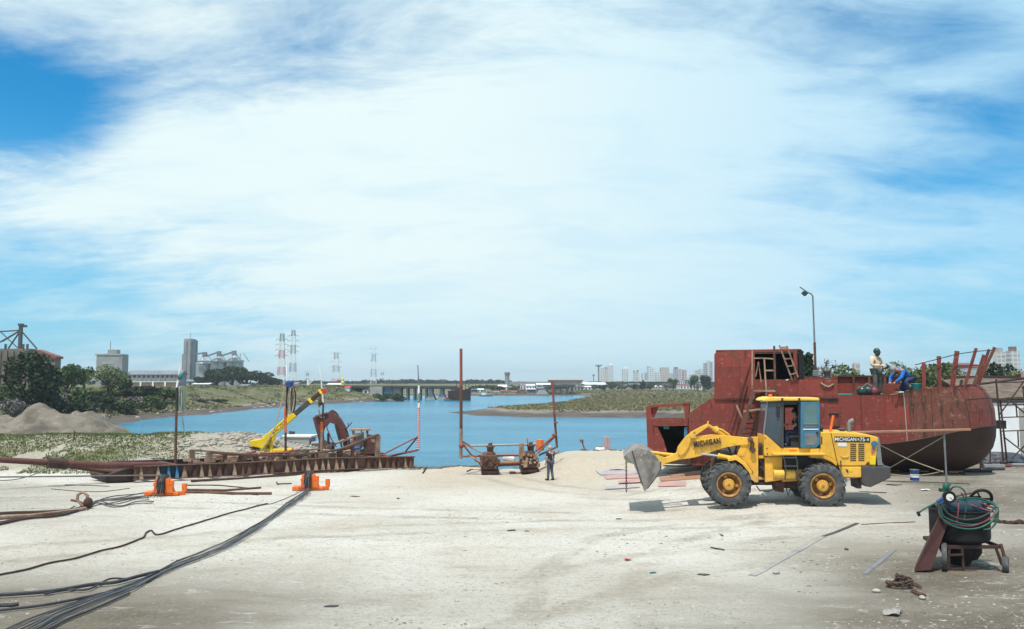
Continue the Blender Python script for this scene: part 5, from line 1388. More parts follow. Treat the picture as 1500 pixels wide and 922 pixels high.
mb = MB(); mb.tube([fe.p3(462, 611, -.3), fe.p3(480, 606, -.3)], .10, 8); mb.build('stick_cylinder', M['rust'], ex, True)
mb = MB(); mb.tube([fe.p3(492, 622, -.35), fe.p3(499, 648, -.35)], .10, 8); mb.tube([fe.p3(499, 648, -.35), fe.p3(502, 660, -.35)], .06, 8); mb.build('boom_cylinder', M['rust_dark'], ex, True)
mb = MB(); mb.prism(fe.poly([(468, 652), (475, 645), (482, 652), (486, 664), (478, 668), (470, 662)]), -.5, .5); mb.build('bucket', M['rust'], ex, bevel=.03)
mb = MB(); mb.box(fe.p3(481, 645, .1), (.14, .3, .9)); mb.build('bucket_link', M['rust_dark'], ex)
c0 = fe.p3(514, 659, -.9); c1 = fe.p3(537, 630, -.9)
for (u, d_) in ((c0.x + .08, -.9), (c1.x - .32, -.9), (c1.x, -.9), (c0.x + .08, .4), (c1.x, .4)):
    mb = MB(); mb.box((u, d_, (c0.z + c1.z) / 2), (.08, .08, c1.z - c0.z)); mb.build('cab_post', M['rust_pale'], ex)
mb = MB(); mb.box(((c0.x + c1.x) / 2 + .05, -.25, c1.z), (c1.x - c0.x + .25, 1.5, .09)); mb.build('cab_roof', M['rust_pale'], ex)
mb = MB(); mb.prism(fe.poly([(514, 660), (514, 645), (519, 645), (527, 648), (527, 660)], -.9), -.93, -.88); mb.build('cab_panel', M['rust_red'], ex)
mb = MB(); mb.box(((c0.x + c1.x) / 2 - .1, .1, c0.z + .35), (.5, .5, .7)); mb.build('seat', M['dark_in'], ex)
mb = MB(); mb.prism(fe.poly([(527.5, 635), (533, 633), (534, 655), (528, 655)], -.95), -.97, -.94); mb.build('cab_door', M['grey_dark'], ex)
mb = MB(); mb.prism(fe.poly([(538, 638), (551.5, 639.5), (553, 662), (537, 662)]), -.9, 1.3); mb.build('engine_cover', M['rust_brown'], ex, bevel=.05)
mb = MB(); mb.prism(fe.poly([(545, 642), (550, 642.5), (550.5, 647), (545, 646.5)]), -.93, -.905); mb.build('vent', M['rust_pale'], ex)
mb = MB(); mb.prism(fe.poly([(500, 660), (553, 660), (553, 666), (500, 666)]), -1.1, 1.4); mb.build('turntable', M['rust_dark'], ex)
g0 = H(fe.o.x, 56.5)
for d_ in (-1.3, 1.0):
    mb = MB(); ua, ub = fe.uv(498, 664)[0], fe.uv(556, 664)[0]; zt = fe.uv(520, 666)[1]; hh_ = max(.5, zt - g0 + .4)
    mb.prism([(ua + .2, zt), (ub - .2, zt), (ub, zt - hh_ * .5), (ub - .25, zt - hh_), (ua + .25, zt - hh_), (ua, zt - hh_ * .5)], d_ - .25, d_ + .25); mb.build('track', M['rust_dark'], ex)
mb = MB(); mb.tube([fe.p3(506, 630, -.3), fe.p3(513, 622, -.5), fe.p3(516, 619, -.5)], .03, 6); mb.tube([fe.p3(510, 626, -.3), fe.p3(510, 620, -.4)], .03, 6); mb.build('broken_hose', M['rust_dark'], ex)
mb = MB(); p = ground(524, 664); mb.M = Matrix.Translation(at(520, 657, 52)); mb.ball((0, 0, 0), .13, 10, 7, (1.2, 1, .8)); mb.ball((.17, 0, .02), .10, 10, 7); tag(mb.build('rag_heap', M['royal'], None, 'all'), 'small heap of blue rags on the cradle below the excavator cab', 'rags')

# ------------------------------------------------------------------ right launching trolley
ft = Frame((at(745, 690, 47.5).x, 47.5, 0), R(3))
tr = thing('launching_trolley', 'rusty two truck launching trolley with pipe cross beams and two tall guide poles', 'trolley', ft.o, R(3))
zg = lambda u, d: H(*(ft.world(u, d, 0).xy))
def tb_(name, xa, ya, da, xb, yb, db, r_, mat, n=8):
    r_ *= .68; mb = MB(); mb.tube([ft.p3(xa, ya, da), ft.p3(xb, yb, db)], r_, n); return mb.build(name, M[mat], tr, True)
for (px, dd, sd) in ((718, 0.0, 1), (776, 0.5, 2)):
    r_ = random.Random(sd); u0 = ft.uv(px, 690, dd)[0]; z0 = zg(u0, dd)
    mb = MB(); mb.prism([(u0 - .40, z0 + .34), (u0 + .42, z0 + .34), (u0 + .48, z0 + .85), (u0 + .3, z0 + 1.12), (u0 - .36, z0 + 1.1), (u0 - .5, z0 + .75)], dd - .5, dd + 1.9); mb.build('truck_frame', M['rust'], tr, bevel=.03)
    mb = MB(); mb.box((u0 - .02, dd + .6, z0 + .2), (.95, 2.2, .16)); mb.build('skid', M['rust_dark'], tr)
    for k in range(4):
        mb = MB(); mb.cyl((u0 + (-.3 if k % 2 else .3), dd - .25 + (k // 2) * 1.7, z0 + .2), .2, .16, 16, 'y'); mb.build('wheel', M['rust_dark'], tr, True)
    mb = MB()
    for k in range(26):
        s_ = r_.uniform(.06, .17); mb.box((u0 + r_.uniform(-.5, .5), dd - .52 + r_.uniform(-.03, .02), z0 + r_.uniform(.45, 1.1)), (s_, .12, s_ * r_.uniform(.6, 1.5)), Matrix.Rotation(r_.uniform(-.5, .5), 3, 'Y'))
    mb.build('bracket', M['rust'] if sd == 1 else M['rust_pale'], tr)
    mb = MB(); mb.box((u0 + .02, dd - .5, z0 + .68), (.42, .06, .5)); mb.build('recess_plate', M['rust_dark'], tr)
    mb = MB(); mb.lathe([(.26, z0 + 1.1), (.24, z0 + 1.22), (.17, z0 + 1.26), (.19, z0 + 1.5), (.27, z0 + 1.54), (.25, z0 + 1.6), (.12, z0 + 1.63), (.10, z0 + 1.74), (.01, z0 + 1.75)], 14, 'z', (u0 + (0 if sd == 1 else .05), dd - .1, 0)); mb.build('screw_jack', M['rust'], tr, True)
mb = MB(); mb.prism(ft.poly([(760.5, 650), (767.5, 649), (768, 672), (760.5, 673)], .2), .15, .5); mb.build('end_plate', M['rust_pale'], tr)
tb_('guide_pole', 674.8, 672, .8, 675.3, 628, .8, .145, 'rust_pale'); tb_('guide_pole', 675.3, 628, .8, 675.5, 566, .8, .13, 'rust'); tb_('guide_pole', 675.5, 566, .8, 675.3, 511, .8, .12, 'rust_red')
tb_('guide_pole', 816, 656, 1.6, 812, 606, 1.6, .10, 'rust'); tb_('guide_pole', 812, 606, 1.6, 809, 559, 1.6, .095, 'rust_red')
tb_('clamp', 811, 620, 1.5, 817, 619, 1.5, .07, 'rust_red')
tb_('cross_pipe', 688, 653.5, 1.5, 798, 650.5, 1.5, .085, 'concrete'); tb_('cross_pipe', 676, 668.5, .8, 762, 667, .6, .10, 'rust_pale'); tb_('cross_pipe', 700, 667.5, .55, 765, 667, .5, .07, 'rust_red')
tb_('cross_pipe', 728, 678.5, .4, 768, 677, .5, .14, 'wood'); tb_('cross_pipe', 728, 682, .5, 768, 680.5, .6, .10, 'rust_red')
tb_('brace', 676, 646, .8, 692, 656, .9, .08, 'rust_red'); tb_('brace', 678, 650, .8, 706, 664, .6, .055, 'rust_pale'); tb_('brace', 678, 651, .8, 698, 676, .5, .08, 'rust'); tb_('brace', 688, 668, .6, 712, 682, .1, .07, 'rust_pale'); tb_('brace', 694, 668, .6, 706, 684, .1, .07, 'rust')
tb_('brace', 814, 637, 1.6, 785, 661, .7, .085, 'rust_red'); tb_('brace', 813, 640, 1.6, 788, 664, .6, .06, 'rust'); tb_('brace', 816, 655, 1.6, 790, 667, .8, .08, 'rust'); tb_('brace', 818, 661, 1.6, 800, 672, .9, .11, 'rust_pale')
mb = MB(); mb.ball(ft.p3(676, 653, .75), .15, 10, 7); mb.build('clamp', M['rust_red'], tr, True)
mb = MB(); mb.ball(ft.p3(812, 638, 1.55), .14, 10, 7); mb.build('clamp', M['rust_red'], tr, True)
tb_('handle_rod', 773, 652, .3, 772.5, 642.5, .3, .05, 'white_red'); tb_('handle_rod', 721, 648, -.1, 719, 652, -.1, .04, 'rust')
mb = MB(); p = ft.p3(791, 652, 1.3); mb.lathe([(.01, -.3), (.24, -.3), (.2, .3), (.01, .3)], 12, 'z', p); mb.build('float', M['orange'], tr, True)
mb = MB(); mb.box(ft.p3(745, 672, 1.4), (.7, .4, .3), Matrix.Rotation(.2, 3, 'Y')); o = mb.build('sack', M['white'], None, bevel=.1, seg=3); o.location = ft.o; o.rotation_euler = (0, 0, R(3)); tag(o, 'white sack lying on the trolley cross beams', 'sack')

# ------------------------------------------------------------------ orange rope sheaves
def sheave(px, py, label, rz, mirror=1):
    g = thing('sheave_block', label, 'sheave block', ground(px, py), rz, 'orange rope sheaves on the yard')
    mb = MB(); mb.box((0, 0, .09), (1.25, .18, .14)); mb.box((-.52, .1, .1), (.32, .5, .18)); mb.build('base_bar', M['orange'], g, bevel=.03)
    mb = MB(); mb.bar((.28, 0, .08), (.78, .34, .08), .2, .16); mb.build('base_arm', M['orange'], g, bevel=.02)
    mb = MB(); mb.tube([(.76, .3, .12), (.76, .3, .46)], .10, 10); mb.build('end_post', M['orange'], g, True)
    for s_ in (-1, 1):
        mb = MB(); mb.prism([(s_ * .22 - .10, .14), (s_ * .22 + .10 + .12 * (s_ > 0), .14), (s_ * .2 + .07, .62), (s_ * .2 + .02, .72), (s_ * .2 - .07, .68)], -.16, .22); mb.build('cheek_plate', M['orange'], g, bevel=.02)
        mb = MB(); mb.tube([(s_ * .26, -.17, .48), (s_ * .26, -.05, .48)], .07, 10); mb.build('boss', M['orange'], g, True)
    mb = MB(); mb.tube([(.34, .0, .14), (.36, .0, .62)], .085, 10); mb.build('roller_post', M['orange'], g, True)
    mb = MB(); mb.lathe([(.06, -.13), (.42, -.13), (.36, -.06), (.34, 0), (.36, .06), (.42, .13), (.06, .13)], 22, 'x', (0, .05, .46)); mb.build('sheave_wheel', M['black'], g, True)
    mb = MB(); mb.tube([(-.32, .05, .46), (.32, .05, .46)], .05, 8); mb.build('axle', M['grey_dark'], g, True)
    for k in range(5):
        x = (k - 2) * .05; mb = MB(); mb.tube([(x * 3 - .05, -1.0, .03), (x * 1.6, -.5, .2), (x, -.28, .62), (x, -.02, .86), (x, .3, .78), (x * 2, .9, .1)], .011, 6); mb.build('rope_strand', M['cable_grey' if k % 2 else 'cable'], g, True)
    return g
sheave(238, 727, 'left orange sheave block, in front of the blue painted beam ribs', R(4))
sheave(452, 719, 'right orange sheave block at the end of the black cable bundle', R(2))

# ------------------------------------------------------------------ cables on the ground
def gpath(pts, lift, n=6):
    P = [ground(x, y, lift) for x, y in pts]; out = []
    for i in range(len(P) - 1):
        a, c = P[i], P[i + 1]; pa = P[i - 1] if i else a; pc = P[i + 2] if i + 2 < len(P) else c
        for k in range(n):
            t_ = k / n
            v = 0.5 * ((2 * a) + (c - pa) * t_ + (2 * pa - 5 * a + 4 * c - pc) * t_ ** 2 + (3 * a - pa - 3 * c + pc) * t_ ** 3)
            v.z = H(v.x, v.y) + lift; out.append(v)
    out.append(P[-1]); return out
def cable(pts, r_, mat, label, group, lift=None, n=6, seg=7, name='cable'):
    mb = MB(); mb.tube(gpath(pts, r_ * .9 if lift is None else lift, n), r_, seg); return tag(mb.build(name, M[mat], None, True), label, 'cable', group)
GB = 'steel ropes of the thick bundle'
r_ = random.Random(12)
spine = [(452, 722), (432, 735), (405, 754), (375, 774), (340, 796), (306, 812), (262, 830), (222, 848), (185, 864), (130, 884), (86, 903), (40, 926), (-30, 958), (-150, 1010)]
for k in range(11):
    o = (k - 5) / 5; pp = []; ph = r_.uniform(0, 6)
    for i, (x, y) in enumerate(spine):
        f = i / (len(spine) - 1); w_ = 3 + 5 * f + 24 * max(0, f - .72) * 2
        w_ += (1.2 + 2 * f) * math.sin(i * 1.1 + ph); pp.append((x + o * w_ * .62 + r_.uniform(-2, 2), y + o * w_ * .62 + r_.uniform(-1.4, 1.4)))
    cable(pp, .010 + .006 * r_.random(), 'cable' if k % 2 else 'cable_grey', 'dark steel rope in the thick bundle running away from the right orange sheave', GB, lift=.03 + .035 * r_.random(), n=5)
GE = 'loose cable ends leaving the bundle'
cable([(232, 842), (200, 850), (170, 858), (132, 862), (70, 872), (0, 877), (-40, 878), (-220, 884)], 0.036, 'cable', 'thickest black cable leaving the bundle to the left edge, blue tinted', GE, lift=.07)
cable([(186, 852), (160, 852), (130, 867), (100, 868), (65, 874)], 0.020, 'cable', 'thin cable with an upward bend above the thickest black one', GE, lift=.05)
cable([(178, 866), (130, 878), (80, 888), (28, 895), (-20, 900), (-220, 915)], 0.026, 'cable', 'middle black cable leaving the bundle, lower than the thickest one', GE, lift=.05)
cable([(-220, 896), (-10, 893), (12, 893), (27, 891)], 0.036, 'cable', 'short thick cable stub at the left edge', GE, lift=.07)
cable([(190, 872), (150, 890), (110, 906), (70, 926)], 0.022, 'cable', 'outermost right cable of the loose ends at the bottom edge', GE, lift=.04)
GY = 'single wires across the yard'
cable([(392, 739), (340, 752), (300, 764), (258, 777), (231, 785), (222, 779), (214, 782), (208, 790), (180, 801), (150, 808), (110, 820), (76, 826), (40, 836), (0, 844), (-30, 850), (-220, 880)], .022, 'rust_dark', 'long thin wire with a small kinked loop crossing the left yard', GY, lift=.03)
cable([(-20, 768), (30, 760), (56, 752), (80, 757), (110, 742)], .016, 'rust_dark', 'short thin wire below the brown hose at the left edge', GY)
cable([(445, 718), (425, 728), (400, 738), (370, 744)], .014, 'cable_grey', 'thin wire ending at the right orange sheave', GY)
GHh = 'brown hoses at the left edge'
cable([(125, 748), (100, 752), (60, 757), (0, 762), (-30, 763), (-220, 768)], .06, 'rust_pale', 'upper thick brown hose at the left edge ending at the rope shackle', GHh, lift=.07)
cable([(128, 741), (112, 748), (80, 752), (0, 755), (-30, 755), (-220, 762)], .05, 'rust_dark', 'dark hose lying along the upper brown hose', GHh, lift=.06)
cable([(126, 746), (90, 757), (40, 762), (0, 770), (-30, 772), (-220, 780)], .04, 'rust_dark', 'lower dark hose fanning out at the left edge', GHh, lift=.05)
g = thing('rope_shackle', 'brown rope loop standing up at the end of the hoses', 'rope loop', ground(122, 746))
p0 = ground(122, 746); f_ = lambda x, y: at(x, y, p0.y) - p0
mb = MB(); mb.tube([f_(131, 742), f_(127, 736), f_(128, 726), f_(121, 721), f_(114, 725), f_(113, 732), f_(119, 739), f_(128, 744)], .055, 8); mb.build('loop', M['rust_pale'], g, True)
mb = MB(); mb.tube([f_(104, 733), f_(116, 735), f_(126, 741)], .04, 7); mb.build('pin', M['rust'], g, True)
mb = MB(); mb.ball(f_(129, 737), .16, 10, 7, (1, 1, 1.2)); mb.build('knot', M['rust_dark'], g, True)
GW = 'slack wires between the hoses and the left sheave'
for k in range(8):
    a = random.Random(k + 40); y0 = 742 - k * 1.0; ym = 722 + k * 2.4 + a.uniform(-1, 1)
    cable([(128, 748 - k * .3), (140 + a.uniform(-3, 6), 738 + a.uniform(-4, 4)), (170 + a.uniform(-8, 8), ym + 6), (200, ym + a.uniform(-2, 3)), (224 + a.uniform(-6, 8), ym - 3 + k * .4)], .016 + .006 * a.random(), 'cable_grey' if k % 2 else 'rust_dark', 'dark slack wire in the tangle between the brown hoses and the left sheave', GW, lift=.02 + .02 * a.random())
GM = 'wires lying behind the left sheave'
cable([(75, 717), (110, 720), (150, 721), (190, 716)], .016, 'rust_dark', 'short dark wire left of the left orange sheave', GM)
cable([(95, 711), (130, 712), (160, 713)], .018, 'rust_dark', 'shortest dark wire above the other one left of the sheave', GM)
mb = MB(); mb.tube([at(-240, 701, 33.2), at(-40, 699.5, 33.5), at(100, 698, 33.8), at(236, 696.5, 34.2)], .03, 7); tag(mb.build('taut_cable', M['cable_grey'], None, True), 'taut steel cable stretched just above the yard from the left edge to the left sheave', 'cable')
mb = MB(); mb.tube(slack(at(0, 704, 33), at(66, 688, 34.5), .12), .018, 6); tag(mb.build('taut_cable', M['cable_grey'], None, True), 'thin wire rising from the left edge towards the tow bar', 'cable')
GP = 'steel bars lying between the orange sheaves'
for (pp, r2, mt_, lb) in [([(270, 712), (320, 712), (372, 717)], .03, 'rust', 'upper thin steel bar between the orange sheaves'), ([(268, 719), (330, 720), (382, 716)], .045, 'rust', 'middle steel bar between the orange sheaves'),
                      ([(272, 723), (340, 725), (398, 725)], .055, 'rust', 'lowest and thickest steel bar between the orange sheaves'), ([(300, 721), (345, 723), (378, 726)], .03, 'rust_dark', 'thin dark bar crossing the thickest steel bar')]:
    mb = MB(); P_ = [ground(x, y, r2) for x, y in pp]; mb.tube(P_, r2, 8); tag(mb.build('steel_bar', M[mt_], None, True), lb, 'bar', GP)
mb = MB(); P_ = [ground(x, y, .05) for x, y in ((405, 708), (407, 711), (427, 710))]; mb.tube(P_, .03, 7); tag(mb.build('steel_hook', M['rust_dark'], None, True), 'dark bent steel hook lying left of the right orange sheave', 'hook')
mb = MB(); P_ = [ground(x, y, .06) for x, y in ((280, 707), (330, 704), (420, 698), (520, 690), (640, 686), (700, 684.5))]; mb.tube(P_, .05, 8); tag(mb.build('slip_rail', M['rust_dark'], None, True), 'thin rusty slipway rail along the foot of the cradle', 'rail')
mb = MB(); P_ = [ground(x, y, .05) for x, y in ((684, 692), (690, 689), (704, 690))]; mb.tube(P_, .035, 7); tag(mb.build('scrap_rod', M['rust'], None, True), 'small bent scrap rod on the sand left of the trolley', 'scrap')
mb = MB(); p = ground(619, 694); mb.tube([p, p + Vector((.12, 0, .16)), p + Vector((.2, 0, .32))], .05, 7); tag(mb.build('peg', M['rust_dark'], None, True), 'small dark peg stuck in the sand in front of the water', 'peg')
mb = MB(); p = ground(756, 694); mb.box(p + Vector((-.2, 0, .06)), (.35, .2, .12)); mb.box(p + Vector((.55, .1, .04)), (1.5, .12, .06)); tag(mb.build('wooden_wedge', M['rust_pale'], None), 'wooden wedge and lath lying between the trolley trucks', 'timber')
# shore post and bollards right of the trolley
mb = MB(); p = at(888, 660, 57.5); z0 = H(p.x, 57.5); mb.box((p.x - .05, 57.5, (z0 + at(886, 640, 57.5).z) / 2 - .1), (.19, .25, at(886, 640, 57.5).z - z0 + .2)); mb.box((p.x + .19, 57.55, (z0 + at(889, 641, 57.5).z) / 2 - .1), (.15, .2, at(889, 641, 57.5).z - z0 + .2)); tag(mb.build('shore_post', M['pink'], None, bevel=.02), 'pale red double post standing at the water edge', 'post')
g = thing('white_drum', 'white drum at the water edge left of the pale red double post', 'drum'); p = at(879, 661, 57); z0 = H(p.x, 57)
mb = MB(); mb.lathe([(.01, z0 - .1), (.3, z0 - .1), (.3, z0 + .45), (.26, z0 + .5), (.01, z0 + .5)], 16, 'z', (p.x, 57, 0)); mb.build('drum', M['white'], g, True)
mb = MB(); mb.lathe([(.2, z0 + .5), (.2, z0 + .56), (.01, z0 + .57)], 14, 'z', (p.x, 57, 0)); mb.build('lid', M['wood'], g, True)
mb = MB(); p = at(858, 658, 56); mb.tube([(p.x, 56, H(p.x, 56) - .1), at(852, 645, 56)], .05, 7); mb.tube([at(852, 648, 56), at(852, 644, 56)], .12, 8); tag(mb.build('shore_stake', M['rust_red'], None, True), 'leaning red stake at the water edge right of the trolley', 'stake')
# steel plates on the ground
GPL = 'steel plates lying in front of the stern'
def plate(corners, mat, label, th=.025, lift=0.0):
    P = [ground(x, y) for x, y in corners]; z = .02 + lift
    mb = MB(); mb.add([p + Vector((0, 0, z)) for p in P] + [p + Vector((0, 0, z + th)) for p in P], [(0, 1, 2, 3), (7, 6, 5, 4), (0, 4, 5, 1), (1, 5, 6, 2), (2, 6, 7, 3), (3, 7, 4, 0)]); tag(mb.build('steel_plate', M[mat], None), label, 'steel plate', GPL)
plate([(873, 691), (975, 689), (990, 693), (880, 697)], 'lilac', 'grey steel plate farthest from the loader bucket, nearest the water')
plate([(885, 698), (930, 695), (936, 701), (888, 703)], 'pink', 'small pink plate just left of the hanging chain')
plate([(965, 708), (1004, 706), (1004, 713), (964, 714)], 'pink', 'pink plate lying right of the bucket tip')
plate([(886, 714), (920, 712), (938, 715), (886, 718)], 'lilac', 'grey plate lying below the hanging chain')
plate([(906, 707), (942, 703), (948, 708), (906, 710)], 'pink', 'pale red plate lying behind the bucket tip', .02, .03)
plate([(970, 690), (1030, 682), (1050, 688), (985, 700)], 'rust_pale', 'brownish plate between the stern and the front tyre')
plate([(966, 701), (1030, 696), (1036, 702), (968, 706)], 'wood', 'narrow tan plate between the bucket and the front tyre')
plate([(1002, 694), (1046, 691), (1046, 697), (1004, 699)], 'rust_dark', 'dark plate tucked left of the front tyre', .03, .03)
for (pp, lb) in [([(968, 683), (1000, 684), (1030, 682)], 'dark bar on the ground under the stern'), ([(893, 690), (905, 689), (916, 690)], 'short dark bar left of the bucket')]:
    mb = MB(); mb.tube([ground(x, y, .03) for x, y in pp], .028, 7); tag(mb.build('steel_bar', M['rust_dark'], None, True), lb, 'bar', 'bars by the stern')
# ------------------------------------------------------------------ people
def skin_grow(pts, rad, edges, root, sub=2):
    me = bpy.data.meshes.new('grow'); me.from_pydata([tuple(p) for p in pts], edges, [])
    o = bpy.data.objects.new('grow', me); COL.objects.link(o)
    md = o.modifiers.new('skin', 'SKIN'); md.use_smooth_shade = True; md.branch_smoothing = 0.3
    for i, v in enumerate(me.skin_vertices[0].data):
        r_ = rad[i]; v.radius = r_ if isinstance(r_, tuple) else (r_, r_); v.use_root = (i == root)
    s_ = o.modifiers.new('sub', 'SUBSURF'); s_.levels = sub; s_.render_levels = sub
    bpy.context.view_layer.update()
    ev = o.evaluated_get(bpy.context.evaluated_depsgraph_get()); m2 = ev.to_mesh()
    V = [v.co.copy() for v in m2.vertices]; F = [tuple(p.vertices) for p in m2.polygons]
    ev.to_mesh_clear(); bpy.data.objects.remove(o); bpy.data.meshes.remove(me)
    return V, F

def standing():
    J = dict(pelvis=(0, 0, .95), spine=(0, 0, 1.14), chest=(.01, 0, 1.33), neck=(0, 0, 1.48), jaw=(.025, 0, 1.56), crown=(.005, 0, 1.66), face=(1, 0, 0))
    for s_, n_ in ((1, 'L'), (-1, 'R')):
        J['s' + n_] = (0, .18 * s_, 1.40); J['e' + n_] = (-.02, .235 * s_, 1.12); J['w' + n_] = (.04, .25 * s_, .88)
        J['h' + n_] = (0, .09 * s_, .92); J['k' + n_] = (.02, .10 * s_, .50); J['a' + n_] = (-.02, .11 * s_, .09); J['t' + n_] = (.15, .13 * s_, .04)
    return J

def person(label, J, loc, rz, shirt, trousers, head, group=None, skin='skin', sleeve='short', shoe='boot', sc=1.0):
    J = {k: Vector(v) for k, v in J.items()}
    root = thing('person', label, 'person', loc, rz, group); root.scale = (sc,) * 3
    names = ['pelvis', 'spine', 'chest', 'neck', 'jaw', 'crown'] + [a + n_ for n_ in 'LR' for a in ('s', 'e', 'w', 'h', 'k', 'a', 't')]
    R_ = dict(pelvis=(.13, .11), spine=(.125, .10), chest=(.145, .105), neck=.055, jaw=(.066, .078), crown=(.080, .092), s=.062, e=.045, w=.032, h=.085, k=.06, a=.043, t=.035)
    ed = [('pelvis', 'spine'), ('spine', 'chest'), ('chest', 'neck'), ('neck', 'jaw'), ('jaw', 'crown')]
    for n_ in 'LR':
        ed += [('chest', 's' + n_), ('s' + n_, 'e' + n_), ('e' + n_, 'w' + n_), ('pelvis', 'h' + n_), ('h' + n_, 'k' + n_), ('k' + n_, 'a' + n_), ('a' + n_, 't' + n_)]
    def rad(n_): return R_.get(n_, R_.get(n_[0]))
    def grow(sel, edges, f, add, root_, over={}):
        ix = {n_: i for i, n_ in enumerate(sel)}
        rr = []
        for n_ in sel:
            r_ = over.get(n_, rad(n_)); r_ = r_ if isinstance(r_, tuple) else (r_, r_)
            rr.append((r_[0] * f + add, r_[1] * f + add))
        return skin_grow([J[n_] for n_ in sel], rr, [(ix[a], ix[c]) for a, c in edges], ix[root_])
    V, F = grow(names, ed, 1, 0, 'pelvis')
    mb = MB(); mb.add(V, F)
    fd = J['face'].normalized(); up = (J['crown'] - J['jaw']).normalized(); sd = up.cross(fd).normalized(); fd = sd.cross(up).normalized()
    mid = (J['jaw'] + J['crown']) / 2
    mb.tube([mid + fd * .075 + up * .02, mid + fd * .105 - up * .015, mid + fd * .07 - up * .03], [.010, .016, .012], 6)           # nose
    for s_ in (1, -1): mb.ball(mid + sd * s_ * .085 - fd * .005, .026, 8, 6, (.8, .6, 1.2))                                        # ears
    mb.tube([mid + fd * .082 - up * .055 - sd * .025, mid + fd * .090 - up * .056, mid + fd * .082 - up * .055 + sd * .025], .007, 5)    # lips
    for n_ in 'LR':
        w_, e_ = J['w' + n_], J['e' + n_]; dr = (w_ - e_).normalized(); s_ = 1 if n_ == 'L' else -1
        ax = dr.cross(Vector((1, 0, 0)) if abs(dr.x) < .8 else Vector((0, 0, 1))).normalized(); ay = dr.cross(ax)
        pal = w_ + dr * .085
        mb.tube([w_ - dr * .01, w_ + dr * .04, pal], [.028, .038, .034], 8)
        cu = ax if ax.dot(J['pelvis'] - w_) > 0 else -ax
        for k, L in enumerate((.068, .078, .073, .058)):
            b0 = pal - dr * .012 + ay * (k - 1.5) * .0175
            mb.tube([b0, b0 + dr * L * .5 + cu * .006, b0 + dr * L * .8 + cu * .026, b0 + dr * L * .85 + cu * .045], [.0095, .009, .008, .006], 6)
        tb0 = w_ + dr * .03 - ay * .03
        mb.tube([tb0, tb0 + dr * .035 - ay * .022, tb0 + dr * .07 - ay * .018 + cu * .012], [.012, .011, .008], 6)
    body = mb.build('body', M[skin], root, 'all')
    for s_ in (1, -1):
        m_ = MB(); m_.ball(mid + fd * .083 + sd * s_ * .032 + up * .018, .012, 8, 6); m_.build('eye', M['hair'], root, 'all')
    sel = ['pelvis', 'spine', 'chest', 'sL', 'eL', 'sR', 'eR'] + (['wL', 'wR'] if sleeve == 'long' else [])
    es = [('pelvis', 'spine'), ('spine', 'chest'), ('chest', 'sL'), ('chest', 'sR'), ('sL', 'eL'), ('sR', 'eR')] + ([('eL', 'wL'), ('eR', 'wR')] if sleeve == 'long' else [])
    Js = dict(J)
    if sleeve == 'short':
        for n_ in 'LR': J['e' + n_] = Js['s' + n_].lerp(Js['e' + n_], .72)
    V, F = grow(sel, es, 1.10, .014, 'pelvis'); J = Js
    m_ = MB(); m_.add(V, F)
    if sleeve == 'long' or True:
        m_.tube([J['chest'].lerp(J['neck'], .55), J['chest'].lerp(J['neck'], .9)], [.085, .068], 10)
    m_.build('shirt', M[shirt], root, 'all')
    sel = ['pelvis'] + [a + n_ for n_ in 'LR' for a in 'hka']; es = []
    for n_ in 'LR': es += [('pelvis', 'h' + n_), ('h' + n_, 'k' + n_), ('k' + n_, 'a' + n_)]
    V, F = grow(sel, es, 1.08, .016, 'pelvis', {'pelvis': (.135, .105), 'aL': .05, 'aR': .05})
    m_ = MB(); m_.add(V, F); m_.build('trousers', M[trousers], root, 'all')
    for n_ in 'LR':
        a, t_ = J['a' + n_], J['t' + n_]; d_ = (t_ - a); d_.z = d_.z * .3 if abs(d_.z) < .08 else d_.z
        m_ = MB(); sole = a + Vector((0, 0, -.035)); m_.tube([a + Vector((0, 0, .05)), a - Vector((0, 0, .01))], [.056, .058], 9)
        m_.tube([a - d_ * .28 - Vector((0, 0, .03)), a - Vector((0, 0, .035)) + d_ * .3, t_ - Vector((0, 0, -.004)), t_ + d_ * .18], [.045, .052, .046, .028], 9); m_.build('shoe', M[shoe], root, 'all')
    kind, hm = head
    m_ = MB(); rot = Matrix((fd, sd, up)).transposed().to_4x4(); m_.M = Matrix.Translation(mid + up * .035 - fd * .012) @ rot
    if kind == 'hair':
        m_.ball((-.012, 0, .018), .108, 14, 10, (1.0, .88, .95)); m_.ball((-.035, 0, -.03), .088, 12, 8, (.9, .95, 1))
    elif kind == 'cap':
        m_.ball((-.012, 0, .022), .112, 14, 10, (1.02, .9, .85)); m_.prismz([(.06, -.075), (.15, -.05), (.17, 0), (.15, .05), (.06, .075)], .01, .022)
    elif kind == 'mask':
        m_.ball((.0, 0, .015), .122, 14, 10, (1.05, .95, 1.0)); m_.ball((.055, 0, -.055), .10, 14, 10, (.8, .92, 1.25))
    m_.build({'hair': 'hair', 'cap': 'cap', 'mask': 'welding_mask'}[kind], M[hm], root, 'all')
    if kind == 'mask':
        m_ = MB(); m_.M = Matrix.Translation(mid + up * .035) @ rot; m_.box((.126, 0, -.015), (.02, .10, .05)); m_.build('visor', M['window'], root)
    return root

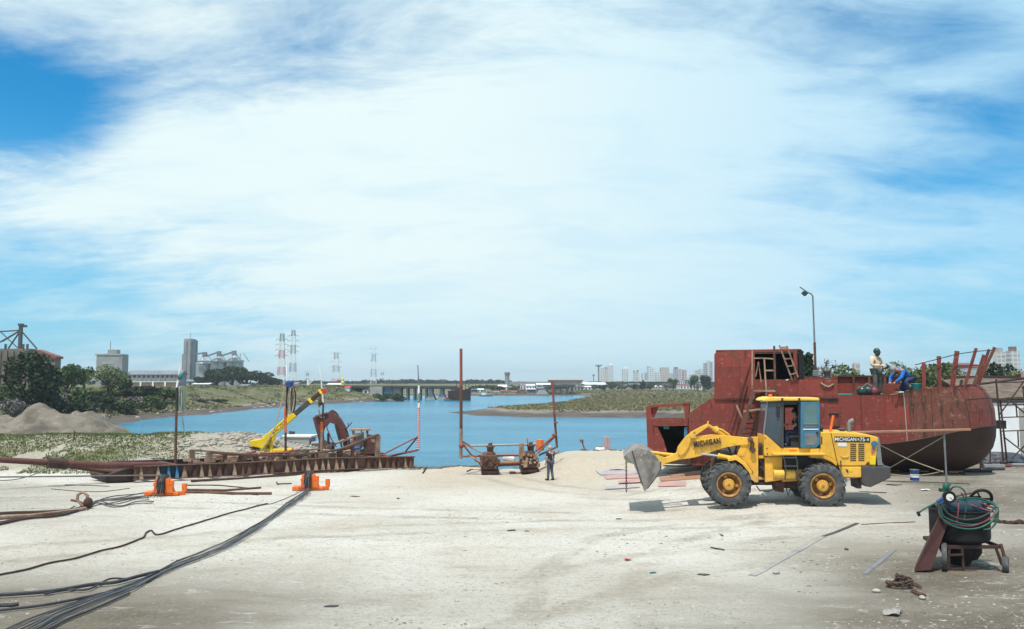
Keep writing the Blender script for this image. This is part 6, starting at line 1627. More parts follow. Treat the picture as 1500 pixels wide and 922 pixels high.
# ------------------------------------------------------------------ ship on the slip
fs = Frame((at(946, 680, 37.3).x, 37.3, 0.0), R(-21))
sh = thing('ship_hull', 'red primed steel ship hull under construction with rounded brown bow and open deckhouse', 'ship', fs.o, R(-21))
BW = 4.7; CC = BW / 2
dk_px = [(1008, 606), (1046, 581), (1062, 579.5), (1310, 579), (1330, 572), (1420, 566), (1433, 563.5)]
deck = sorted([fs.uv(x, y, 0) for x, y in dk_px])
du, dz = [p[0] for p in deck], [p[1] for p in deck]
stem_px = [(1433, 563), (1443, 571), (1451.5, 583), (1457, 600), (1459.5, 623), (1459, 640), (1455, 655), (1446, 668), (1432, 680), (1412, 688), (1396, 692), (1378, 694)]
stem = [fs.uv(x, y, CC) for x, y in stem_px]
NCH = 4                                                # index of the chine in the stem list
chz0 = fs.uv(1290, 653, 0)[1]; kz0 = max(.42, stem[-1][1])
us0 = fs.uv(1009, 640, 0)[0]
lev_f = [0, .16, .38, .68, 1.0]
NT_ = 46
ts = [(k / (NT_ - 1)) ** .85 for k in range(NT_)]
grid = []
for i, (su, sz) in enumerate(stem):
    row = []
    for t_ in ts:
        u = us0 + (su - us0) * t_
        s_ = float(sstep(.50, 1.0, t_)) if i > 0 else 1
        zd = float(np.interp(min(u, du[-1]), du, dz))
        if i <= NCH: zm = zd + (chz0 - zd) * lev_f[i]
        else:
            f = (i - NCH) / (len(stem) - 1 - NCH); zm = chz0 + (kz0 - chz0) * (1 - (1 - f) ** 2.0)
        z = zd if i == 0 else zm + (sz - zm) * s_ ** 1.5
        # half breadth
        if i <= NCH: B = CC
        else:
            f = (i - NCH) / (len(stem) - 1 - NCH); B = CC * (1 - f ** 1.25) + .12
        t0 = .60 if i <= NCH else .48
        if i == 0: t0 = .66
        tt = max(0, (t_ - t0) / (1 - t0)); g_ = math.sqrt(max(0, 1 - tt ** 2.1))
        row.append((u, max(.03, B * g_), z))
    grid.append(row)
nl_ = len(grid)
def hull_part(name, i0, i1, k0, k1, mat, off=0.0):
    for side in (-1, 1):
        mb = MB(); V, F = [], []; nn = k1 - k0 + 1
        b0 = 0
        for i in range(i0, i1 + 1):
            for k in range(k0, k1 + 1):
                u, w_, z = grid[i][k]; V.append((u, CC + side * (w_ + off), z))
        for i in range(i1 - i0):
            for k in range(nn - 1):
                a = b0 + i * nn + k; F.append((a, a + 1, a + nn + 1, a + nn) if side < 0 else (a, a + nn, a + nn + 1, a + 1))
        mb.add(V, F); o = mb.build(name, mat, sh, 25)
kb = next(k for k in range(NT_) if grid[1][k][0] > fs.uv(1325, 620, 0)[0])
kf = next(k for k in range(NT_) if grid[1][k][0] > fs.uv(1401, 600, .6)[0])
hull_part('side_plating', 0, NCH, 0, kb, M['hull']); hull_part('shoulder_plating', 0, NCH, kb, kf, M['bow']); 
M['bowcap'] = plates('bow_cap_plate', (0.150, 0.050, 0.034), (0.185, 0.036, 0.028), (0.10, 0.055, 0.045), (0.22, 0.125, 0.095), 1.3, .9, (.5, .1, 0))
hull_part('bow_plating', 0, NCH, kf, NT_ - 1, M['bowcap'])
M['bottom'] = paint('bottom_plate', (0.042, 0.018, 0.014), (0.075, 0.028, 0.021), 0.6, scale=.9, c3=(.07, .034, .026), s3=4, amt3=(.6, .8), bump=.3, bd=.02)  # underside shade put into the plate colour, darker than the sides
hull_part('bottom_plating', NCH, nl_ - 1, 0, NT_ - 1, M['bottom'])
# rubbing strake along the chine, weld seams
mb = MB(); mb.tube([(u, CC - w_ - .012, z) for u, w_, z in grid[NCH]], .028, 6); mb.build('chine_strake', M['rust_dark'], sh, True)
for px, mt_ in ((1325, 'concrete'), (1262, 'rust_dark'), (1182, 'rust_dark'), (1367, 'rust_dark')):
    u = fs.uv(px, 620, 0)[0]; pts = []
    for i in range(NCH + 1):
        us_ = [g_[0] for g_ in grid[i]]; pts.append((u + (.02 * i if px == 1325 else 0), CC - float(np.interp(u, us_, [g_[1] for g_ in grid[i]])) - .004, float(np.interp(u, us_, [g_[2] for g_ in grid[i]]))))
    mb = MB(); mb.tube(pts, .018 if px == 1325 else .012, 5); mb.build('weld_seam', M[mt_], sh)
for px, py in ((1411, 596), (1440, 596)):
    i_ = 2; mb = MB(); pts = [(u, CC - w_ - .004, z) for u, w_, z in grid[i_][kf:]]; mb.tube(pts, .012, 5); mb.build('weld_seam', M['rust_dark'], sh); break
for kk in (kf, (kf + NT_) // 2 + 1):
    mb = MB(); mb.tube([(grid[i][kk][0], CC - grid[i][kk][1] - .004, grid[i][kk][2]) for i in range(NCH + 1)], .012, 5); mb.build('weld_seam', M['rust_dark'], sh)
# deck
V = []; F = []
for k in range(NT_):
    u, w_, z = grid[0][k]; V += [(u, CC - w_ + .02, z - .06), (u, CC + w_ - .02, z - .06)]
for k in range(NT_ - 1): F.append((2 * k, 2 * k + 1, 2 * k + 3, 2 * k + 2))
mb = MB(); mb.add(V, F); mb.build('deck', M['rust'], sh)
V = [(grid[i][0][0], CC - grid[i][0][1], grid[i][0][2]) for i in range(nl_)] + [(grid[i][0][0], CC + grid[i][0][1], grid[i][0][2]) for i in range(nl_ - 1, -1, -1)]
mb = MB(); mb.add(V, [tuple(range(len(V)))]); mb.build('transom', M['hull'], sh)
# near bulwark with the deckhouse side in one plate, freeing ports
P_ = fs.poly([(1046.5, 586), (1046.5, 519), (1050.5, 515.5), (1103, 513), (1103.5, 556), (1227, 556.5), (1227, 583), (1060, 584)], 0)
mb = MB(); mb.prism(P_, -.035, .03); mb.build('bulwark', M['hull'], sh)
mb = MB(); mb.prism(fs.poly([(1047, 584.5), (1226, 583.3), (1226, 585), (1047, 586.3)], 0), -.06, -.03); mb.build('bulwark_strake', M['rust_dark'], sh)
mb = MB()
for (xa, xb, ya) in ((1214, 1228, 585), (1214.5, 1229, 606), (1217, 1230, 624.5)): mb.prism(fs.poly([(xa, ya), (xb, ya - .4), (xb, ya + 2.6), (xa, ya + 2.9)], 0), -.045, .02)
mb.build('freeing_port', M['dark_in'], sh)
# far bulwark with frames
P_ = fs.poly([(1100, 590), (1100, 554), (1228, 551.5), (1318, 552), (1318, 585), (1228, 588)], BW)
mb = MB(); mb.prism(P_, BW - .06, BW - .02); mb.build('bulwark', M['hull'], sh)
mb = MB(); mb.bar(fs.p3(1227, 551.5, BW - .1), fs.p3(1318, 551.5, BW - .1), .14, .08); mb.build('bulwark_rail', M['rust_dark'], sh)
for px in (1251, 1226, 1274, 1297):
    u, z0 = fs.uv(px, 579, BW - .2); z1 = fs.uv(px, 552, BW - .2)[1]; mb = MB(); mb.prism([(u - .05, z0 - .4), (u + .05, z0 - .4), (u + .05, z1), (u - .05, z1)], BW - .26, BW - .06); mb.build('bulwark_frame', M['rust'], sh)
# deckhouse
HD = 3.4
u0, z1 = fs.uv(1048, 517, 0); u1, zr = fs.uv(1172, 514, 0); um = fs.uv(1103, 556, 0)[0]; zb_ = fs.uv(1103, 557, 0)[1]
zr = fs.uv(1103, 513.5, 0)[1]
mb = MB(); mb.box(((u0 + u1) / 2 + .02, HD / 2 + .03, zr + .01), (u1 - u0, HD, .05)); mb.build('house_roof', M['hull'], sh)
mb = MB(); mb.box((u0 + .03, HD / 2 + .05, (zr + zb_ - .6) / 2), (.04, HD, zr - zb_ + .6 - .04)); mb.box((u1 - .03, HD / 2 + .05, (zr + zb_ - .6) / 2), (.04, HD - .1, zr - zb_ + .6 - .04)); mb.box(((u0 + u1) / 2, HD + .02, (zr + zb_ - .6) / 2), (u1 - u0 - .1, .04, zr - zb_ + .6 - .04)); mb.build('house_wall', M['dark_in'], sh)  # interior shade put into the near-black wall colour
mb = MB(); uu = fs.uv(1165.5, 540, 0)[0]; mb.box((uu, .02, (zr + zb_) / 2), (.16, .08, zr - zb_ - .02)); mb.box((um + .05, .02, (zr + zb_) / 2), (.08, .09, zr - zb_ - .02)); mb.box(((um + uu) / 2, .02, zr - .05), (uu - um, .07, .08)); mb.build('house_frame', M['hull'], sh)
mb = MB(); mb.add([(u1 - .05, -.01, zr - .04), (u1 + .10, .15, zr - .1), (u1 + .12, .2, zb_), (u1 - .05, .0, zb_)], [(0, 1, 2, 3)]); o = mb.build('house_corner', M['dark_in'], sh); s_ = o.modifiers.new('s', 'SOLIDIFY'); s_.thickness = .03
# stern: open ramp box
def ps(pts, d0, d1, name, mat): 
    mb = MB(); mb.prism(fs.poly(pts, d0), d0, d1); return mb.build(name, M[mat] if isinstance(mat, str) else mat, sh)
ps([(946, 597), (953, 595), (961, 673), (949, 671)], 0, .12, 'stern_post', 'hull')
ps([(953, 600), (958, 595), (965, 595), (957.5, 612), (953, 612)], .14, .26, 'stern_post', 'hull')
ps([(953, 593.5), (1008, 590.5), (1008, 595), (953, 597)], .02, .3, 'stern_beam', 'hull')
ps([(955, 613), (1007.5, 612), (1007.5, 624), (951, 625)], .02, .25, 'stern_beam', 'hull')
ps([(957, 626), (963, 626), (972, 645), (980, 673), (960, 673)], .02, .1, 'stern_cheek', 'hull')
ps([(1000, 590), (1009, 590), (1009, 613), (1004, 613)], .02, .3, 'stern_post', 'hull')
ua, za = fs.uv(952, 624, 0); ub, zb3 = fs.uv(1008, 673, 0)
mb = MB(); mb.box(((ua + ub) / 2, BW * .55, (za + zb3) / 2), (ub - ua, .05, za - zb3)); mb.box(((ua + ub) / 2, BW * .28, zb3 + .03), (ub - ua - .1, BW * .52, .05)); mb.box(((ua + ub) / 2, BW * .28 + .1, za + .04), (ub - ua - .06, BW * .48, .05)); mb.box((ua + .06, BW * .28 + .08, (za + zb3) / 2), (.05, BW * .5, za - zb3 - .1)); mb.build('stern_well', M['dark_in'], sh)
ps([(972, 624.5), (980, 624.5), (980, 629), (972, 629)], .18, .24, 'marker_panel', 'teal')
ps([(1002, 627), (1007, 625), (1007, 640), (1002, 640)], .1, .16, 'marker_panel', 'blue_door')
ps([(946, 670), (1010, 674), (1012, 681), (955, 679)], .02, 1.5, 'stern_sole', 'rust_dark')
# skeg under the stern down to the ground
ps([(1006, 664), (1050, 664), (1050, 684), (1006, 681)], .35, CC + .3, 'stern_skeg', 'hull')
# bow frame posts
for (xa, ya, xb, yb, d_, w_, mt_) in [(1353.5, 569, 1353, 531, .15, .13, 'hull'), (1376, 567, 1375.3, 522, .25, .15, 'hull'), (1394.5, 566, 1402, 514.5, .45, .17, 'hull'), (1412, 565, 1430, 510.5, .9, .18, 'hull'), (1425, 564, 1441, 520, 1.5, .15, 'bow'),
                                 (1431, 563, 1457, 509, 1.2, .17, 'bow'), (1428, 566, 1449, 512, 2.2, .14, 'hull'), (1406, 566, 1409, 557, .5, .12, 'rust_dark')]:
    uq = fs.uv(xa, ya, d_)[0]; dq = CC - float(np.interp(uq, [g_[0] for g_ in grid[0]], [g_[1] for g_ in grid[0]])) + .10 + (d_ if d_ > 1.1 else 0) * .35; k_ = dq - d_; d_ = max(d_, dq)
    mb = MB(); mb.bar(fs.p3(xa, ya, d_) - Vector((0, 0, .10)), fs.p3(xb, yb, d_), w_, .10); mb.build('bow_frame', M[mt_], sh)
mb = MB(); L = [fs.p3(1340, 535, .3), fs.p3(1375, 526, .3), fs.p3(1402, 519, .5), fs.p3(1430, 515, .9), fs.p3(1457, 513, 1.2)]; mb.tube(L, .018, 5); mb.tube([fs.p3(1375, 564, .3), fs.p3(1361, 533, .3)], .03, 5); mb.build('frame_wire', M['rust_dark'], sh)
# bollard with rope ends
g = thing('bollard', 'dark mooring bollard with pale rope ends on the ship bulwark', 'bollard', fs.o, R(-21))
mb = MB(); p = fs.p3(1212, 556, .15); mb.lathe([(.01, -.05), (.16, -.05), (.16, .02), (.11, .06), (.11, .26), (.17, .3), (.17, .36), (.01, .38)], 14, 'z', p); mb.build('post', M['grey_dark'], g, True)
mb = MB(); mb.tube([fs.p3(1202, 561, -.08), fs.p3(1208, 565, -.09), fs.p3(1214, 567, -.08), fs.p3(1221, 563, -.08)], .035, 6); mb.build('rope_end', M['rope'], g, True)
mb = MB(); mb.prism(fs.poly([(1150, 556.5), (1156, 555.5), (1153, 558)], -.04), -.06, -.04); o = mb.build('white_rag', M['white'], None); o.location = fs.o; o.rotation_euler = (0, 0, R(-21)); tag(o, 'small white rag on the bulwark edge under the ladder', 'rag')
# keel blocks
GK = 'timber keel blocks under the hull'
for k, (px, lb) in enumerate([(1310, 'stacked timber keel block under the hull behind the counterweight'), (1352, 'stacked timber keel block in the dark behind the paint can'), (1395, 'stacked timber keel block nearest the bow')]):
    u = fs.uv(px, 690, CC)[0]; w_ = fs.world(u, CC, 0); z0 = H(w_.x, w_.y); g = thing('keel_block', lb, 'timber block', (w_.x, w_.y, z0), R(-21), GK)
    for j in range(3):
        zt = kz0 - z0 + .06; hh_ = zt / 3; mb = MB(); mb.box((0, 0, hh_ * (j + .5)), (.35 if j % 2 else .9, .9 if j % 2 else .35, hh_ - .004)); mb.build('timber', M['wood'] if j == 1 else M['rust_dark'], g)

# gangway stair and ladder against the hull
g = thing('gangway_stair', 'rusty improvised stair and rail frame leaning against the hull side', 'stair', fs.o, R(-21))
def st_bar(name, pts, w_, mat, d=None):
    mb = MB()
    for (xa, ya, da), (xb, yb, db) in zip(pts[:-1], pts[1:]): mb.bar(fs.p3(xa, ya, da), fs.p3(xb, yb, db), w_, w_)
    return mb.build(name, M[mat], g)
zf = lambda px, d: 0
for (xa, xb, d_) in ((1104, 1081, -.9), (1120, 1098, -.15)): st_bar('stringer', [(xa, 574, d_), (xb, 650, d_ - .25), (xb - 11, 693, d_ - .35)], .12, 'rust')
for k in range(11):
    f = (k + .5) / 11; xa = 1104 + (1079 - 1104) * f; yv = 574 + 80 * f
    mb = MB(); a = fs.p3(xa, yv, -.9 - .25 * f); c = fs.p3(xa + 15.5, yv - 1, -.2 - .25 * f); mb.bar(a, c, .16, .035); mb.build('step', M['rust'], g)
mb = MB(); a = fs.p3(1103, 573, -.9); c = fs.p3(1136, 571, -.9); mb.box(((a.x + c.x) / 2, -.5, a.z), (c.x - a.x, .8, .07)); mb.build('landing', M['rust_pale'], g)
st_bar('rail_post', [(1102, 570, -.85), (1102, 513, -.85)], .06, 'rust_pale'); st_bar('rail_post', [(1123, 584, -.85), (1119.5, 525, -.85)], .06, 'rust_pale'); st_bar('rail_post', [(1136, 584, -.85), (1134, 507, -.85)], .08, 'rust')
st_bar('rail', [(1104, 525, -.85), (1120, 525, -.85), (1134, 526, -.85)], .05, 'rust_pale'); st_bar('rail', [(1121, 543, -.85), (1135, 543, -.85)], .06, 'rust_pale'); st_bar('rail', [(1115, 560, -.7), (1111, 530, -.7), (1107, 552, -.7)], .04, 'rust_pale')
st_bar('brace', [(1079, 594, -1.0), (1087, 613, -1.0)], .07, 'rust_pale'); st_bar('brace', [(1089, 603, -1.0), (1109, 600, -1.0), (1124, 600, -.6)], .07, 'rust_pale'); st_bar('brace', [(1100, 532, -.05), (1066, 632, -.2)], .03, 'rust_dark'); st_bar('brace', [(1095, 565, -.05), (1074, 632, -.2)], .04, 'rust_dark'); st_bar('brace', [(1096, 600, -.9), (1101, 614, -.6)], .07, 'rust')
st_bar('leg', [(1136, 576, -.8), (1139, 700, -.9)], .06, 'rust'); st_bar('leg', [(1123, 584, -.85), (1126, 700, -.9)], .06, 'rust')
g = thing('ladder', 'short rusty steel ladder leaning on the edge of the deckhouse roof', 'ladder', fs.o, R(-21))
for (xa, ya, xb, yb) in ((1141.5, 506, 1160, 556), (1152.5, 507, 1169, 553)): st_bar('rail', [(xa, ya, -.18), (xb, yb, -.10)], .06, 'rust_pale')
for f in (.40, .62, .86):
    mb = MB(); mb.bar(fs.p3(1141.5 + 18.5 * f, 506 + 50 * f, -.17), fs.p3(1152.5 + 16.5 * f, 507 + 46 * f, -.17), .05); mb.build('rung', M['rust_pale'], g)
mb = MB(); mb.prism(fs.poly([(1141.5, 508), (1153, 508), (1155, 512.5), (1143, 512)], -.18), -.22, -.16); mb.build('top_plate', M['wood'], g)

# workers on deck
J = standing()
J.update(sL=(0, .19, 1.41), eL=(-.10, .40, 1.17), wL=(.14, .20, 1.10), sR=(0, -.19, 1.41), eR=(.04, -.30, 1.14), wR=(.22, -.10, 1.12), jaw=(.045, -.005, 1.56), crown=(.05, 0, 1.655), face=(.9, -.1, -.45), kL=(.05, .13, .5), aL=(-.02, .16, .09), tL=(.14, .2, .04))
def on_deck(px, py, d):
    u, _ = fs.uv(px, py, d); z = float(np.interp(u, [g_[0] for g_ in grid[0]], [g_[2] for g_ in grid[0]])) - .06
    w_ = fs.world(u, d, z); return w_
pw = on_deck(1285, 577, .75)
person('welder in beige shirt and dark green mask standing on deck, hands at the waist', J, pw, R(-62), 'beige', 'olive', ('mask', 'mask'), skin='skin', sleeve='long', sc=(at(1285, 509.5, pw.y).z - pw.z) / 1.79)
J = dict(pelvis=(-.28, 0, .50), spine=(-.14, 0, .66), chest=(.05, 0, .78), neck=(.20, 0, .80), jaw=(.28, 0, .765), crown=(.36, 0, .80), face=(.35, 0, -1),
         sL=(.10, .19, .76), eL=(.26, .24, .52), wL=(.44, .14, .36), hL=(-.28, .10, .47), kL=(.06, .2, .40), aL=(-.10, .2, .09), tL=(.08, .22, .04),
         sR=(.10, -.19, .76), eR=(.28, -.22, .50), wR=(.46, -.06, .36), hR=(-.28, -.10, .47), kR=(-.10, -.18, .11), aR=(-.50, -.16, .10), tR=(-.58, -.15, .03))
pw = on_deck(1322, 576, .75)
person('worker in a bright blue jacket and grey cap crouching over the hull edge', J, pw, R(200), 'royal', 'work_blue', ('cap', 'cap'), skin='skin', sleeve='long', sc=1.18)
mb = MB(); p = on_deck(1343, 573, .7); mb.M = Matrix.Translation(p); mb.lathe([(.01, 0), (.16, 0), (.2, .28), (.18, .3), (.01, .3)], 14); tag(mb.build('bucket', M['teal'], None, True), 'teal bucket on deck beside the crouching worker', 'bucket')
g = thing('grinder', 'hand grinder with a white disc held at the hull edge by the crouching worker', 'grinder', on_deck(1319, 576, -.05) + Vector((0, 0, .12)), R(200))
mb = MB(); mb.tube([(0, 0, .02), (.26, 0, .10)], .045, 9); mb.build('body', M['black'], g, True)
mb = MB(); mb.cyl((-.02, 0, -.02), .11, .04, 16); mb.build('disc', M['white'], g, True)
g = thing('tool_bag', 'black and red tool bag lying on deck beside the standing welder', 'bag', on_deck(1272, 578, .5), R(-20))
mb = MB(); mb.ball((0, 0, .22), .26, 12, 8, (1.2, .8, .85)); mb.build('bag', M['black'], g, 'all'); mb = MB(); mb.ball((.22, -.05, .2), .19, 10, 8, (.9, .9, 1)); mb.build('pocket', M['hose_red'], g, 'all'); mb = MB(); mb.tube([(-.2, -.1, .38), (-.05, -.12, .52), (.15, -.1, .40)], .03, 6); mb.build('strap', M['grey'], g, True)
mb = MB(); mb.M = Matrix.Translation(on_deck(1263, 578, .4)); mb.ball((0, 0, .2), .21, 14, 10, (1, 1, 1.05)); tag(mb.build('helmet', M['mask'], None, 'all'), 'round dark welding helmet lying left of the tool bag on deck', 'helmet')
mb = MB(); mb.M = Matrix.Translation(on_deck(1237, 578, .2)) @ Matrix.Rotation(R(-21), 4, 'Z'); mb.box((0, 0, .06), (.62, .3, .12)); tag(mb.build('gas_tray', M['teal'], None, bevel=.03), 'low pale green tray of rods on deck left of the helmet', 'tray')

# plank trestle in front of the bow
ftr = Frame((at(1383, 703, 31.2).x, 31.2, 0), R(-14))
zg0 = H(ftr.o.x, ftr.o.y)
g = thing('plank_trestle', 'long wooden plank on a steel prop standing along the bow', 'trestle', ftr.o, R(-14))
mb = MB(); mb.bar(ftr.p3(1215, 634.5, .1), ftr.p3(1421, 629.5, .1), .30, .075); mb.build('plank', M['wood'], g, bevel=.01)
mb = MB(); a = ftr.p3(1382.5, 630.5, .1); mb.tube([(a.x, .1, a.z), (a.x + .03, .1, zg0 - .05)], .036, 9); mb.build('prop', M['grey'], g, True)
mb = MB(); a = ftr.p3(1238, 634.5, .1); mb.tube([(a.x, .1, a.z), (a.x - .03, .1, zg0 - .05)], .036, 9); mb.build('prop', M['grey'], g, True)
mb = MB(); mb.tube([ftr.p3(1382, 640, .1), ftr.p3(1303, 686, .6)], .018, 6); mb.build('brace_wire', M['rope'], g); mb = MB(); mb.tube([ftr.p3(1289, 652, .4), ftr.p3(1330, 673, .3), ftr.p3(1382, 692, .1)], .022, 6); mb.build('brace_wire', M['rope'], g)
mb = MB(); mb.tube(slack(ftr.p3(1300, 694, .6), ftr.p3(1382, 690, .1), .12), .018, 6); mb.build('brace_wire', M['rope'], g)
g = thing('paint_can', 'blue and white paint can on the ground under the bow', 'can', ground(1340, 704) + Vector((0, 0, .0)))
mb = MB(); mb.lathe([(.01, 0), (.16, 0), (.16, .4), (.01, .4)], 16); mb.build('can', M['blue'], g, 30); mb = MB(); mb.lathe([(.163, .12), (.163, .24)], 16); mb.build('paper_band', M['white'], g, True); mb = MB(); mb.torus((0, 0, .4), .16, .012, 16, 5); mb.build('rim', M['grey'], g, True)

# ------------------------------------------------------------------ behind the ship: lamp post, trees, store, scaffold
g = thing('lamp_post', 'tall thin steel lamp post with a bent arm rising behind the ship', 'lamp post', (0, 0, 0)); Y = 44
p = at(1195, 560, Y); z0 = H(p.x, Y)
mb = MB(); mb.tube([(p.x + .02, Y, z0 - .2), at(1193.2, 502, Y)], .065, 9); mb.build('lower_pole', M['rust'], g, True)
mb = MB(); mb.tube([at(1193.2, 502, Y), at(1190.6, 434, Y), at(1188.5, 431, Y), at(1182, 428, Y), at(1171.5, 420.5, Y)], [.048, .04, .04, .035, .03], 8); mb.build('pole', M['grey'], g, True)
mb = MB(); q0 = at(1181, 430.5, Y); mb.bar(at(1176, 427.5, Y), at(1181, 432.5, Y), .26, .20); mb.build('lamp_head', M['mask'], g, bevel=.03)
mb = MB(); q0 = at(1195, 547, Y); mb.box(q0, (.26, .2, .3)); mb.build('junction_box', M['grey'], g, bevel=.02)
GTR = 'trees behind the ship'
for kd, px, pb, tp, Y, w, lb in [('dark', 1183, 566, 519, 58, 26, 'narrow dark tree just left of the lamp post'), ('bare', 1221, 566, 518, 66, 46, 'large bare grey tree right of the lamp post'), ('mid', 1245, 570, 536, 60, 44, 'low green tree below the bare grey one'),
                                 ('mid', 1275, 570, 533, 62, 44, 'green tree directly behind the standing welder'), ('pale', 1308, 570, 529, 64, 46, 'pale green tree above the crouching worker'), ('bare', 1318, 566, 527, 76, 40, 'grey bare crown peeking over the pale green tree'), ('pale', 1345, 570, 528, 60, 42, 'pale green tree behind the first bow post'),
                                 ('pale', 1375, 572, 530, 62, 40, 'pale tree behind the middle bow posts'), ('mid', 1400, 572, 537, 66, 36, 'green tree left of the leaning bow posts'), ('bare', 1420, 572, 533, 70, 36, 'greyish tree behind the leaning bow posts'), ('pale', 1450, 574, 541, 60, 40, 'pale bush above the tiled store roof'), ('dark', 1466, 572, 528, 84, 30, 'dark round tree in front of the two cream towers'), ('pale', 1494, 574, 541, 64, 40, 'pale bush at the right edge above the tiled roof')]:
    put_tree(kd if kd != 'mid' else 'pale', px, pb, tp + 1.5, Y, w * (1.0 if px < 1190 else 1.75), lb, group=GTR)
shed('house', 'white house seen between the leaning bow posts and the dark round tree', 'house', 1440, 1474, 536, 90, 6, 'white', 'roof_red', 538.5, 'houses behind the shipyard', 4)
shed('house', 'red roofed house behind the tips of the middle bow posts', 'house', 1405, 1436, 531, 100, 6, 'concrete_brown', 'roof_red', 535, 'houses behind the shipyard', 3)

m, t, b = new_mat('clay_tiles'); q = NT(t)
ob = q.n('ShaderNodeTexCoord').outputs['Object']
wv = q.n('ShaderNodeTexWave'); wv.wave_type = 'BANDS'; wv.bands_direction = 'X'; q.l(ob, wv.inputs['Vector']); wv.inputs['Scale'].default_value = 1.6; wv.inputs['Distortion'].default_value = 0.3
wy = q.n('ShaderNodeTexWave'); wy.wave_type = 'BANDS'; wy.bands_direction = 'Y'; wy.wave_profile = 'SAW'; q.l(ob, wy.inputs['Vector']); wy.inputs['Scale'].default_value = 1.1; wy.inputs['Distortion'].default_value = .4
cn = q.noise(ob, 2.2, 5, .65)
c_ = q.mix(q.rng(cn, .38, .66), (0.13, 0.095, 0.07), (0.22, 0.17, 0.13)); c_ = q.mix(q.rng(q.noise(ob, 7, 4), .55, .7, 0, .7), c_, (0.10, 0.075, 0.06))
q.l(c_, b.inputs['Base Color']); b.inputs['Roughness'].default_value = .9
q.bump(b, q.math('ADD', wv.outputs[0], q.math('MULTIPLY', wy.outputs[0], .7)), 1.0, .08)
M['tile'] = m
g = thing('store_building', 'whitewashed store with an old sagging clay tile roof behind the bow', 'building')
Y = 42; xa = at(1436, 600, Y).x; zt = at(1480, 587, Y).z; zr = at(1480, 556, Y + 4).z; z0 = H(xa + 4, Y) - .4; xb = xa + 16
mb = MB(); mb.box(((xa + .5 + xb) / 2, Y + 3.4, (z0 + zt) / 2), (xb - xa - .5, 6, zt - z0)); M['lime'] = paint('limewash', (0.86, 0.87, 0.88), (0.78, 0.79, 0.80), .8, scale=.6); mb.build('wall', M['lime'], g)
mb = MB(); rs_ = random.Random(4); n_ = 26; top = []; bot = []
for k in range(n_ + 1):
    x = xa - .1 + (xb - xa) * k / n_; s_ = rs_.uniform(-.04, .04)
    bot.append((x, Y + .34, zt + .02 + s_)); top.append((x, Y + 3.5, zr + rs_.uniform(-.03, .03)))
mb.add(bot + top + [(xa - .1, Y + 6.8, zt), (xb, Y + 6.8, zt)], [(k, k + 1, n_ + 2 + k, n_ + 1 + k) for k in range(n_)] + [(n_ + 1, 2 * n_ + 1, 2 * n_ + 3, 2 * n_ + 2)])
o = mb.build('roof', M['tile'], g); s_ = o.modifiers.new('s', 'SOLIDIFY'); s_.thickness = .12
mb = MB(); mb.box((xa + 8, Y + .365, zt - .06), (15.6, .06, .10)); mb.build('eave_board', M['rust_dark'], g)
mb = MB(); mb.bar((xa - .2, Y + 3.4, zr + .12), (xb, Y + 3.4, zr + .16), .2, .12); mb.build('ridge_beam', M['rust_dark'], g)
mb = MB(); c0 = at(1486, 640, Y); mb.box((c0.x + 1.6, Y + .38, (z0 + zt) / 2 + .1), (2.2, .06, zt - z0 - .9)); mb.build('door', M['concrete'], g)
# scaffold
fsc = Frame((at(1462, 690, 37).x, 37, 0), R(-6)); zs = H(fsc.o.x, fsc.o.y)
g = thing('pipe_scaffold', 'thin dark pipe scaffold frame standing between the bow and the white store', 'scaffold', fsc.o, R(-6))
def sc_(name, xa, ya, da, xb, yb, db, r_=.03, mat='rust_dark'):
    mb = MB(); mb.tube([fsc.p3(xa, ya, da), fsc.p3(xb, yb, db)], r_, 7); mb.build(name, M[mat], g, True)
sc_('standard', 1459, 556, 0, 1471, 692, 0, .04); sc_('standard', 1465, 586, .9, 1477, 694, .9, .04); sc_('standard', 1452, 603, .9, 1450, 690, .9, .03); sc_('standard', 1436, 640, 0, 1437, 694, 0, .05); sc_('standard', 1488, 590, 0, 1490, 612, 0); sc_('standard', 1491, 632, 0, 1492, 655, 0)
for y in (561, 594, 612, 632): sc_('ledger', 1458 + (y - 556) * .1, y, 0, 1520, y - 2, 0, .025)
sc_('diagonal', 1464, 608, 0, 1508, 548, 0, .03); sc_('diagonal', 1481, 588, 0, 1515, 618, 0, .03); sc_('diagonal', 1470, 640, .4, 1512, 672, .4, .03); sc_('diagonal', 1482, 672, 0, 1514, 640, 0, .03); sc_('plank', 1434, 563, .5, 1512, 553, .5, .05, 'rust_dark')
mb = MB(); mb.box(fsc.p3(1462, 622, .3), (.5, .4, .35)); mb.build('clamp_box', M['black'], g)
P_ = at(1499.5, 552, 38); mb = MB(); mb.tube([at(1499.5, 566, 38), at(1498.5, 544, 38)], .09, 8); sc = mb.build('end_pipe', M['pink'], None, True); tag(sc, 'short pale red pipe end standing above the scaffold at the right edge', 'pipe')
sc.parent = None
mb = MB(); mb.tube([at(1499.5, 566, 38), (at(1499.5, 566, 38).x + .1, 38, H(at(1499.5, 566, 38).x, 38))], .06, 8); mb.build('lower_pipe', M['rust'], sc, True)
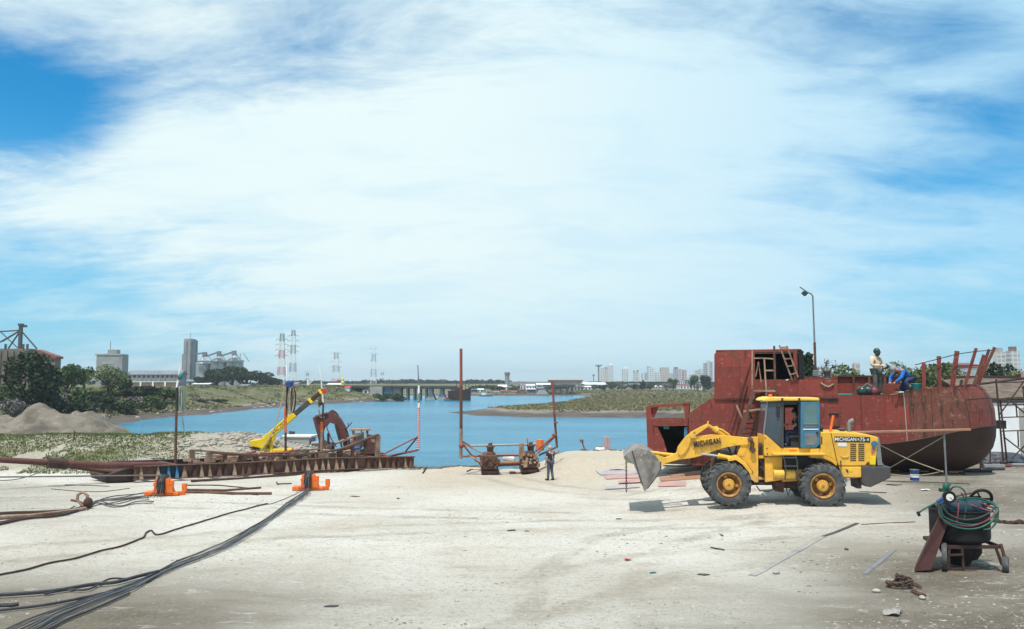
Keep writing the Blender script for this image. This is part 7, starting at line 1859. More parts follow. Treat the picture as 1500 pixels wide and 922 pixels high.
# heap of tarpaulin, pipes, offcuts beside the bow
pt = at(1450, 664, 39.5); zt0 = H(pt.x, 39.5)
def lump(name, mat, c, rx, ry, rz_, seed, label, cat):
    V, F = [], []; n, m_ = 26, 12
    rr_ = np.random.RandomState(seed)
    for i in range(m_ + 1):
        for k in range(n):
            th = 2 * math.pi * k / n; ph = math.pi / 2 * i / m_
            x, y = math.cos(th) * math.cos(ph), math.sin(th) * math.cos(ph)
            s_ = 1 + float(vnoise(np.array(x * 2.2 + seed), np.array(y * 2.2 + i * .15), 1.7)) * .7
            V.append((c[0] + x * rx * s_, c[1] + y * ry * s_, c[2] + math.sin(ph) * rz_ * s_))
    for i in range(m_):
        for k in range(n): F.append((i * n + k, i * n + (k + 1) % n, (i + 1) * n + (k + 1) % n, (i + 1) * n + k))
    mb = MB(); mb.add(V, F); return tag(mb.build(name, mat, None, 'all'), label, cat)
M['tarp'] = paint('dark_tarpaulin', (0.05, 0.055, 0.07), (0.028, 0.03, 0.038), 0.5, scale=2, bump=.5, bd=.05)
lump('tarpaulin_heap', M['tarp'], (pt.x + .6, 39.5, zt0 - .1), 1.7, .9, .5, 3, 'dark tarpaulin heap on the ground between the bow and the white store', 'tarpaulin')
GPI = 'pipes and offcuts beside the bow'
for (xa, ya, xb, yb, Y, r2, mt_, lb) in [(1440, 679, 1470, 674, 36.4, .13, 'grey', 'thick grey pipe lying beside the bow'), (1440, 671, 1480, 670, 37.5, .07, 'rust_red', 'thin red pipe lying behind the grey pipe'), (1412, 687, 1452, 683, 35.6, .06, 'rust_dark', 'dark bar lying under the bow tip'), (1420, 682, 1436, 676, 36.2, .05, 'rust_dark', 'short dark bar lying behind the bow tip'), (1474, 668, 1502, 664, 38, .06, 'concrete', 'pale pipe lying at the foot of the store wall')]:
    a, c = at(xa, ya, Y), at(xb, yb, Y); a.z = H(a.x, Y) + r2; c.z = H(c.x, Y) + r2
    mb = MB(); mb.tube([a, c], r2, 9); tag(mb.build('pipe', M[mt_], None, True), lb, 'pipe', GPI)
p = ground(1461, 687); mb = MB(); mb.box(p + Vector((0, 0, .10)), (.36, .22, .2)); tag(mb.build('red_box', M['red'], None, bevel=.02), 'small red box on the ground at the foot of the scaffold', 'box')
# ------------------------------------------------------------------ wheel loader
og = ground(1137, 744.5)
fl = Frame(og, R(-7)); AL = R(-7)
ld = thing('wheel_loader', 'yellow articulated wheel loader with raised arms and a worn grey bucket', 'loader', og, AL)
def lp(name, pts, d0, d1, mat, bev=.0, par=None):
    mb = MB(); mb.prism(fl.poly(pts, d0), d0, d1); return mb.build(name, M[mat], par or ld, bevel=bev)
def lt(name, pts, r_, mat, par=None, n=10):
    mb = MB(); mb.tube([fl.p3(*p) for p in pts], r_, n); return mb.build(name, M[mat], par or ld, True)
def lbox(name, xa, ya, xb, yb, d0, d1, mat, bev=.0, par=None): return lp(name, [(xa, ya), (xb, ya), (xb, yb), (xa, yb)], d0, d1, mat, bev, par)
# tyres
WR, WT = .735, .50
def tyre_mesh():
    mb = MB()
    pr = [(.36, .06), (.40, .02), (.47, -.005), (.56, .0), (.635, .02), (.665, .05), (.675, .10), (.675, WT - .10), (.665, WT - .05), (.635, WT - .02), (.56, WT), (.47, WT + .005), (.40, WT - .02), (.36, WT - .06)]
    mb.lathe(pr, 44, 'y', (0, 0, 0), True)
    n = 20
    for k in range(n):
        for side in (0, 1):
            th = 2 * math.pi * (k + .5 * side) / n
            V = []
            ya, yb = (-.004, WT * .56) if side == 0 else (WT + .004, WT * .44)
            sw = .20 if side == 0 else .20
            for (y, r0, r1, tw) in ((ya, .585, .655, -sw), (ya + (yb - ya) * .16, .655, WR - .012, -sw * .75), (yb, .66, WR, sw * .55)):
                for dr, r_ in ((0, r0), (1, r1)):
                    for hw in (-1, 1):
                        a = th + tw * .8 + hw * (.042 if y != yb else .034)
                        V.append((r_ * math.cos(a), y, r_ * math.sin(a)))
            F = []
            for s_ in range(2):
                b_ = s_ * 4
                F += [(b_ + 2, b_ + 3, b_ + 7, b_ + 6), (b_, b_ + 4, b_ + 5, b_ + 1), (b_, b_ + 2, b_ + 6, b_ + 4), (b_ + 1, b_ + 5, b_ + 7, b_ + 3)]
            F += [(0, 1, 3, 2), (8, 10, 11, 9)]
            mb.add(V, F)
    return mb
def wheel(u, d, zc, near, proto=None):
    tm = tyre_mesh()
    root = bpy.data.objects.new('wheel', None)
    return tm
ty0 = None
def add_wheel(px, py, d, flip):
    global ty0
    u, z = fl.uv(px, py, d if not flip else 0)
    z = WR - .015
    e = bpy.data.objects.new('wheel', None); COL.objects.link(e); e.parent = ld; e.location = (u, d, z)
    if flip: e.rotation_euler = (0, 0, math.pi); e.location = (u, d + WT, z)
    if ty0 is None:
        ty = tyre_mesh().build('tyre', M['rubber'], e, 30)
        mb = MB(); mb.lathe([(.395, .02), (.40, -.005), (.375, -.012), (.345, .02), (.325, .12), (.315, .24), (.24, .27), (.0001, .27)], 40, 'y'); rm = mb.build('rim', M['rim'], e, 30)
        mb = MB(); mb.lathe([(.0001, .03), (.10, .03), (.175, .05), (.19, .08), (.19, .27)], 30, 'y', (0, -.01, 0))
        hb_ = mb.build('hub', M['rim_hub'], e, 30)
        mb = MB()
        for k in range(12): mb.cyl((.155 * math.cos(k * math.pi / 6), .036, .155 * math.sin(k * math.pi / 6)), .016, .03, 8, 'y')
        mb.cyl((0, .014, 0), .045, .03, 12, 'y'); mb.build('hub_bolts', M['rim'], e)
        mb = MB()
        for k in range(3):
            a = k * 2.09 + .4; mb.box((.265 * math.cos(a), .10, .265 * math.sin(a)), (.10, .03, .10), Matrix.Rotation(-a, 3, 'Y'))
        mb.build('rim_clip', M['rim'], e)
        ty0 = e
    else:
        for ch in list(ty0.children): c = ch.copy(); COL.objects.link(c); c.parent = e
    return e
M['rim'] = paint('worn_orange_rim', (0.46, 0.23, 0.05), (0.18, 0.085, 0.04), 0.6, scale=3.5, amt=(.42, .62), c3=(.16, .08, .05), s3=10, amt3=(.56, .7))
M['rim_hub'] = paint('worn_yellow_hub', (0.70, 0.36, 0.05), (0.5, 0.24, 0.05), 0.55, scale=4, c3=(.3, .17, .08), s3=12)
add_wheel(1068, 711, 0, False); add_wheel(1206, 712.5, 0, False); add_wheel(1068, 711, 1.72, True); add_wheel(1206, 712.5, 1.72, True)
for c in ld.children:
    if c.name.startswith('wheel'):
        for ch in c.children: ch.rotation_euler = (0, random.Random(c.name).random() * .6, 0)
# axles and belly
ua = fl.uv(1068, 711, .5)[0]; ub = fl.uv(1206, 712, .5)[0]
mb = MB(); mb.tube([(ua, .3, WR), (ua, 1.95, WR)], .17, 12); mb.ball((ua, 1.1, WR), .3); mb.build('front_axle', M['grey_dark'], ld, True)
mb = MB(); mb.tube([(ub, .3, WR), (ub, 1.95, WR)], .17, 12); mb.ball((ub, 1.1, WR), .3); mb.build('rear_axle', M['grey_dark'], ld, True)
lp('belly_frame', [(1098, 707), (1200, 704), (1200, 716), (1150, 716), (1146, 711), (1100, 711)], .7, 1.5, 'rust_dark')
lp('belly_guard', [(1134, 706), (1150, 706), (1148, 722), (1136, 720)], .62, 1.2, 'rust')
mb = MB(); mb.tube([fl.p3(1108, 712, .55), fl.p3(1113, 719, .5), fl.p3(1125, 720, .5), fl.p3(1140, 714, .55)], .022, 7); mb.tube([fl.p3(1152, 716, .55), fl.p3(1154, 726, .55), fl.p3(1158, 716, .6)], .018, 6); mb.build('hydraulic_hose', M['black'], ld, True)
# front frame tower
lp('front_frame', [(1098, 640.5), (1110.5, 640), (1111, 707), (1104, 707), (1103, 692), (1094, 678), (1083, 668), (1088, 655), (1093, 650)], .52, .60, 'yellow', .01)
lp('front_frame', [(1098, 641.5), (1110, 641), (1110, 706), (1104, 706), (1103, 692), (1094, 678), (1083, 668), (1088, 655), (1093, 650)], 1.50, 1.58, 'yellow', .01)
lp('frame_cross_plate', [(1104, 650), (1109.5, 650), (1110, 700), (1104, 700)], .62, 1.48, 'yellow')
lp('front_fender', [(1066, 672), (1080, 668), (1092, 676), (1101, 690), (1104, 700), (1108, 703), (1107, 707), (1101, 703), (1097, 692), (1088, 681), (1078, 674), (1067, 676)], .12, .62, 'yellow')
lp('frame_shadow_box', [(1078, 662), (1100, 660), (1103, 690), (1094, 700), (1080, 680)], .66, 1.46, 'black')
lp('gusset_plate', [(1086, 651), (1096, 650), (1090, 668), (1079, 668)], .505, .54, 'yellow')
for (px, py) in ((1099, 644), (1103, 659)): 
    mb = MB(); c = fl.p3(px, py, .44); mb.cyl(c, .085, .12, 14, 'y'); mb.build('pivot_pin', M['rust'], ld, True)
lt('hose_bundle', [(1099, 641, .42), (1104, 650, .4), (1103, 664, .42)], .03, 'rust_dark')
lt('hose_bundle', [(1096, 642, .42), (1101, 648, .38), (1099, 660, .42)], .022, 'black')
# lift arms
arm = [(1099.5, 641.5), (1101.5, 646), (1099, 651.5), (1078, 653), (1062, 656), (1046, 661), (1033, 666.5), (1018, 670.5), (1006, 672.5), (995, 673.5), (984, 676.5), (976, 679), (971, 676.5), (972, 671), (982, 668), (991, 663.5), (993, 655), (999, 647), (1008, 641.5), (1022, 639.5), (1040, 637), (1056, 637.5), (1080, 640)]
lp('lift_arm', arm, .46, .58, 'yellow', .012)
lp('lift_arm', arm, 1.52, 1.64, 'yellow', .012)
lp('arm_cross_tube', [(1000, 650), (1012, 644), (1018, 656), (1006, 664)], .60, 1.50, 'yellow', .03)
# bellcrank, tilt cylinder and link
lp('bellcrank', [(993, 664), (995, 652), (1003, 641), (1013, 632.5), (1026, 625.5), (1037, 620.5), (1040, 623.5), (1031, 630), (1020, 637.5), (1012, 645), (1009, 655), (1003, 664), (997, 668)], .40, .455, 'yellow', .01)
mb = MB(); mb.cyl(fl.p3(1014, 638.5, .38), .075, .1, 16, 'y'); mb.cyl(fl.p3(1018, 641, .385), .03, .08, 10, 'y'); mb.build('pivot_pin', M['yellow_top'], ld, True)
lt('tilt_rod', [(1036, 622.5, .50), (1047, 629, .56)], .05, 'yellow')
lt('tilt_cylinder', [(1045, 627.5, .56), (1049, 630, .56), (1049.2, 630, .56), (1069, 641.5, .62)], .085, 'yellow')
lt('tilt_cylinder_cap', [(1047, 626.5, .56), (1050.5, 631.5, .56)], .10, 'yellow_top')
lt('tilt_tube', [(1052, 628, .5), (1058, 630, .5), (1068, 637, .52)], .028, 'yellow')
lt('grease_arm', [(1036.5, 623, .42), (1037.5, 617, .42)], .028, 'yellow')
lt('bucket_link', [(950, 662.5, .9), (973, 665.5, .9), (992, 667.5, .9)], .06, 'yellow')
lt('bucket_link', [(952, 665, 1.2), (973, 668, 1.2), (992, 669, 1.2)], .05, 'rust')
# lift cylinder
lt('lift_cylinder', [(1052, 668.2, .42), (1075, 672.5, .42)], .085, 'yellow')
lt('lift_cylinder_cap', [(1051.5, 668, .42), (1053.5, 668.5, .42)], .10, 'yellow_top')
lt('lift_rod', [(1028, 664.5, .44), (1052, 668.3, .42)], .042, 'chrome')
mb = MB(); mb.ball(fl.p3(1079, 672, .42), .125, 12, 8, (1.3, .8, .9)); mb.build('cylinder_clevis', M['wood'], ld, True)
lt('lift_cylinder', [(1052, 668.2, 1.7), (1075, 672.5, 1.7)], .085, 'yellow')
lt('frame_rod', [(1042, 684, .8), (1046, 669, .8)], .06, 'wood')
lp('hose_guard', [(1043, 662), (1048, 657), (1075, 653.5), (1080, 656), (1075, 664), (1048, 667)], .9, 1.2, 'grey')
lt('hose_bundle', [(1049, 656, .75), (1055, 668, .75)], .035, 'black'); lt('hose_bundle', [(1066, 654, .75), (1071, 664, .75)], .035, 'black'); lt('hose_bundle', [(1079, 653, .7), (1076, 666, .7)], .03, 'black')
# bucket
side = [(913.5, 670), (917, 666), (926, 660), (935, 657), (949, 660), (960, 668.5), (967, 677), (967.5, 688), (960, 701), (948, 716.5), (944.5, 719.5), (941, 712), (938, 706), (934, 694), (928, 680), (917, 677)]
back = [(913.5, 670), (926, 660), (935, 657), (949, 660), (960, 668.5), (967, 677), (967.5, 688), (957, 705), (945, 720)]
b0, b1 = -.18, 2.40
lp('bucket_side', side, b0, b0 + .035, 'bucket'); lp('bucket_side', side, b1 - .035, b1, 'bucket')
pu = fl.poly(back, b0); mb = MB(); n_ = len(pu); cx_ = sum(p[0] for p in pu) / n_; cz_ = sum(p[1] for p in pu) / n_
inn = [(x + (cx_ - x) * .05, z + (cz_ - z) * .05) for x, z in pu]
mb.add([(x, y, z) for y in (b0 + .036, b1 - .036) for (x, z) in pu + inn], [])
N2 = 2 * n_; F = []
for k in range(n_ - 1): F += [(k, k + 1, N2 + k + 1, N2 + k), (n_ + k + 1, n_ + k, N2 + n_ + k, N2 + n_ + k + 1), (k + 1, k, n_ + k, n_ + k + 1), (N2 + k, N2 + k + 1, N2 + n_ + k + 1, N2 + n_ + k)]
F += [(0, N2, N2 + n_, n_), (n_ - 1, 2 * n_ - 1, N2 + 2 * n_ - 1, N2 + n_ - 1)]
mb.f = F; mb.build('bucket_shell', M['bucket'], ld)
mb = MB(); mb.bar(fl.p3(926, 661, b0 - .012), fl.p3(941, 711, b0 - .012), .02, .035); mb.build('bucket_seam', M['grey_dark'], ld)
lp('bucket_rib', [(967, 677), (968.5, 677), (968.8, 688), (961, 701), (949, 716.5), (947.5, 716), (960, 700), (967, 688)], b0 - .02, b0 + .04, 'grey_dark')
lp('bucket_edge', [(941, 711), (947.5, 710), (948, 716.5), (944.5, 720.5), (942, 716)], b0 - .022, b1 + .02, 'bucket')
for d_ in (.45, 1.5): lp('bucket_lug', [(960, 666), (976, 671), (974, 680), (966, 688)], d_, d_ + .1, 'yellow_top')
# articulation
lp('articulation_post', [(1111.5, 660), (1117, 650), (1119.5, 652), (1120, 706), (1112, 706)], .75, 1.4, 'black')
lt('hose_bundle', [(1112, 672, .65), (1117, 680, .6), (1114, 692, .62), (1119, 700, .65)], .028, 'black'); lt('hose_bundle', [(1113, 684, .6), (1119, 688, .6)], .03, 'grey_dark')
for y in (668, 699): lbox('hinge_plate', 1106, y, 1122, y + 4, .66, 1.46, 'yellow', .01)
# rear frame
lp('rear_frame', [(1120.5, 670), (1146, 669), (1146, 690), (1150, 703), (1121, 707)], .50, 1.62, 'yellow', .02)
lbox('frame_panel_dark', 1150, 668, 1192, 690, .72, 1.5, 'black')
lp('rear_chassis', [(1146, 689), (1205, 688), (1262, 696), (1262, 700), (1146, 706)], .62, 1.5, 'yellow')
mb = MB(); c0, c1 = fl.p3(1133, 694.5, .30), fl.p3(1167, 695.5, .30)
mb.tube([c0, c0 + Vector((.02, 0, 0)), c1 - Vector((.02, 0, 0)), c1], [.13, .15, .15, .13], 18); mb.build('hydraulic_tank', M['yellow'], ld, True)
mb = MB()
for px in (1149, 1165): mb.torus(fl.p3(px, 695, .30), .152, .012, 18, 5, 'x')
mb.build('tank_strap', M['grey_dark'], ld)
# access steps
lt('step_rail', [(1145, 666, .10), (1149, 674, .08), (1151, 688, .08), (1150, 703, .12)], .022, 'grey_dark'); lt('step_rail', [(1164, 666, .10), (1167.5, 674, .08), (1168.5, 688, .08), (1166, 703, .12)], .022, 'grey_dark')
for y in (670, 682.5): lbox('step', 1149, y, 1167, y + 1.6, .04, .26, 'grey_dark', .004)
lbox('platform', 1133, 664.5, 1209, 667.3, .06, .62, 'yellow_top', .01)
lbox('platform', 1143, 656.5, 1202, 664.4, .44, 1.8, 'yellow', .01)
lbox('warning_label', 1156, 659, 1167, 661.4, .432, .44, 'orange')
lp('cab_front_skirt', [(1119, 636.5), (1121, 636.8), (1131, 645), (1144, 657), (1144, 668), (1121, 668), (1119.3, 664)], .40, .47, 'yellow', .008)
lp('cab_front_skirt', [(1119, 636.5), (1121, 636.8), (1131, 645), (1144, 657), (1144, 668), (1121, 668), (1119.3, 664)], 1.75, 1.82, 'yellow', .008)
lp('cab_nose_plate', [(1118.6, 638), (1121.5, 638), (1122, 668), (1119.3, 668)], .48, 1.74, 'yellow')
for (px, py) in ((1120.8, 642), (1123.5, 657), (1124, 665)): 
    mb = MB(); mb.cyl(fl.p3(px, py, .39), .022, .02, 10, 'y'); mb.build('bolt_head', M['rust_dark'], ld)
# cab
C0, C1 = .44, 1.78
def cabpost(name, xa, ya, xb, yb, d, w=.07, mat='black'):
    mb = MB(); mb.bar(fl.p3(xa, ya, d), fl.p3(xb, yb, d), w, w); return mb.build(name, M[mat], ld)
for d in (C0, C1):
    cabpost('cab_post', 1124, 589, 1118.5, 637, d, .045, 'grey'); cabpost('cab_post', 1146.5, 589, 1146.5, 656, d, .05, 'grey_dark'); cabpost('cab_post', 1171.5, 589, 1172, 657, d, .10); cabpost('cab_post', 1199, 589, 1200, 657, d, .08)
cabpost('cab_sill', 1119.5, 638, 1144, 656, C0, .05); cabpost('cab_sill', 1172, 655.5, 1200, 655.5, C0 + .05, .06)
mb = MB(); z0 = fl.uv(1150, 657, C0)[1]; u0 = fl.uv(1121, 650, C0)[0]; u1 = fl.uv(1200, 650, C0)[0]; um = fl.uv(1143, 650, C0)[0]
mb.box(((um + u1) / 2, (C0 + C1) / 2, z0 + .02), (u1 - um, C1 - C0 - .1, .04)); mb.build('cab_floor', M['black'], ld)
lp('cab_roof', [(1118, 586), (1121, 583.5), (1128, 582), (1150, 582.6), (1200, 583), (1201, 587.5), (1150, 587.5), (1121, 588.5), (1117, 588)], C0 - .08, C1 + .08, 'yellow_top', .03)
lbox('roof_liner', 1124, 588.2, 1199, 593, C0 + .03, C1 - .03, 'black')
lbox('roof_bracket', 1144.5, 583.2, 1147.5, 588.6, C0 - .095, C0 - .07, 'black'); lbox('roof_bracket', 1169.5, 583.2, 1172.5, 588.6, C0 - .095, C0 - .07, 'black')
mb = MB(); c = fl.p3(1128.5, 582, .7); mb.lathe([(.0001, 0), (.075, 0), (.065, .085), (.0001, .1)], 14, 'z', c); mb.build('beacon', M['orange'], ld, True)
lp('roof_lamp', [(1113.5, 587), (1119, 585.5), (1120, 588.5), (1115, 589)], C0 - .02, C0 + .12, 'grey')
lp('roof_lamp', [(1113.5, 587), (1119, 585.5), (1120, 588.5), (1115, 589)], C1 - .12, C1 + .02, 'grey')
lp('cab_side_glass', [(1124.8, 590), (1145.5, 590), (1145.5, 655), (1120.5, 637)], C0 + .01, C0 + .018, 'glass')
lp('cab_side_glass', [(1124.8, 590), (1145.5, 590), (1145.5, 655), (1120.5, 637)], C1 - .018, C1 - .01, 'glass')
mb = MB(); mb.add([fl.p3(1124.4, 590, C0 + .03), fl.p3(1119, 637, C0 + .03), fl.p3(1119, 637, C0 + .03) + Vector((0, C1 - C0 - .06, 0)), fl.p3(1124.4, 590, C0 + .03) + Vector((0, C1 - C0 - .06, 0))], [(0, 1, 2, 3)]); mb.build('windscreen', M['glass'], ld)
# far side wall with window to look through
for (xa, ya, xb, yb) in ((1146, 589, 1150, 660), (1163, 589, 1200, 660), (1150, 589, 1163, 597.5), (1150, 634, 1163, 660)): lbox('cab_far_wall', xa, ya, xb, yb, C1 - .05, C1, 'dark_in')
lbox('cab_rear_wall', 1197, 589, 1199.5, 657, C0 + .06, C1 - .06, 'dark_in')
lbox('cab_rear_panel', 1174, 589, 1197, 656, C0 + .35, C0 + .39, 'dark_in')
lbox('mirror', 1137.5, 594, 1142.5, 611, C0 - .05, C0 - .01, 'black', .02)
lt('mirror_arm', [(1145.5, 592, C0 - .01), (1140, 596, C0 - .04)], .015, 'black')
# blue door folded back
dr_ = lp('cab_door', [(1173, 589), (1199.5, 588.5), (1201, 590), (1201, 650), (1196, 656), (1174, 656.5), (1172.6, 655)], .345, .375, 'blue_door', .008)
lp('door_glass', [(1178, 593), (1196.5, 592.5), (1197, 626), (1177.8, 626.5)], .332, .344, 'door_glass', 0, dr_) if 'door_glass' in M else None
M['door_glass'] = paint('dusty_door_glass', (0.10, 0.18, 0.185), (0.15, 0.17, 0.175), 0.18, scale=2, bump=0)
lp('door_glass', [(1178, 593), (1196.5, 592.5), (1197, 626), (1177.8, 626.5)], .334, .3435, 'door_glass', 0, dr_)
lp('door_panel', [(1179.5, 635), (1197, 634.5), (1197, 648), (1192.5, 652.5), (1180, 652)], .336, .3435, 'grey', 0, dr_)
lbox('door_strip', 1176.5, 628.5, 1198.5, 629.8, .330, .3435, 'white', 0, dr_)
lbox('door_handle', 1196, 633, 1199, 636, .30, .343, 'black', 0, dr_)
lt('door_bar', [(1176.5, 621.5, .32), (1199, 621.5, .32)], .012, 'grey', dr_)
# seat, steering column, console
mb = MB(); c = fl.p3(1163, 640, 1.05); 
mb.box(c + Vector((.02, 0, 0)), (.46, .5, .12)); mb.build('seat', M['black'], ld, bevel=.03)
mb = MB(); a = fl.p3(1170, 640, 1.05); mb.box(a + Vector((0.02, 0, .36)), (.12, .48, .68), Matrix.Rotation(R(6), 3, 'Y')); mb.build('seat_back', M['black'], ld, bevel=.03)
mb = MB(); mb.box(c + Vector((.02, 0, -.2)), (.34, .4, .28)); mb.build('seat_base', M['grey_dark'], ld)
lt('steering_column', [(1141, 655, 1.05), (1146.5, 628, 1.05)], .035, 'black')
mb = MB(); p = fl.p3(1146.5, 626, 1.05); mb.M = Matrix.Translation(p) @ Matrix.Rotation(R(-28), 4, 'Y'); mb.torus((0, 0, 0), .19, .016, 22, 6); mb.box((0, 0, 0), (.36, .03, .02)); mb.build('steering_wheel', M['black'], ld, True)
lp('dash_panel', [(1134, 621), (1141, 617), (1145, 634), (1139, 638)], .8, 1.4, 'black', .02)
# engine hood
hood = [(1200.5, 633), (1241, 633.2), (1270, 636.5), (1284, 640), (1287, 643), (1285, 660), (1283, 683), (1262, 683), (1228, 683), (1226, 676), (1214, 669.5), (1200.5, 667)]
lp('engine_hood', hood, .40, 1.86, 'yellow', .035)
lp('rear_fender', [(1187, 657.5), (1200.4, 657.5), (1200.4, 667), (1214, 669.5), (1226, 676), (1226, 683.5), (1218, 677), (1206, 672), (1187, 671)], .36, 1.9, 'yellow', .01)
lp('hood_seam', [(1216.6, 634), (1217.5, 634), (1228, 683), (1227, 683)], .391, .40, 'rust_dark')
lp('lower_box', [(1229, 684), (1262.5, 684), (1262, 699.8), (1236, 699.8), (1232, 693)], .40, 1.86, 'yellow', .02)
lp('box_label', [(1244, 685), (1248.5, 685), (1248.5, 691), (1244.5, 691)], .388, .398, 'bright_yellow'); lp('box_label', [(1239, 687), (1242.5, 689), (1243, 694), (1240, 691)], .388, .398, 'black')
for cxp in ((1245.5, 1254.2), (1257.3, 1266.2)):
    mb = MB()
    for k in range(9):
        y = 650.5 + k * 2.93; mb.prism(fl.poly([(cxp[0], y), (cxp[1], y + .05), (cxp[1], y + 1.3), (cxp[0], y + 1.25)], .39), .388, .41)
    mb.build('louvre_bank', M['black'], ld)
lp('name_plate', [(1222.3, 639.6), (1274.5, 640.6), (1274.8, 648.3), (1222.6, 647.6)], .386, .398, 'black', .004)
lp('white_sticker', [(1227, 648.8), (1240.5, 649), (1240.2, 654.4), (1227.6, 654)], .388, .398, 'white')
lt('hood_handle', [(1232, 667.5, .38), (1233.5, 669.5, .375), (1241, 669.6, .375), (1243, 667.6, .38)], .014, 'yellow_top')
lbox('hood_latch', 1203, 640, 1204.6, 651, .388, .40, 'black')
lp('tail_lamp', [(1276.5, 664), (1280.5, 664), (1280.3, 666.2), (1276.5, 666)], .388, .41, 'orange'); lp('tail_recess', [(1276.5, 655.5), (1282.5, 655.5), (1282, 664), (1276.5, 663.6)], .39, .402, 'wood'); lp('tail_box', [(1274.5, 669), (1283, 669.5), (1282.5, 681), (1274, 681)], .36, .40, 'bright_yellow', .01)
mb = MB(); mb.lathe([(.0001, -.03), (.09, -.03), (.10, .02), (.0001, .02)], 16, 'y', fl.p3(1281, 650.5, .37)); mb.build('work_lamp', M['blue_door'], ld, True)
lp('rear_guard', [(1283.5, 641.5), (1287.5, 640.5), (1289.5, 650), (1292.3, 678), (1295.5, 682), (1285.5, 682.5), (1284, 665)], .42, 1.84, 'grey', .012)
lp('counterweight', [(1263, 683.5), (1305, 684), (1305, 700), (1290, 707.5), (1276, 714), (1268, 713), (1263, 709)], .34, 1.92, 'grey_dark', .03)
lp('counterweight_lip', [(1262, 683), (1264.5, 683), (1264.5, 709), (1262, 708)], .36, 1.9, 'rust')
lp('tow_bracket', [(1255, 700), (1262, 700), (1262, 716), (1256, 716)], .7, 1.5, 'grey_dark')
lp('hood_hinge', [(1268, 681), (1272, 676.5), (1276, 682)], .37, .42, 'rust_dark')
lt('exhaust_pipe', [(1243.5, 634, 1.0), (1243.5, 621, 1.0), (1244.8, 618, 1.0), (1250, 615.5, 1.0)], .068, 'grey', None, 14)
mb = MB(); p = fl.p3(1234, 633, .95); mb.lathe([(.0001, 0), (.08, 0), (.08, .05), (.13, .05), (.14, .10), (.10, .13), (.0001, .14)], 16, 'z', p); mb.build('air_intake', M['grey_dark'], ld, True)
mb = MB(); p = fl.p3(1278, 635.8, .9); mb.ball(p, .05, 10, 7); mb.build('filler_cap', M['grey_dark'], ld, True)
lt('hood_prop', [(1216, 633, .7), (1220.5, 609, .8)], .045, 'orange'); mb = MB(); mb.tube([fl.p3(1203, 633, .5), fl.p3(1203.5, 628, .5)], .05, 9); mb.ball(fl.p3(1203.5, 627.5, .5), .07); mb.build('lamp_stub', M['black'], ld, True)
lt('drain_hose', [(1231.5, 675, .34), (1232, 686, .34)], .02, 'grey_dark')
# lettering
o = text_mesh('MICHIGAN', .285, M['black'], ld, ext=.03, sx=.62, bold=.003); p = fl.p3(1036, 649.2, .395); o.location = p
qa, qb = fl.p3(1016.5, 652.5, .395), fl.p3(1055.5, 646.3, .395); o.rotation_euler = (math.pi / 2, -math.atan2(qb.z - qa.z, qb.x - qa.x), 0)
w_ = max(v.co.x for v in o.data.vertices) - min(v.co.x for v in o.data.vertices); f_ = (qb - qa).length / w_
for v in o.data.vertices: v.co.x *= f_
o = text_mesh('MICHIGAN', .165, M['white'], ld, sx=.8, bold=.001); o.location = fl.p3(1238.7, 644, .3855); o.rotation_euler = (math.pi / 2, 0, 0)
L_ = (fl.p3(1254.5, 644, .38) - fl.p3(1223.4, 644, .38)).length; w_ = max(v.co.x for v in o.data.vertices) - min(v.co.x for v in o.data.vertices)
for v in o.data.vertices: v.co.x *= L_ / w_
for body, px, sz in (('R', 1257.6, .10), ('75', 1263.2, .165), ('-', 1268.3, .14), ('B', 1271.6, .10)):
    o = text_mesh(body, sz, M['white'], ld, bold=.001); o.location = fl.p3(px, 644.3, .3855); o.rotation_euler = (math.pi / 2, 0, 0)
lp('name_plate_back', [(1014, 647), (1014.5, 656.5), (1057, 650), (1056.5, 641)], .43, .46, 'yellow', .004)
lp('arm_label', [(1069.5, 643.5), (1078, 644), (1078, 650), (1069, 649.5)], .452, .46, 'bright_yellow')

# driver
J = dict(pelvis=(-.12, 0, .50), spine=(-.11, 0, .68), chest=(-.06, 0, .87), neck=(-.01, 0, 1.01), jaw=(.035, 0, 1.09), crown=(.02, 0, 1.185), face=(1, .15, -.12),
         sL=(-.04, .19, .93), eL=(.07, .24, .69), wL=(.30, .15, .70), hL=(-.12, .1, .47), kL=(.32, .13, .50), aL=(.30, .13, .10), tL=(.46, .14, .06),
         sR=(-.04, -.19, .93), eR=(.07, -.24, .68), wR=(.30, -.14, .70), hR=(-.12, -.1, .47), kR=(.32, -.14, .50), aR=(.30, -.14, .10), tR=(.46, -.15, .06))
hp = fl.p3(1165.5, 640, 1.02); wpos = fl.world(hp.x, 1.02, hp.z - .34)
person('loader driver in a navy work shirt sitting in the cab, hands on the steering wheel', J, wpos, AL + math.pi, 'navy', 'work_blue', ('hair', 'hair'), sc=1.0)

# chain hanging from the bucket lip
def link(mb, c, a, b_, L=.07, w=.04, r_=.011):
    """one oval link: long axis a, short axis b_"""
    c, a, b_ = Vector(c), Vector(a).normalized(), Vector(b_).normalized(); pts = []
    for k in range(13):
        th = 2 * math.pi * k / 12; pts.append(c + a * math.cos(th) * L / 2 * (1.0) + b_ * math.sin(th) * w / 2)
    mb.tube(pts, r_, 6, cap=False)
g = MB(); p0 = fl.world(*[fl.p3(917.3, 675, .25)[i] for i in range(3)]); p1 = fl.world(*[fl.p3(917.6, 721, .25)[i] for i in range(3)]); n_ = 17
for k in range(n_):
    c = p0.lerp(p1, (k + .5) / n_); link(g, c, (0, 0, 1), (1, 0, 0) if k % 2 else (0.3, 1, 0), (p0 - p1).length / n_ * 1.35, .05, .011)
tag(g.build('hanging_chain', M['rust_dark'], None, True), 'dark link chain hanging from the lip of the loader bucket', 'chain')

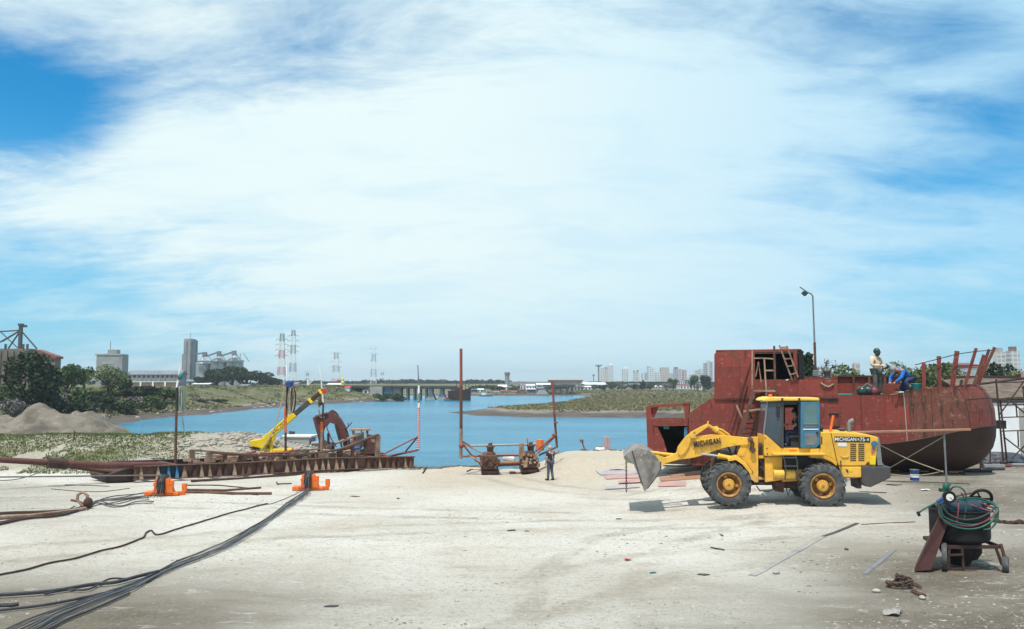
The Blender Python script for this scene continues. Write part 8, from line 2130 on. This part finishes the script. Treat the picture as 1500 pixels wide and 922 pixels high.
# man on the sand
J = standing()
J.update(eL=(-.07, .23, 1.12), wL=(.02, .25, .88), eR=(.02, -.24, 1.13), wR=(.15, -.2, .95), kL=(.03, .09, .50), aL=(.0, .13, .09), tL=(.17, .17, .04), aR=(-.10, -.10, .09), tR=(.07, -.12, .04), face=(1, -.3, -.1), crown=(.01, 0, 1.655))
pm = ground(806, 704); person('man in navy t-shirt, grey trousers and tan cap standing on the sand by the trolley', J, pm, R(118), 'navy', 'denim', ('cap', 'tan_cap'), sc=(at(806, 652.5, pm.y).z - pm.z) / 1.765)

# ------------------------------------------------------------------ gas cart at the near right
pb = ground(1424, 838); S = pb.y / FPX
fb = Frame((pb.x, pb.y, pb.z), R(-8))
gc = thing('gas_cart', 'dirty black drum cart with spoked wheels and old steel frame', 'cart', fb.o, R(-8))
B = lambda x, y, d=0: fb.p3(x, y, d)
M['cart_black'] = paint('sooty_steel', (0.007, 0.006, 0.006), (0.016, 0.010, 0.009), 0.75, scale=3, c3=(.06, .034, .026), s3=10, amt3=(.6, .75))
cxu = fb.uv(1419, 760, 0)[0]; zt = fb.uv(1419, 750, 0)[1]; zb3 = fb.uv(1419, 797, 0)[1]; rd = .60
mb = MB(); mb.lathe([(.0001, zb3), (rd - .06, zb3), (rd - .01, zb3 + .05), (rd, zb3 + .1), (rd, zt - .04), (rd + .015, zt - .02), (rd + .015, zt), (rd - .03, zt), (rd - .03, zt - .12), (.0001, zt - .12)], 40, 'z', (cxu, rd * .9, 0)); mb.build('drum', M['cart_black'], gc, 30)
mb = MB(); a = Vector((cxu - .38, rd * .7, zt + .02)); c = Vector((cxu + .42, rd * .8, zt + .0)); mb.tube([a - Vector((.12, 0, 0)), a - Vector((.06, 0, 0)), a, c, c + Vector((.06, 0, 0))], [.06, .16, .22, .22, .12], 22); mb.build('cylinder', M['cyl_blue'] if 'cyl_blue' in M else M['navy'], gc, 40)
mb = MB(); mb.tube([(cxu - .1, rd * 1.35, zt), (cxu + .55, rd * 1.3, zt + .06)], .19, 20); mb.build('cylinder', M['cart_black'], gc, 40)
mb = MB(); mb.lathe([(.0001, -.3), (.2, -.27), (.30, -.1), (.32, .3), (.0001, .3)], 24, 'z', (cxu - .05, .5, zb3 - .25)); mb.build('lower_tank', M['cart_black'], gc, 30)
mb = MB(); mb.lathe([(.0001, 0), (.33, 0.02), (.42, .16), (.42, .4)], 26, 'z', (cxu + .02, rd, zb3 - .42)); mb.build('sump', M['cart_black'], gc, True)
zf_ = fb.uv(1419, 803, 0)[1]
mb = MB(); mb.bar((cxu - .55, .05, zf_), (cxu + .62, .05, zf_ + .03), .05, .07); mb.bar((cxu - .55, 1.15, zf_), (cxu + .62, 1.15, zf_), .05, .07); mb.bar((cxu - .55, .05, zf_), (cxu - .55, 1.15, zf_), .05, .07); mb.bar((cxu + .62, .05, zf_ + .03), (cxu + .62, 1.15, zf_), .05, .07); mb.build('frame', M['rust_dark'], gc)
for (xa, xb) in ((1382, 1386), (1390, 1389), (1409, 1411), (1459, 1468)):
    mb = MB(); mb.bar(B(xa, 803, .05), B(xb, 835 if xa < 1455 else 828, .05), .05); mb.build('leg', M['rust_dark'], gc)
mb = MB(); mb.bar(B(1384, 834, .07), B(1432, 833, .07), .045); mb.bar(B(1390, 813, .07), B(1410, 812, .07), .16, .03); mb.build('lower_rail', M['rust_dark'], gc)
mb = MB(); mb.bar(B(1466, 797, .02), B(1473, 822, .02), .05); mb.build('axle_bracket', M['rust'], gc)
def small_wheel(px, py, r_, w_, ang_):
    e = bpy.data.objects.new('wheel', None); COL.objects.link(e); e.parent = gc; p = B(px, py, .05); e.location = (p.x, p.y, r_); e.rotation_euler = (0, 0, ang_)
    mb = MB(); mb.lathe([(r_ - .05, -w_ / 2), (r_ - .012, -w_ / 2), (r_, -w_ / 4), (r_, w_ / 4), (r_ - .012, w_ / 2), (r_ - .05, w_ / 2)], 26, 'x', (0, 0, 0), True); mb.build('tyre', M['rubber'], e, 30)
    mb = MB(); mb.lathe([(.0001, -.02), (.06, -.03), (r_ - .05, -.02), (r_ - .05, .02), (.06, .03), (.0001, .02)], 22, 'x'); mb.build('rim', M['grey_dark'], e, 30)
small_wheel(1383.5, 815, .29, .10, R(-19)); small_wheel(1473, 828, .175, .12, R(-24)); small_wheel(1462, 800, .2, .06, R(-6)) if False else None
# things on the cart
M['cyl_blue'] = paint('dark_blue_cylinder', (0.015, 0.035, 0.055), (0.03, 0.035, 0.04), 0.4, scale=4)
for c in gc.children:
    if c.name.startswith('cylinder') and c.data.materials[0] is M['navy']: c.data.materials[0] = M['cyl_blue']
GHO = 'hoses coiled on the gas cart'
def hose(pts, r_, mat, label):
    mb = MB(); L = []
    P = [B(*p) for p in pts]
    for i in range(len(P) - 1):
        a, c = P[i], P[i + 1]; pa = P[i - 1] if i else a; pc = P[i + 2] if i + 2 < len(P) else c
        for k in range(5):
            t_ = k / 5; L.append(0.5 * ((2 * a) + (c - pa) * t_ + (2 * pa - 5 * a + 4 * c - pc) * t_ ** 2 + (3 * a - pa - 3 * c + pc) * t_ ** 3))
    L.append(P[-1]); mb.tube(L, r_, 7); o = mb.build('hose', M[mat], None, True); o.location = fb.o; o.rotation_euler = (0, 0, fb.ang); tag(o, label, 'hose', GHO)
hose([(1376, 741, -.02), (1377, 755, -.03), (1392, 768, -.04), (1420, 775, -.05), (1445, 770, -.04), (1460, 756, -.02), (1461, 744, .05), (1450, 735, .3), (1420, 731, .5), (1392, 732, .3), (1377, 740, 0)], .021, 'hose_green', 'lowest green hose loop round the drum of the gas cart')
hose([(1378, 743, -.04), (1382, 756, -.06), (1400, 765, -.07), (1425, 769, -.08), (1446, 763, -.06), (1459, 750, -.03), (1456, 740, .1), (1430, 734, .4), (1400, 735, .3)], .019, 'hose_green', 'upper green hose loop round the drum of the gas cart')
hose([(1375, 746, -.03), (1380, 760, -.05), (1405, 770, -.06), (1430, 770, -.07), (1452, 758, -.05), (1461, 748, -.01), (1446, 741, .2), (1425, 732, .45)], .017, 'hose_red', 'dark red hose loop round the drum of the gas cart')
hose([(1400, 768, -.06), (1422, 771, -.09), (1447, 762, -.07), (1458, 752, -.04), (1440, 746, .1), (1420, 738, .3), (1408, 722, .3)], .015, 'hose_red', 'thin dull red hose crossing the top of the gas cart')
hose([(1390, 722, .1), (1396, 714, .05), (1406, 714, .0), (1414, 722, -.02), (1416, 738, -.03), (1414, 752, -.04), (1412, 762, -.04)], .017, 'hose_green', 'single green hose arching down from the valve of the gas cart')
hose([(1400, 732, .0), (1420, 730, .05), (1440, 732, .1), (1456, 740, .05), (1462, 744, .0)], .019, 'hose_green', 'green hose lying straight across the top of the gas cart')
hose([(1462, 748, 0), (1461, 762, -.04), (1452, 774, -.05), (1440, 776, -.05)], .02, 'hose_green', 'short green hose end hanging at the far side of the drum')
hose([(1376, 748, -.03), (1384, 764, -.06), (1406, 774, -.08), (1432, 774, -.08), (1454, 763, -.05), (1462, 750, 0)], .02, 'hose_green', 'outermost green hose loop sagging lowest in front of the drum')
hose([(1378, 738, -.02), (1388, 752, -.05), (1408, 761, -.08), (1430, 760, -.09), (1450, 751, -.05), (1458, 742, 0)], .018, 'cable', 'black hose loop round the drum of the gas cart')
hose([(1402, 730, .1), (1404, 744, -.02), (1402, 764, -.06)], .016, 'hose_red', 'short dull red hose hanging inside the hose coil')
g = thing('gas_regulator', 'gas regulator with a round white gauge and green valve on top of the gas cart', 'regulator', fb.o, fb.ang)
mb = MB(); c = B(1390.5, 728.5, .0); mb.lathe([(.0001, -.03), (.105, -.03), (.125, -.045), (.135, -.02), (.13, .05), (.0001, .05)], 24, 'y', c); mb.build('gauge_case', M['cart_black'], g, 40)
mb = MB(); mb.cyl(c + Vector((0, -.035, 0)), .075, .012, 20, 'y'); mb.build('gauge_face', M['white'], g)
mb = MB(); mb.box(c + Vector((.02, -.045, -.02)), (.07, .006, .012), Matrix.Rotation(.7, 3, 'Y')); mb.build('needle', M['red'], g)
mb = MB(); c2 = B(1386, 714, .05); mb.ball(c2, .075, 10, 7, (1, 1, 1.3)); mb.box(c2 + Vector((-.05, 0, -.06)), (.16, .1, .07)); mb.tube([c2, c2 + Vector((.09, 0, .07))], .025, 7); mb.build('valve', M['hose_green'], g, True)
mb = MB(); mb.tube([c2 + Vector((0, 0, -.02)), c], .03, 8); mb.box(B(1380, 718, .05), (.12, .07, .06)); mb.build('valve_stem', M['cart_black'], g, True)
g = thing('cutting_torch', 'cutting torch with a blue grip sticking out from the drum of the gas cart', 'torch', fb.o, fb.ang)
mb = MB(); mb.tube([B(1345.5, 752, -.1), B(1352, 747, -.1), B(1374, 735, -.04)], .018, 7); mb.build('tube', M['hose_green'], g, True)
mb = MB(); mb.tube([B(1344, 750, -.1), B(1347, 756, -.1)], .032, 8); mb.build('tip', M['cart_black'], g, True); mb = MB(); mb.tube([B(1373, 735.5, -.04), B(1381, 730, -.02)], .035, 8); mb.build('grip', M['blue'], g, True)
o = MB(); c = B(1437, 731, .75); o.torus((0, 0, 0), .22, .035, 26, 8, 'y'); 
for k in range(3): o.bar((.2 * math.cos(k * 2.1), 0, .2 * math.sin(k * 2.1)), (0, 0, 0), .03)
o = o.build('hand_wheel', M['cart_black'], gc, True); o.location = c; o.rotation_euler = (R(25), 0, 0)
mb = MB(); mb.bar(B(1400, 727, .6), B(1422, 722.5, .5), .16, .03); o = mb.build('scrap_plate', M['rust'], None); o.location = fb.o; o.rotation_euler = (0, 0, fb.ang); tag(o, 'small rusty plate lying on top of the gas cart', 'plate')
mb = MB(); a0, a1, a2, a3 = B(1339.5, 837, -.22), B(1364, 835, -.20), B(1388, 768, .03), B(1376, 758, .0)
M['plate_dark'] = paint('dark_red_plate', (0.07, 0.02, 0.018), (0.04, 0.016, 0.014), .7, scale=2, c3=(.12, .05, .04), s3=7)
th = Vector((.16, .50, .0)); mb.add([a0, a1, a2, a3, a0 + th, a1 + th, a2 + th, a3 + th], [(0, 1, 2, 3), (7, 6, 5, 4), (0, 4, 5, 1), (1, 5, 6, 2), (2, 6, 7, 3), (3, 7, 4, 0)]); o = mb.build('leaning_plate', M['plate_dark'], None); o.location = fb.o; o.rotation_euler = (0, 0, fb.ang); tag(o, 'dark red steel plate leaning against the side of the gas cart', 'steel plate')

# chains, strips and litter on the ground
M['chain_rust'] = paint('rusty_chain', (0.085, 0.05, 0.036), (0.05, 0.032, 0.026), .85, scale=5, c3=(.17, .11, .08), s3=14)
def chain_pile(px, py, n, rx, ry, L, label, name='chain_pile', seed=3, h=.20):
    r_ = random.Random(seed); mb = MB(); c = ground(px, py)
    x, y, a = -rx, 0, 0
    for k in range(n):
        f = k / n; th = f * 9 + r_.uniform(-.3, .3); rr_ = (1 - f * .75)
        p = c + Vector((rx * rr_ * math.cos(th), ry * rr_ * math.sin(th), .03 + h * f * r_.uniform(.4, 1.1)))
        link(mb, p, (-math.sin(th) + r_.uniform(-.4, .4), math.cos(th) + r_.uniform(-.3, .3), r_.uniform(-.25, .25)), (math.cos(th), math.sin(th), r_.uniform(-.9, .9)), L, L * .62, L * .12)
    return tag(mb.build(name, M['chain_rust'], None, True), label, 'chain')
M['rust_pale2'] = M['rust_pale']
chain_pile(1321, 861, 110, .33, .25, .11, 'pile of heavy rusty anchor chain on the ground near the gas cart')
mb = MB(); P_ = gpath([(1338, 868), (1345, 872), (1352, 874)], .03, 4)
for k, p in enumerate(P_): link(mb, p, (1, -.3, 0), (0.2, 1, (k % 2) * 1.5 - .6), .095, .06, .012)
tag(mb.build('chain_end', M['chain_rust'], None, True), 'short chain end trailing from the rusty chain pile', 'chain')
mb = MB(); P_ = gpath([(1458, 765), (1472, 767), (1486, 768), (1494, 766), (1500, 768), (1515, 767)], .03, 3)
for k, p in enumerate(P_): link(mb, p, (1, 0, 0), (0, 1, (k % 2) * 1.6 - .6), .19, .10, .026)
tag(mb.build('ground_chain', M['rust_dark'], None, True), 'dark chain lying on the ground between the gas cart and the right edge', 'chain')
def strip(pts, w, mat, label, name='steel_strip', th=.008):
    a, c = ground(*pts[0]), ground(*pts[1]); d = (c - a); d.z = 0; d.normalize(); nrm = Vector((-d.y, d.x, 0)) * w / 2
    n_ = 8; V = []
    for k in range(n_ + 1):
        p = a.lerp(c, k / n_); z = H(p.x, p.y) + th + .008
        for s_ in (-1, 1): V += [(p.x + nrm.x * s_, p.y + nrm.y * s_, z), (p.x + nrm.x * s_, p.y + nrm.y * s_, z - .03)]
    F = []
    for k in range(n_):
        b_ = 4 * k; F += [(b_, b_ + 4, b_ + 6, b_ + 2), (b_ + 1, b_ + 5, b_ + 4, b_), (b_ + 2, b_ + 6, b_ + 7, b_ + 3)]
    F += [(0, 2, 3, 1), (4 * n_, 4 * n_ + 1, 4 * n_ + 3, 4 * n_ + 2)]
    mb = MB(); mb.add(V, F); tag(mb.build(name, M[mat], None), label, 'strip', 'flat steel strips let into the yard')
strip([(1101, 844), (1206, 786)], .16, 'strip', 'long flat grey steel strip let into the yard in front of the loader')
strip([(1200, 789), (1256, 767)], .11, 'grey_dark', 'narrow dark strip continuing the long grey one towards the counterweight')
strip([(1266, 842), (1310, 806)], .10, 'grey', 'short flat grey strip nearer the gas cart')
strip([(1262, 769), (1340, 765)], .05, 'rust', 'thin rusty strip between the dark strip and the gas cart')
rs_ = random.Random(8)
def debris(px, py, kind, mat, label, s_=.12):
    p = ground(px, py); mb = MB(); mb.M = Matrix.Translation(p) @ Matrix.Rotation(rs_.uniform(0, 3), 4, 'Z')
    if kind == 'chip': mb.prismz([(-s_, -s_ * .3), (s_ * .7, -s_ * .45), (s_ * 1.1, s_ * .1), (-s_ * .2, s_ * .4)], -.01, .025)
    elif kind == 'stone': mb.ball((0, 0, s_ * .25), s_ * .55, 8, 6, (1.2, .9, .6))
    elif kind == 'rag':
        V, F = [], []
        for i in range(6):
            for j in range(6): V.append(((i - 2.5) * s_ * .4 + rs_.uniform(-.02, .02), (j - 2.5) * s_ * .25 + rs_.uniform(-.02, .02), .012 + rs_.random() * s_ * .35))
        for i in range(5):
            for j in range(5): F.append((i * 6 + j, i * 6 + j + 1, i * 6 + j + 7, i * 6 + j + 6))
        mb.add(V, F)
    elif kind == 'rod': mb.tube([(-s_, 0, .02), (0, .03, .025), (s_, 0, .02)], .016, 6)
    tag(mb.build({'chip': 'debris_chip', 'stone': 'stone', 'rag': 'rag', 'rod': 'rod'}[kind], M[mat], None, kind == 'stone'), label, {'chip': 'debris', 'stone': 'stone', 'rag': 'rag', 'rod': 'rod'}[kind], 'litter on the yard')
debris(920, 821, 'rag', 'red', 'crumpled small red rag on the pale yard', .09)
debris(748, 778, 'chip', 'black', 'small black chip of debris in the middle of the yard', .16)
debris(772, 779, 'chip', 'teal', 'tiny green chip beside the black one in the middle of the yard', .06)
debris(485, 889, 'chip', 'grey_dark', 'dark grey chip near the bottom edge below the cable bundle', .12)
debris(1031, 843, 'chip', 'grey_dark', 'dark chip left of the long flat steel strip', .12)
debris(1051, 805, 'rod', 'rust_dark', 'dark short rod lying on the yard in front of the front tyre', .2)
debris(907, 761, 'chip', 'rust_dark', 'dark chip on the yard below the bucket shadow', .09)
debris(1057, 785, 'chip', 'rust_dark', 'dark chip on the yard between the front tyre and the short rod', .07)
debris(1137, 841, 'stone', 'stone_plain' if 'stone_plain' in M else 'concrete', 'grey stone just beside the near end of the long flat strip', .14)
debris(1284, 868, 'stone', 'concrete', 'white stone left of the rusty chain pile', .12)
debris(1351, 878, 'stone', 'concrete', 'white stone right of the rusty chain pile', .12)
debris(1355, 719, 'rag', 'white', 'white scrap on the ground behind the gas cart', .14)
debris(1310, 711, 'chip', 'rust_dark', 'dark flat scrap behind the counterweight', .26)
debris(1278, 722, 'rod', 'rust_dark', 'thin rod on the ground under the counterweight', .45)
debris(956, 840, 'chip', 'teal', 'tiny green scrap in the middle foreground', .08)
debris(583, 731, 'chip', 'rust_dark', 'small dark chip right of the right orange sheave', .14)
debris(520, 728, 'chip', 'rust', 'brown chip on the sand right of the right orange sheave', .2)
debris(1240, 806, 'stone', 'grey_dark', 'dark stone right of the long flat strip', .09)
debris(1308, 900, 'rag', 'strip', 'grey crumpled scrap near the bottom edge below the chain pile', .2)

# ------------------------------------------------------------------ the air
m = bpy.data.materials.new('haze'); m.use_nodes = True; t = m.node_tree; t.nodes.clear()
o_ = t.nodes.new('ShaderNodeOutputMaterial'); v_ = t.nodes.new('ShaderNodeVolumePrincipled')
v_.inputs['Color'].default_value = (0.86, 0.94, 1.0, 1); v_.inputs['Density'].default_value = 0.00030; v_.inputs['Anisotropy'].default_value = 0.2
t.links.new(v_.outputs[0], o_.inputs['Volume'])
mb = MB(); mb.box((0, 1750, 21.5), (6800, 3640, 53)); hz_ = mb.build('haze', m); tag(hz_, kind='stuff')
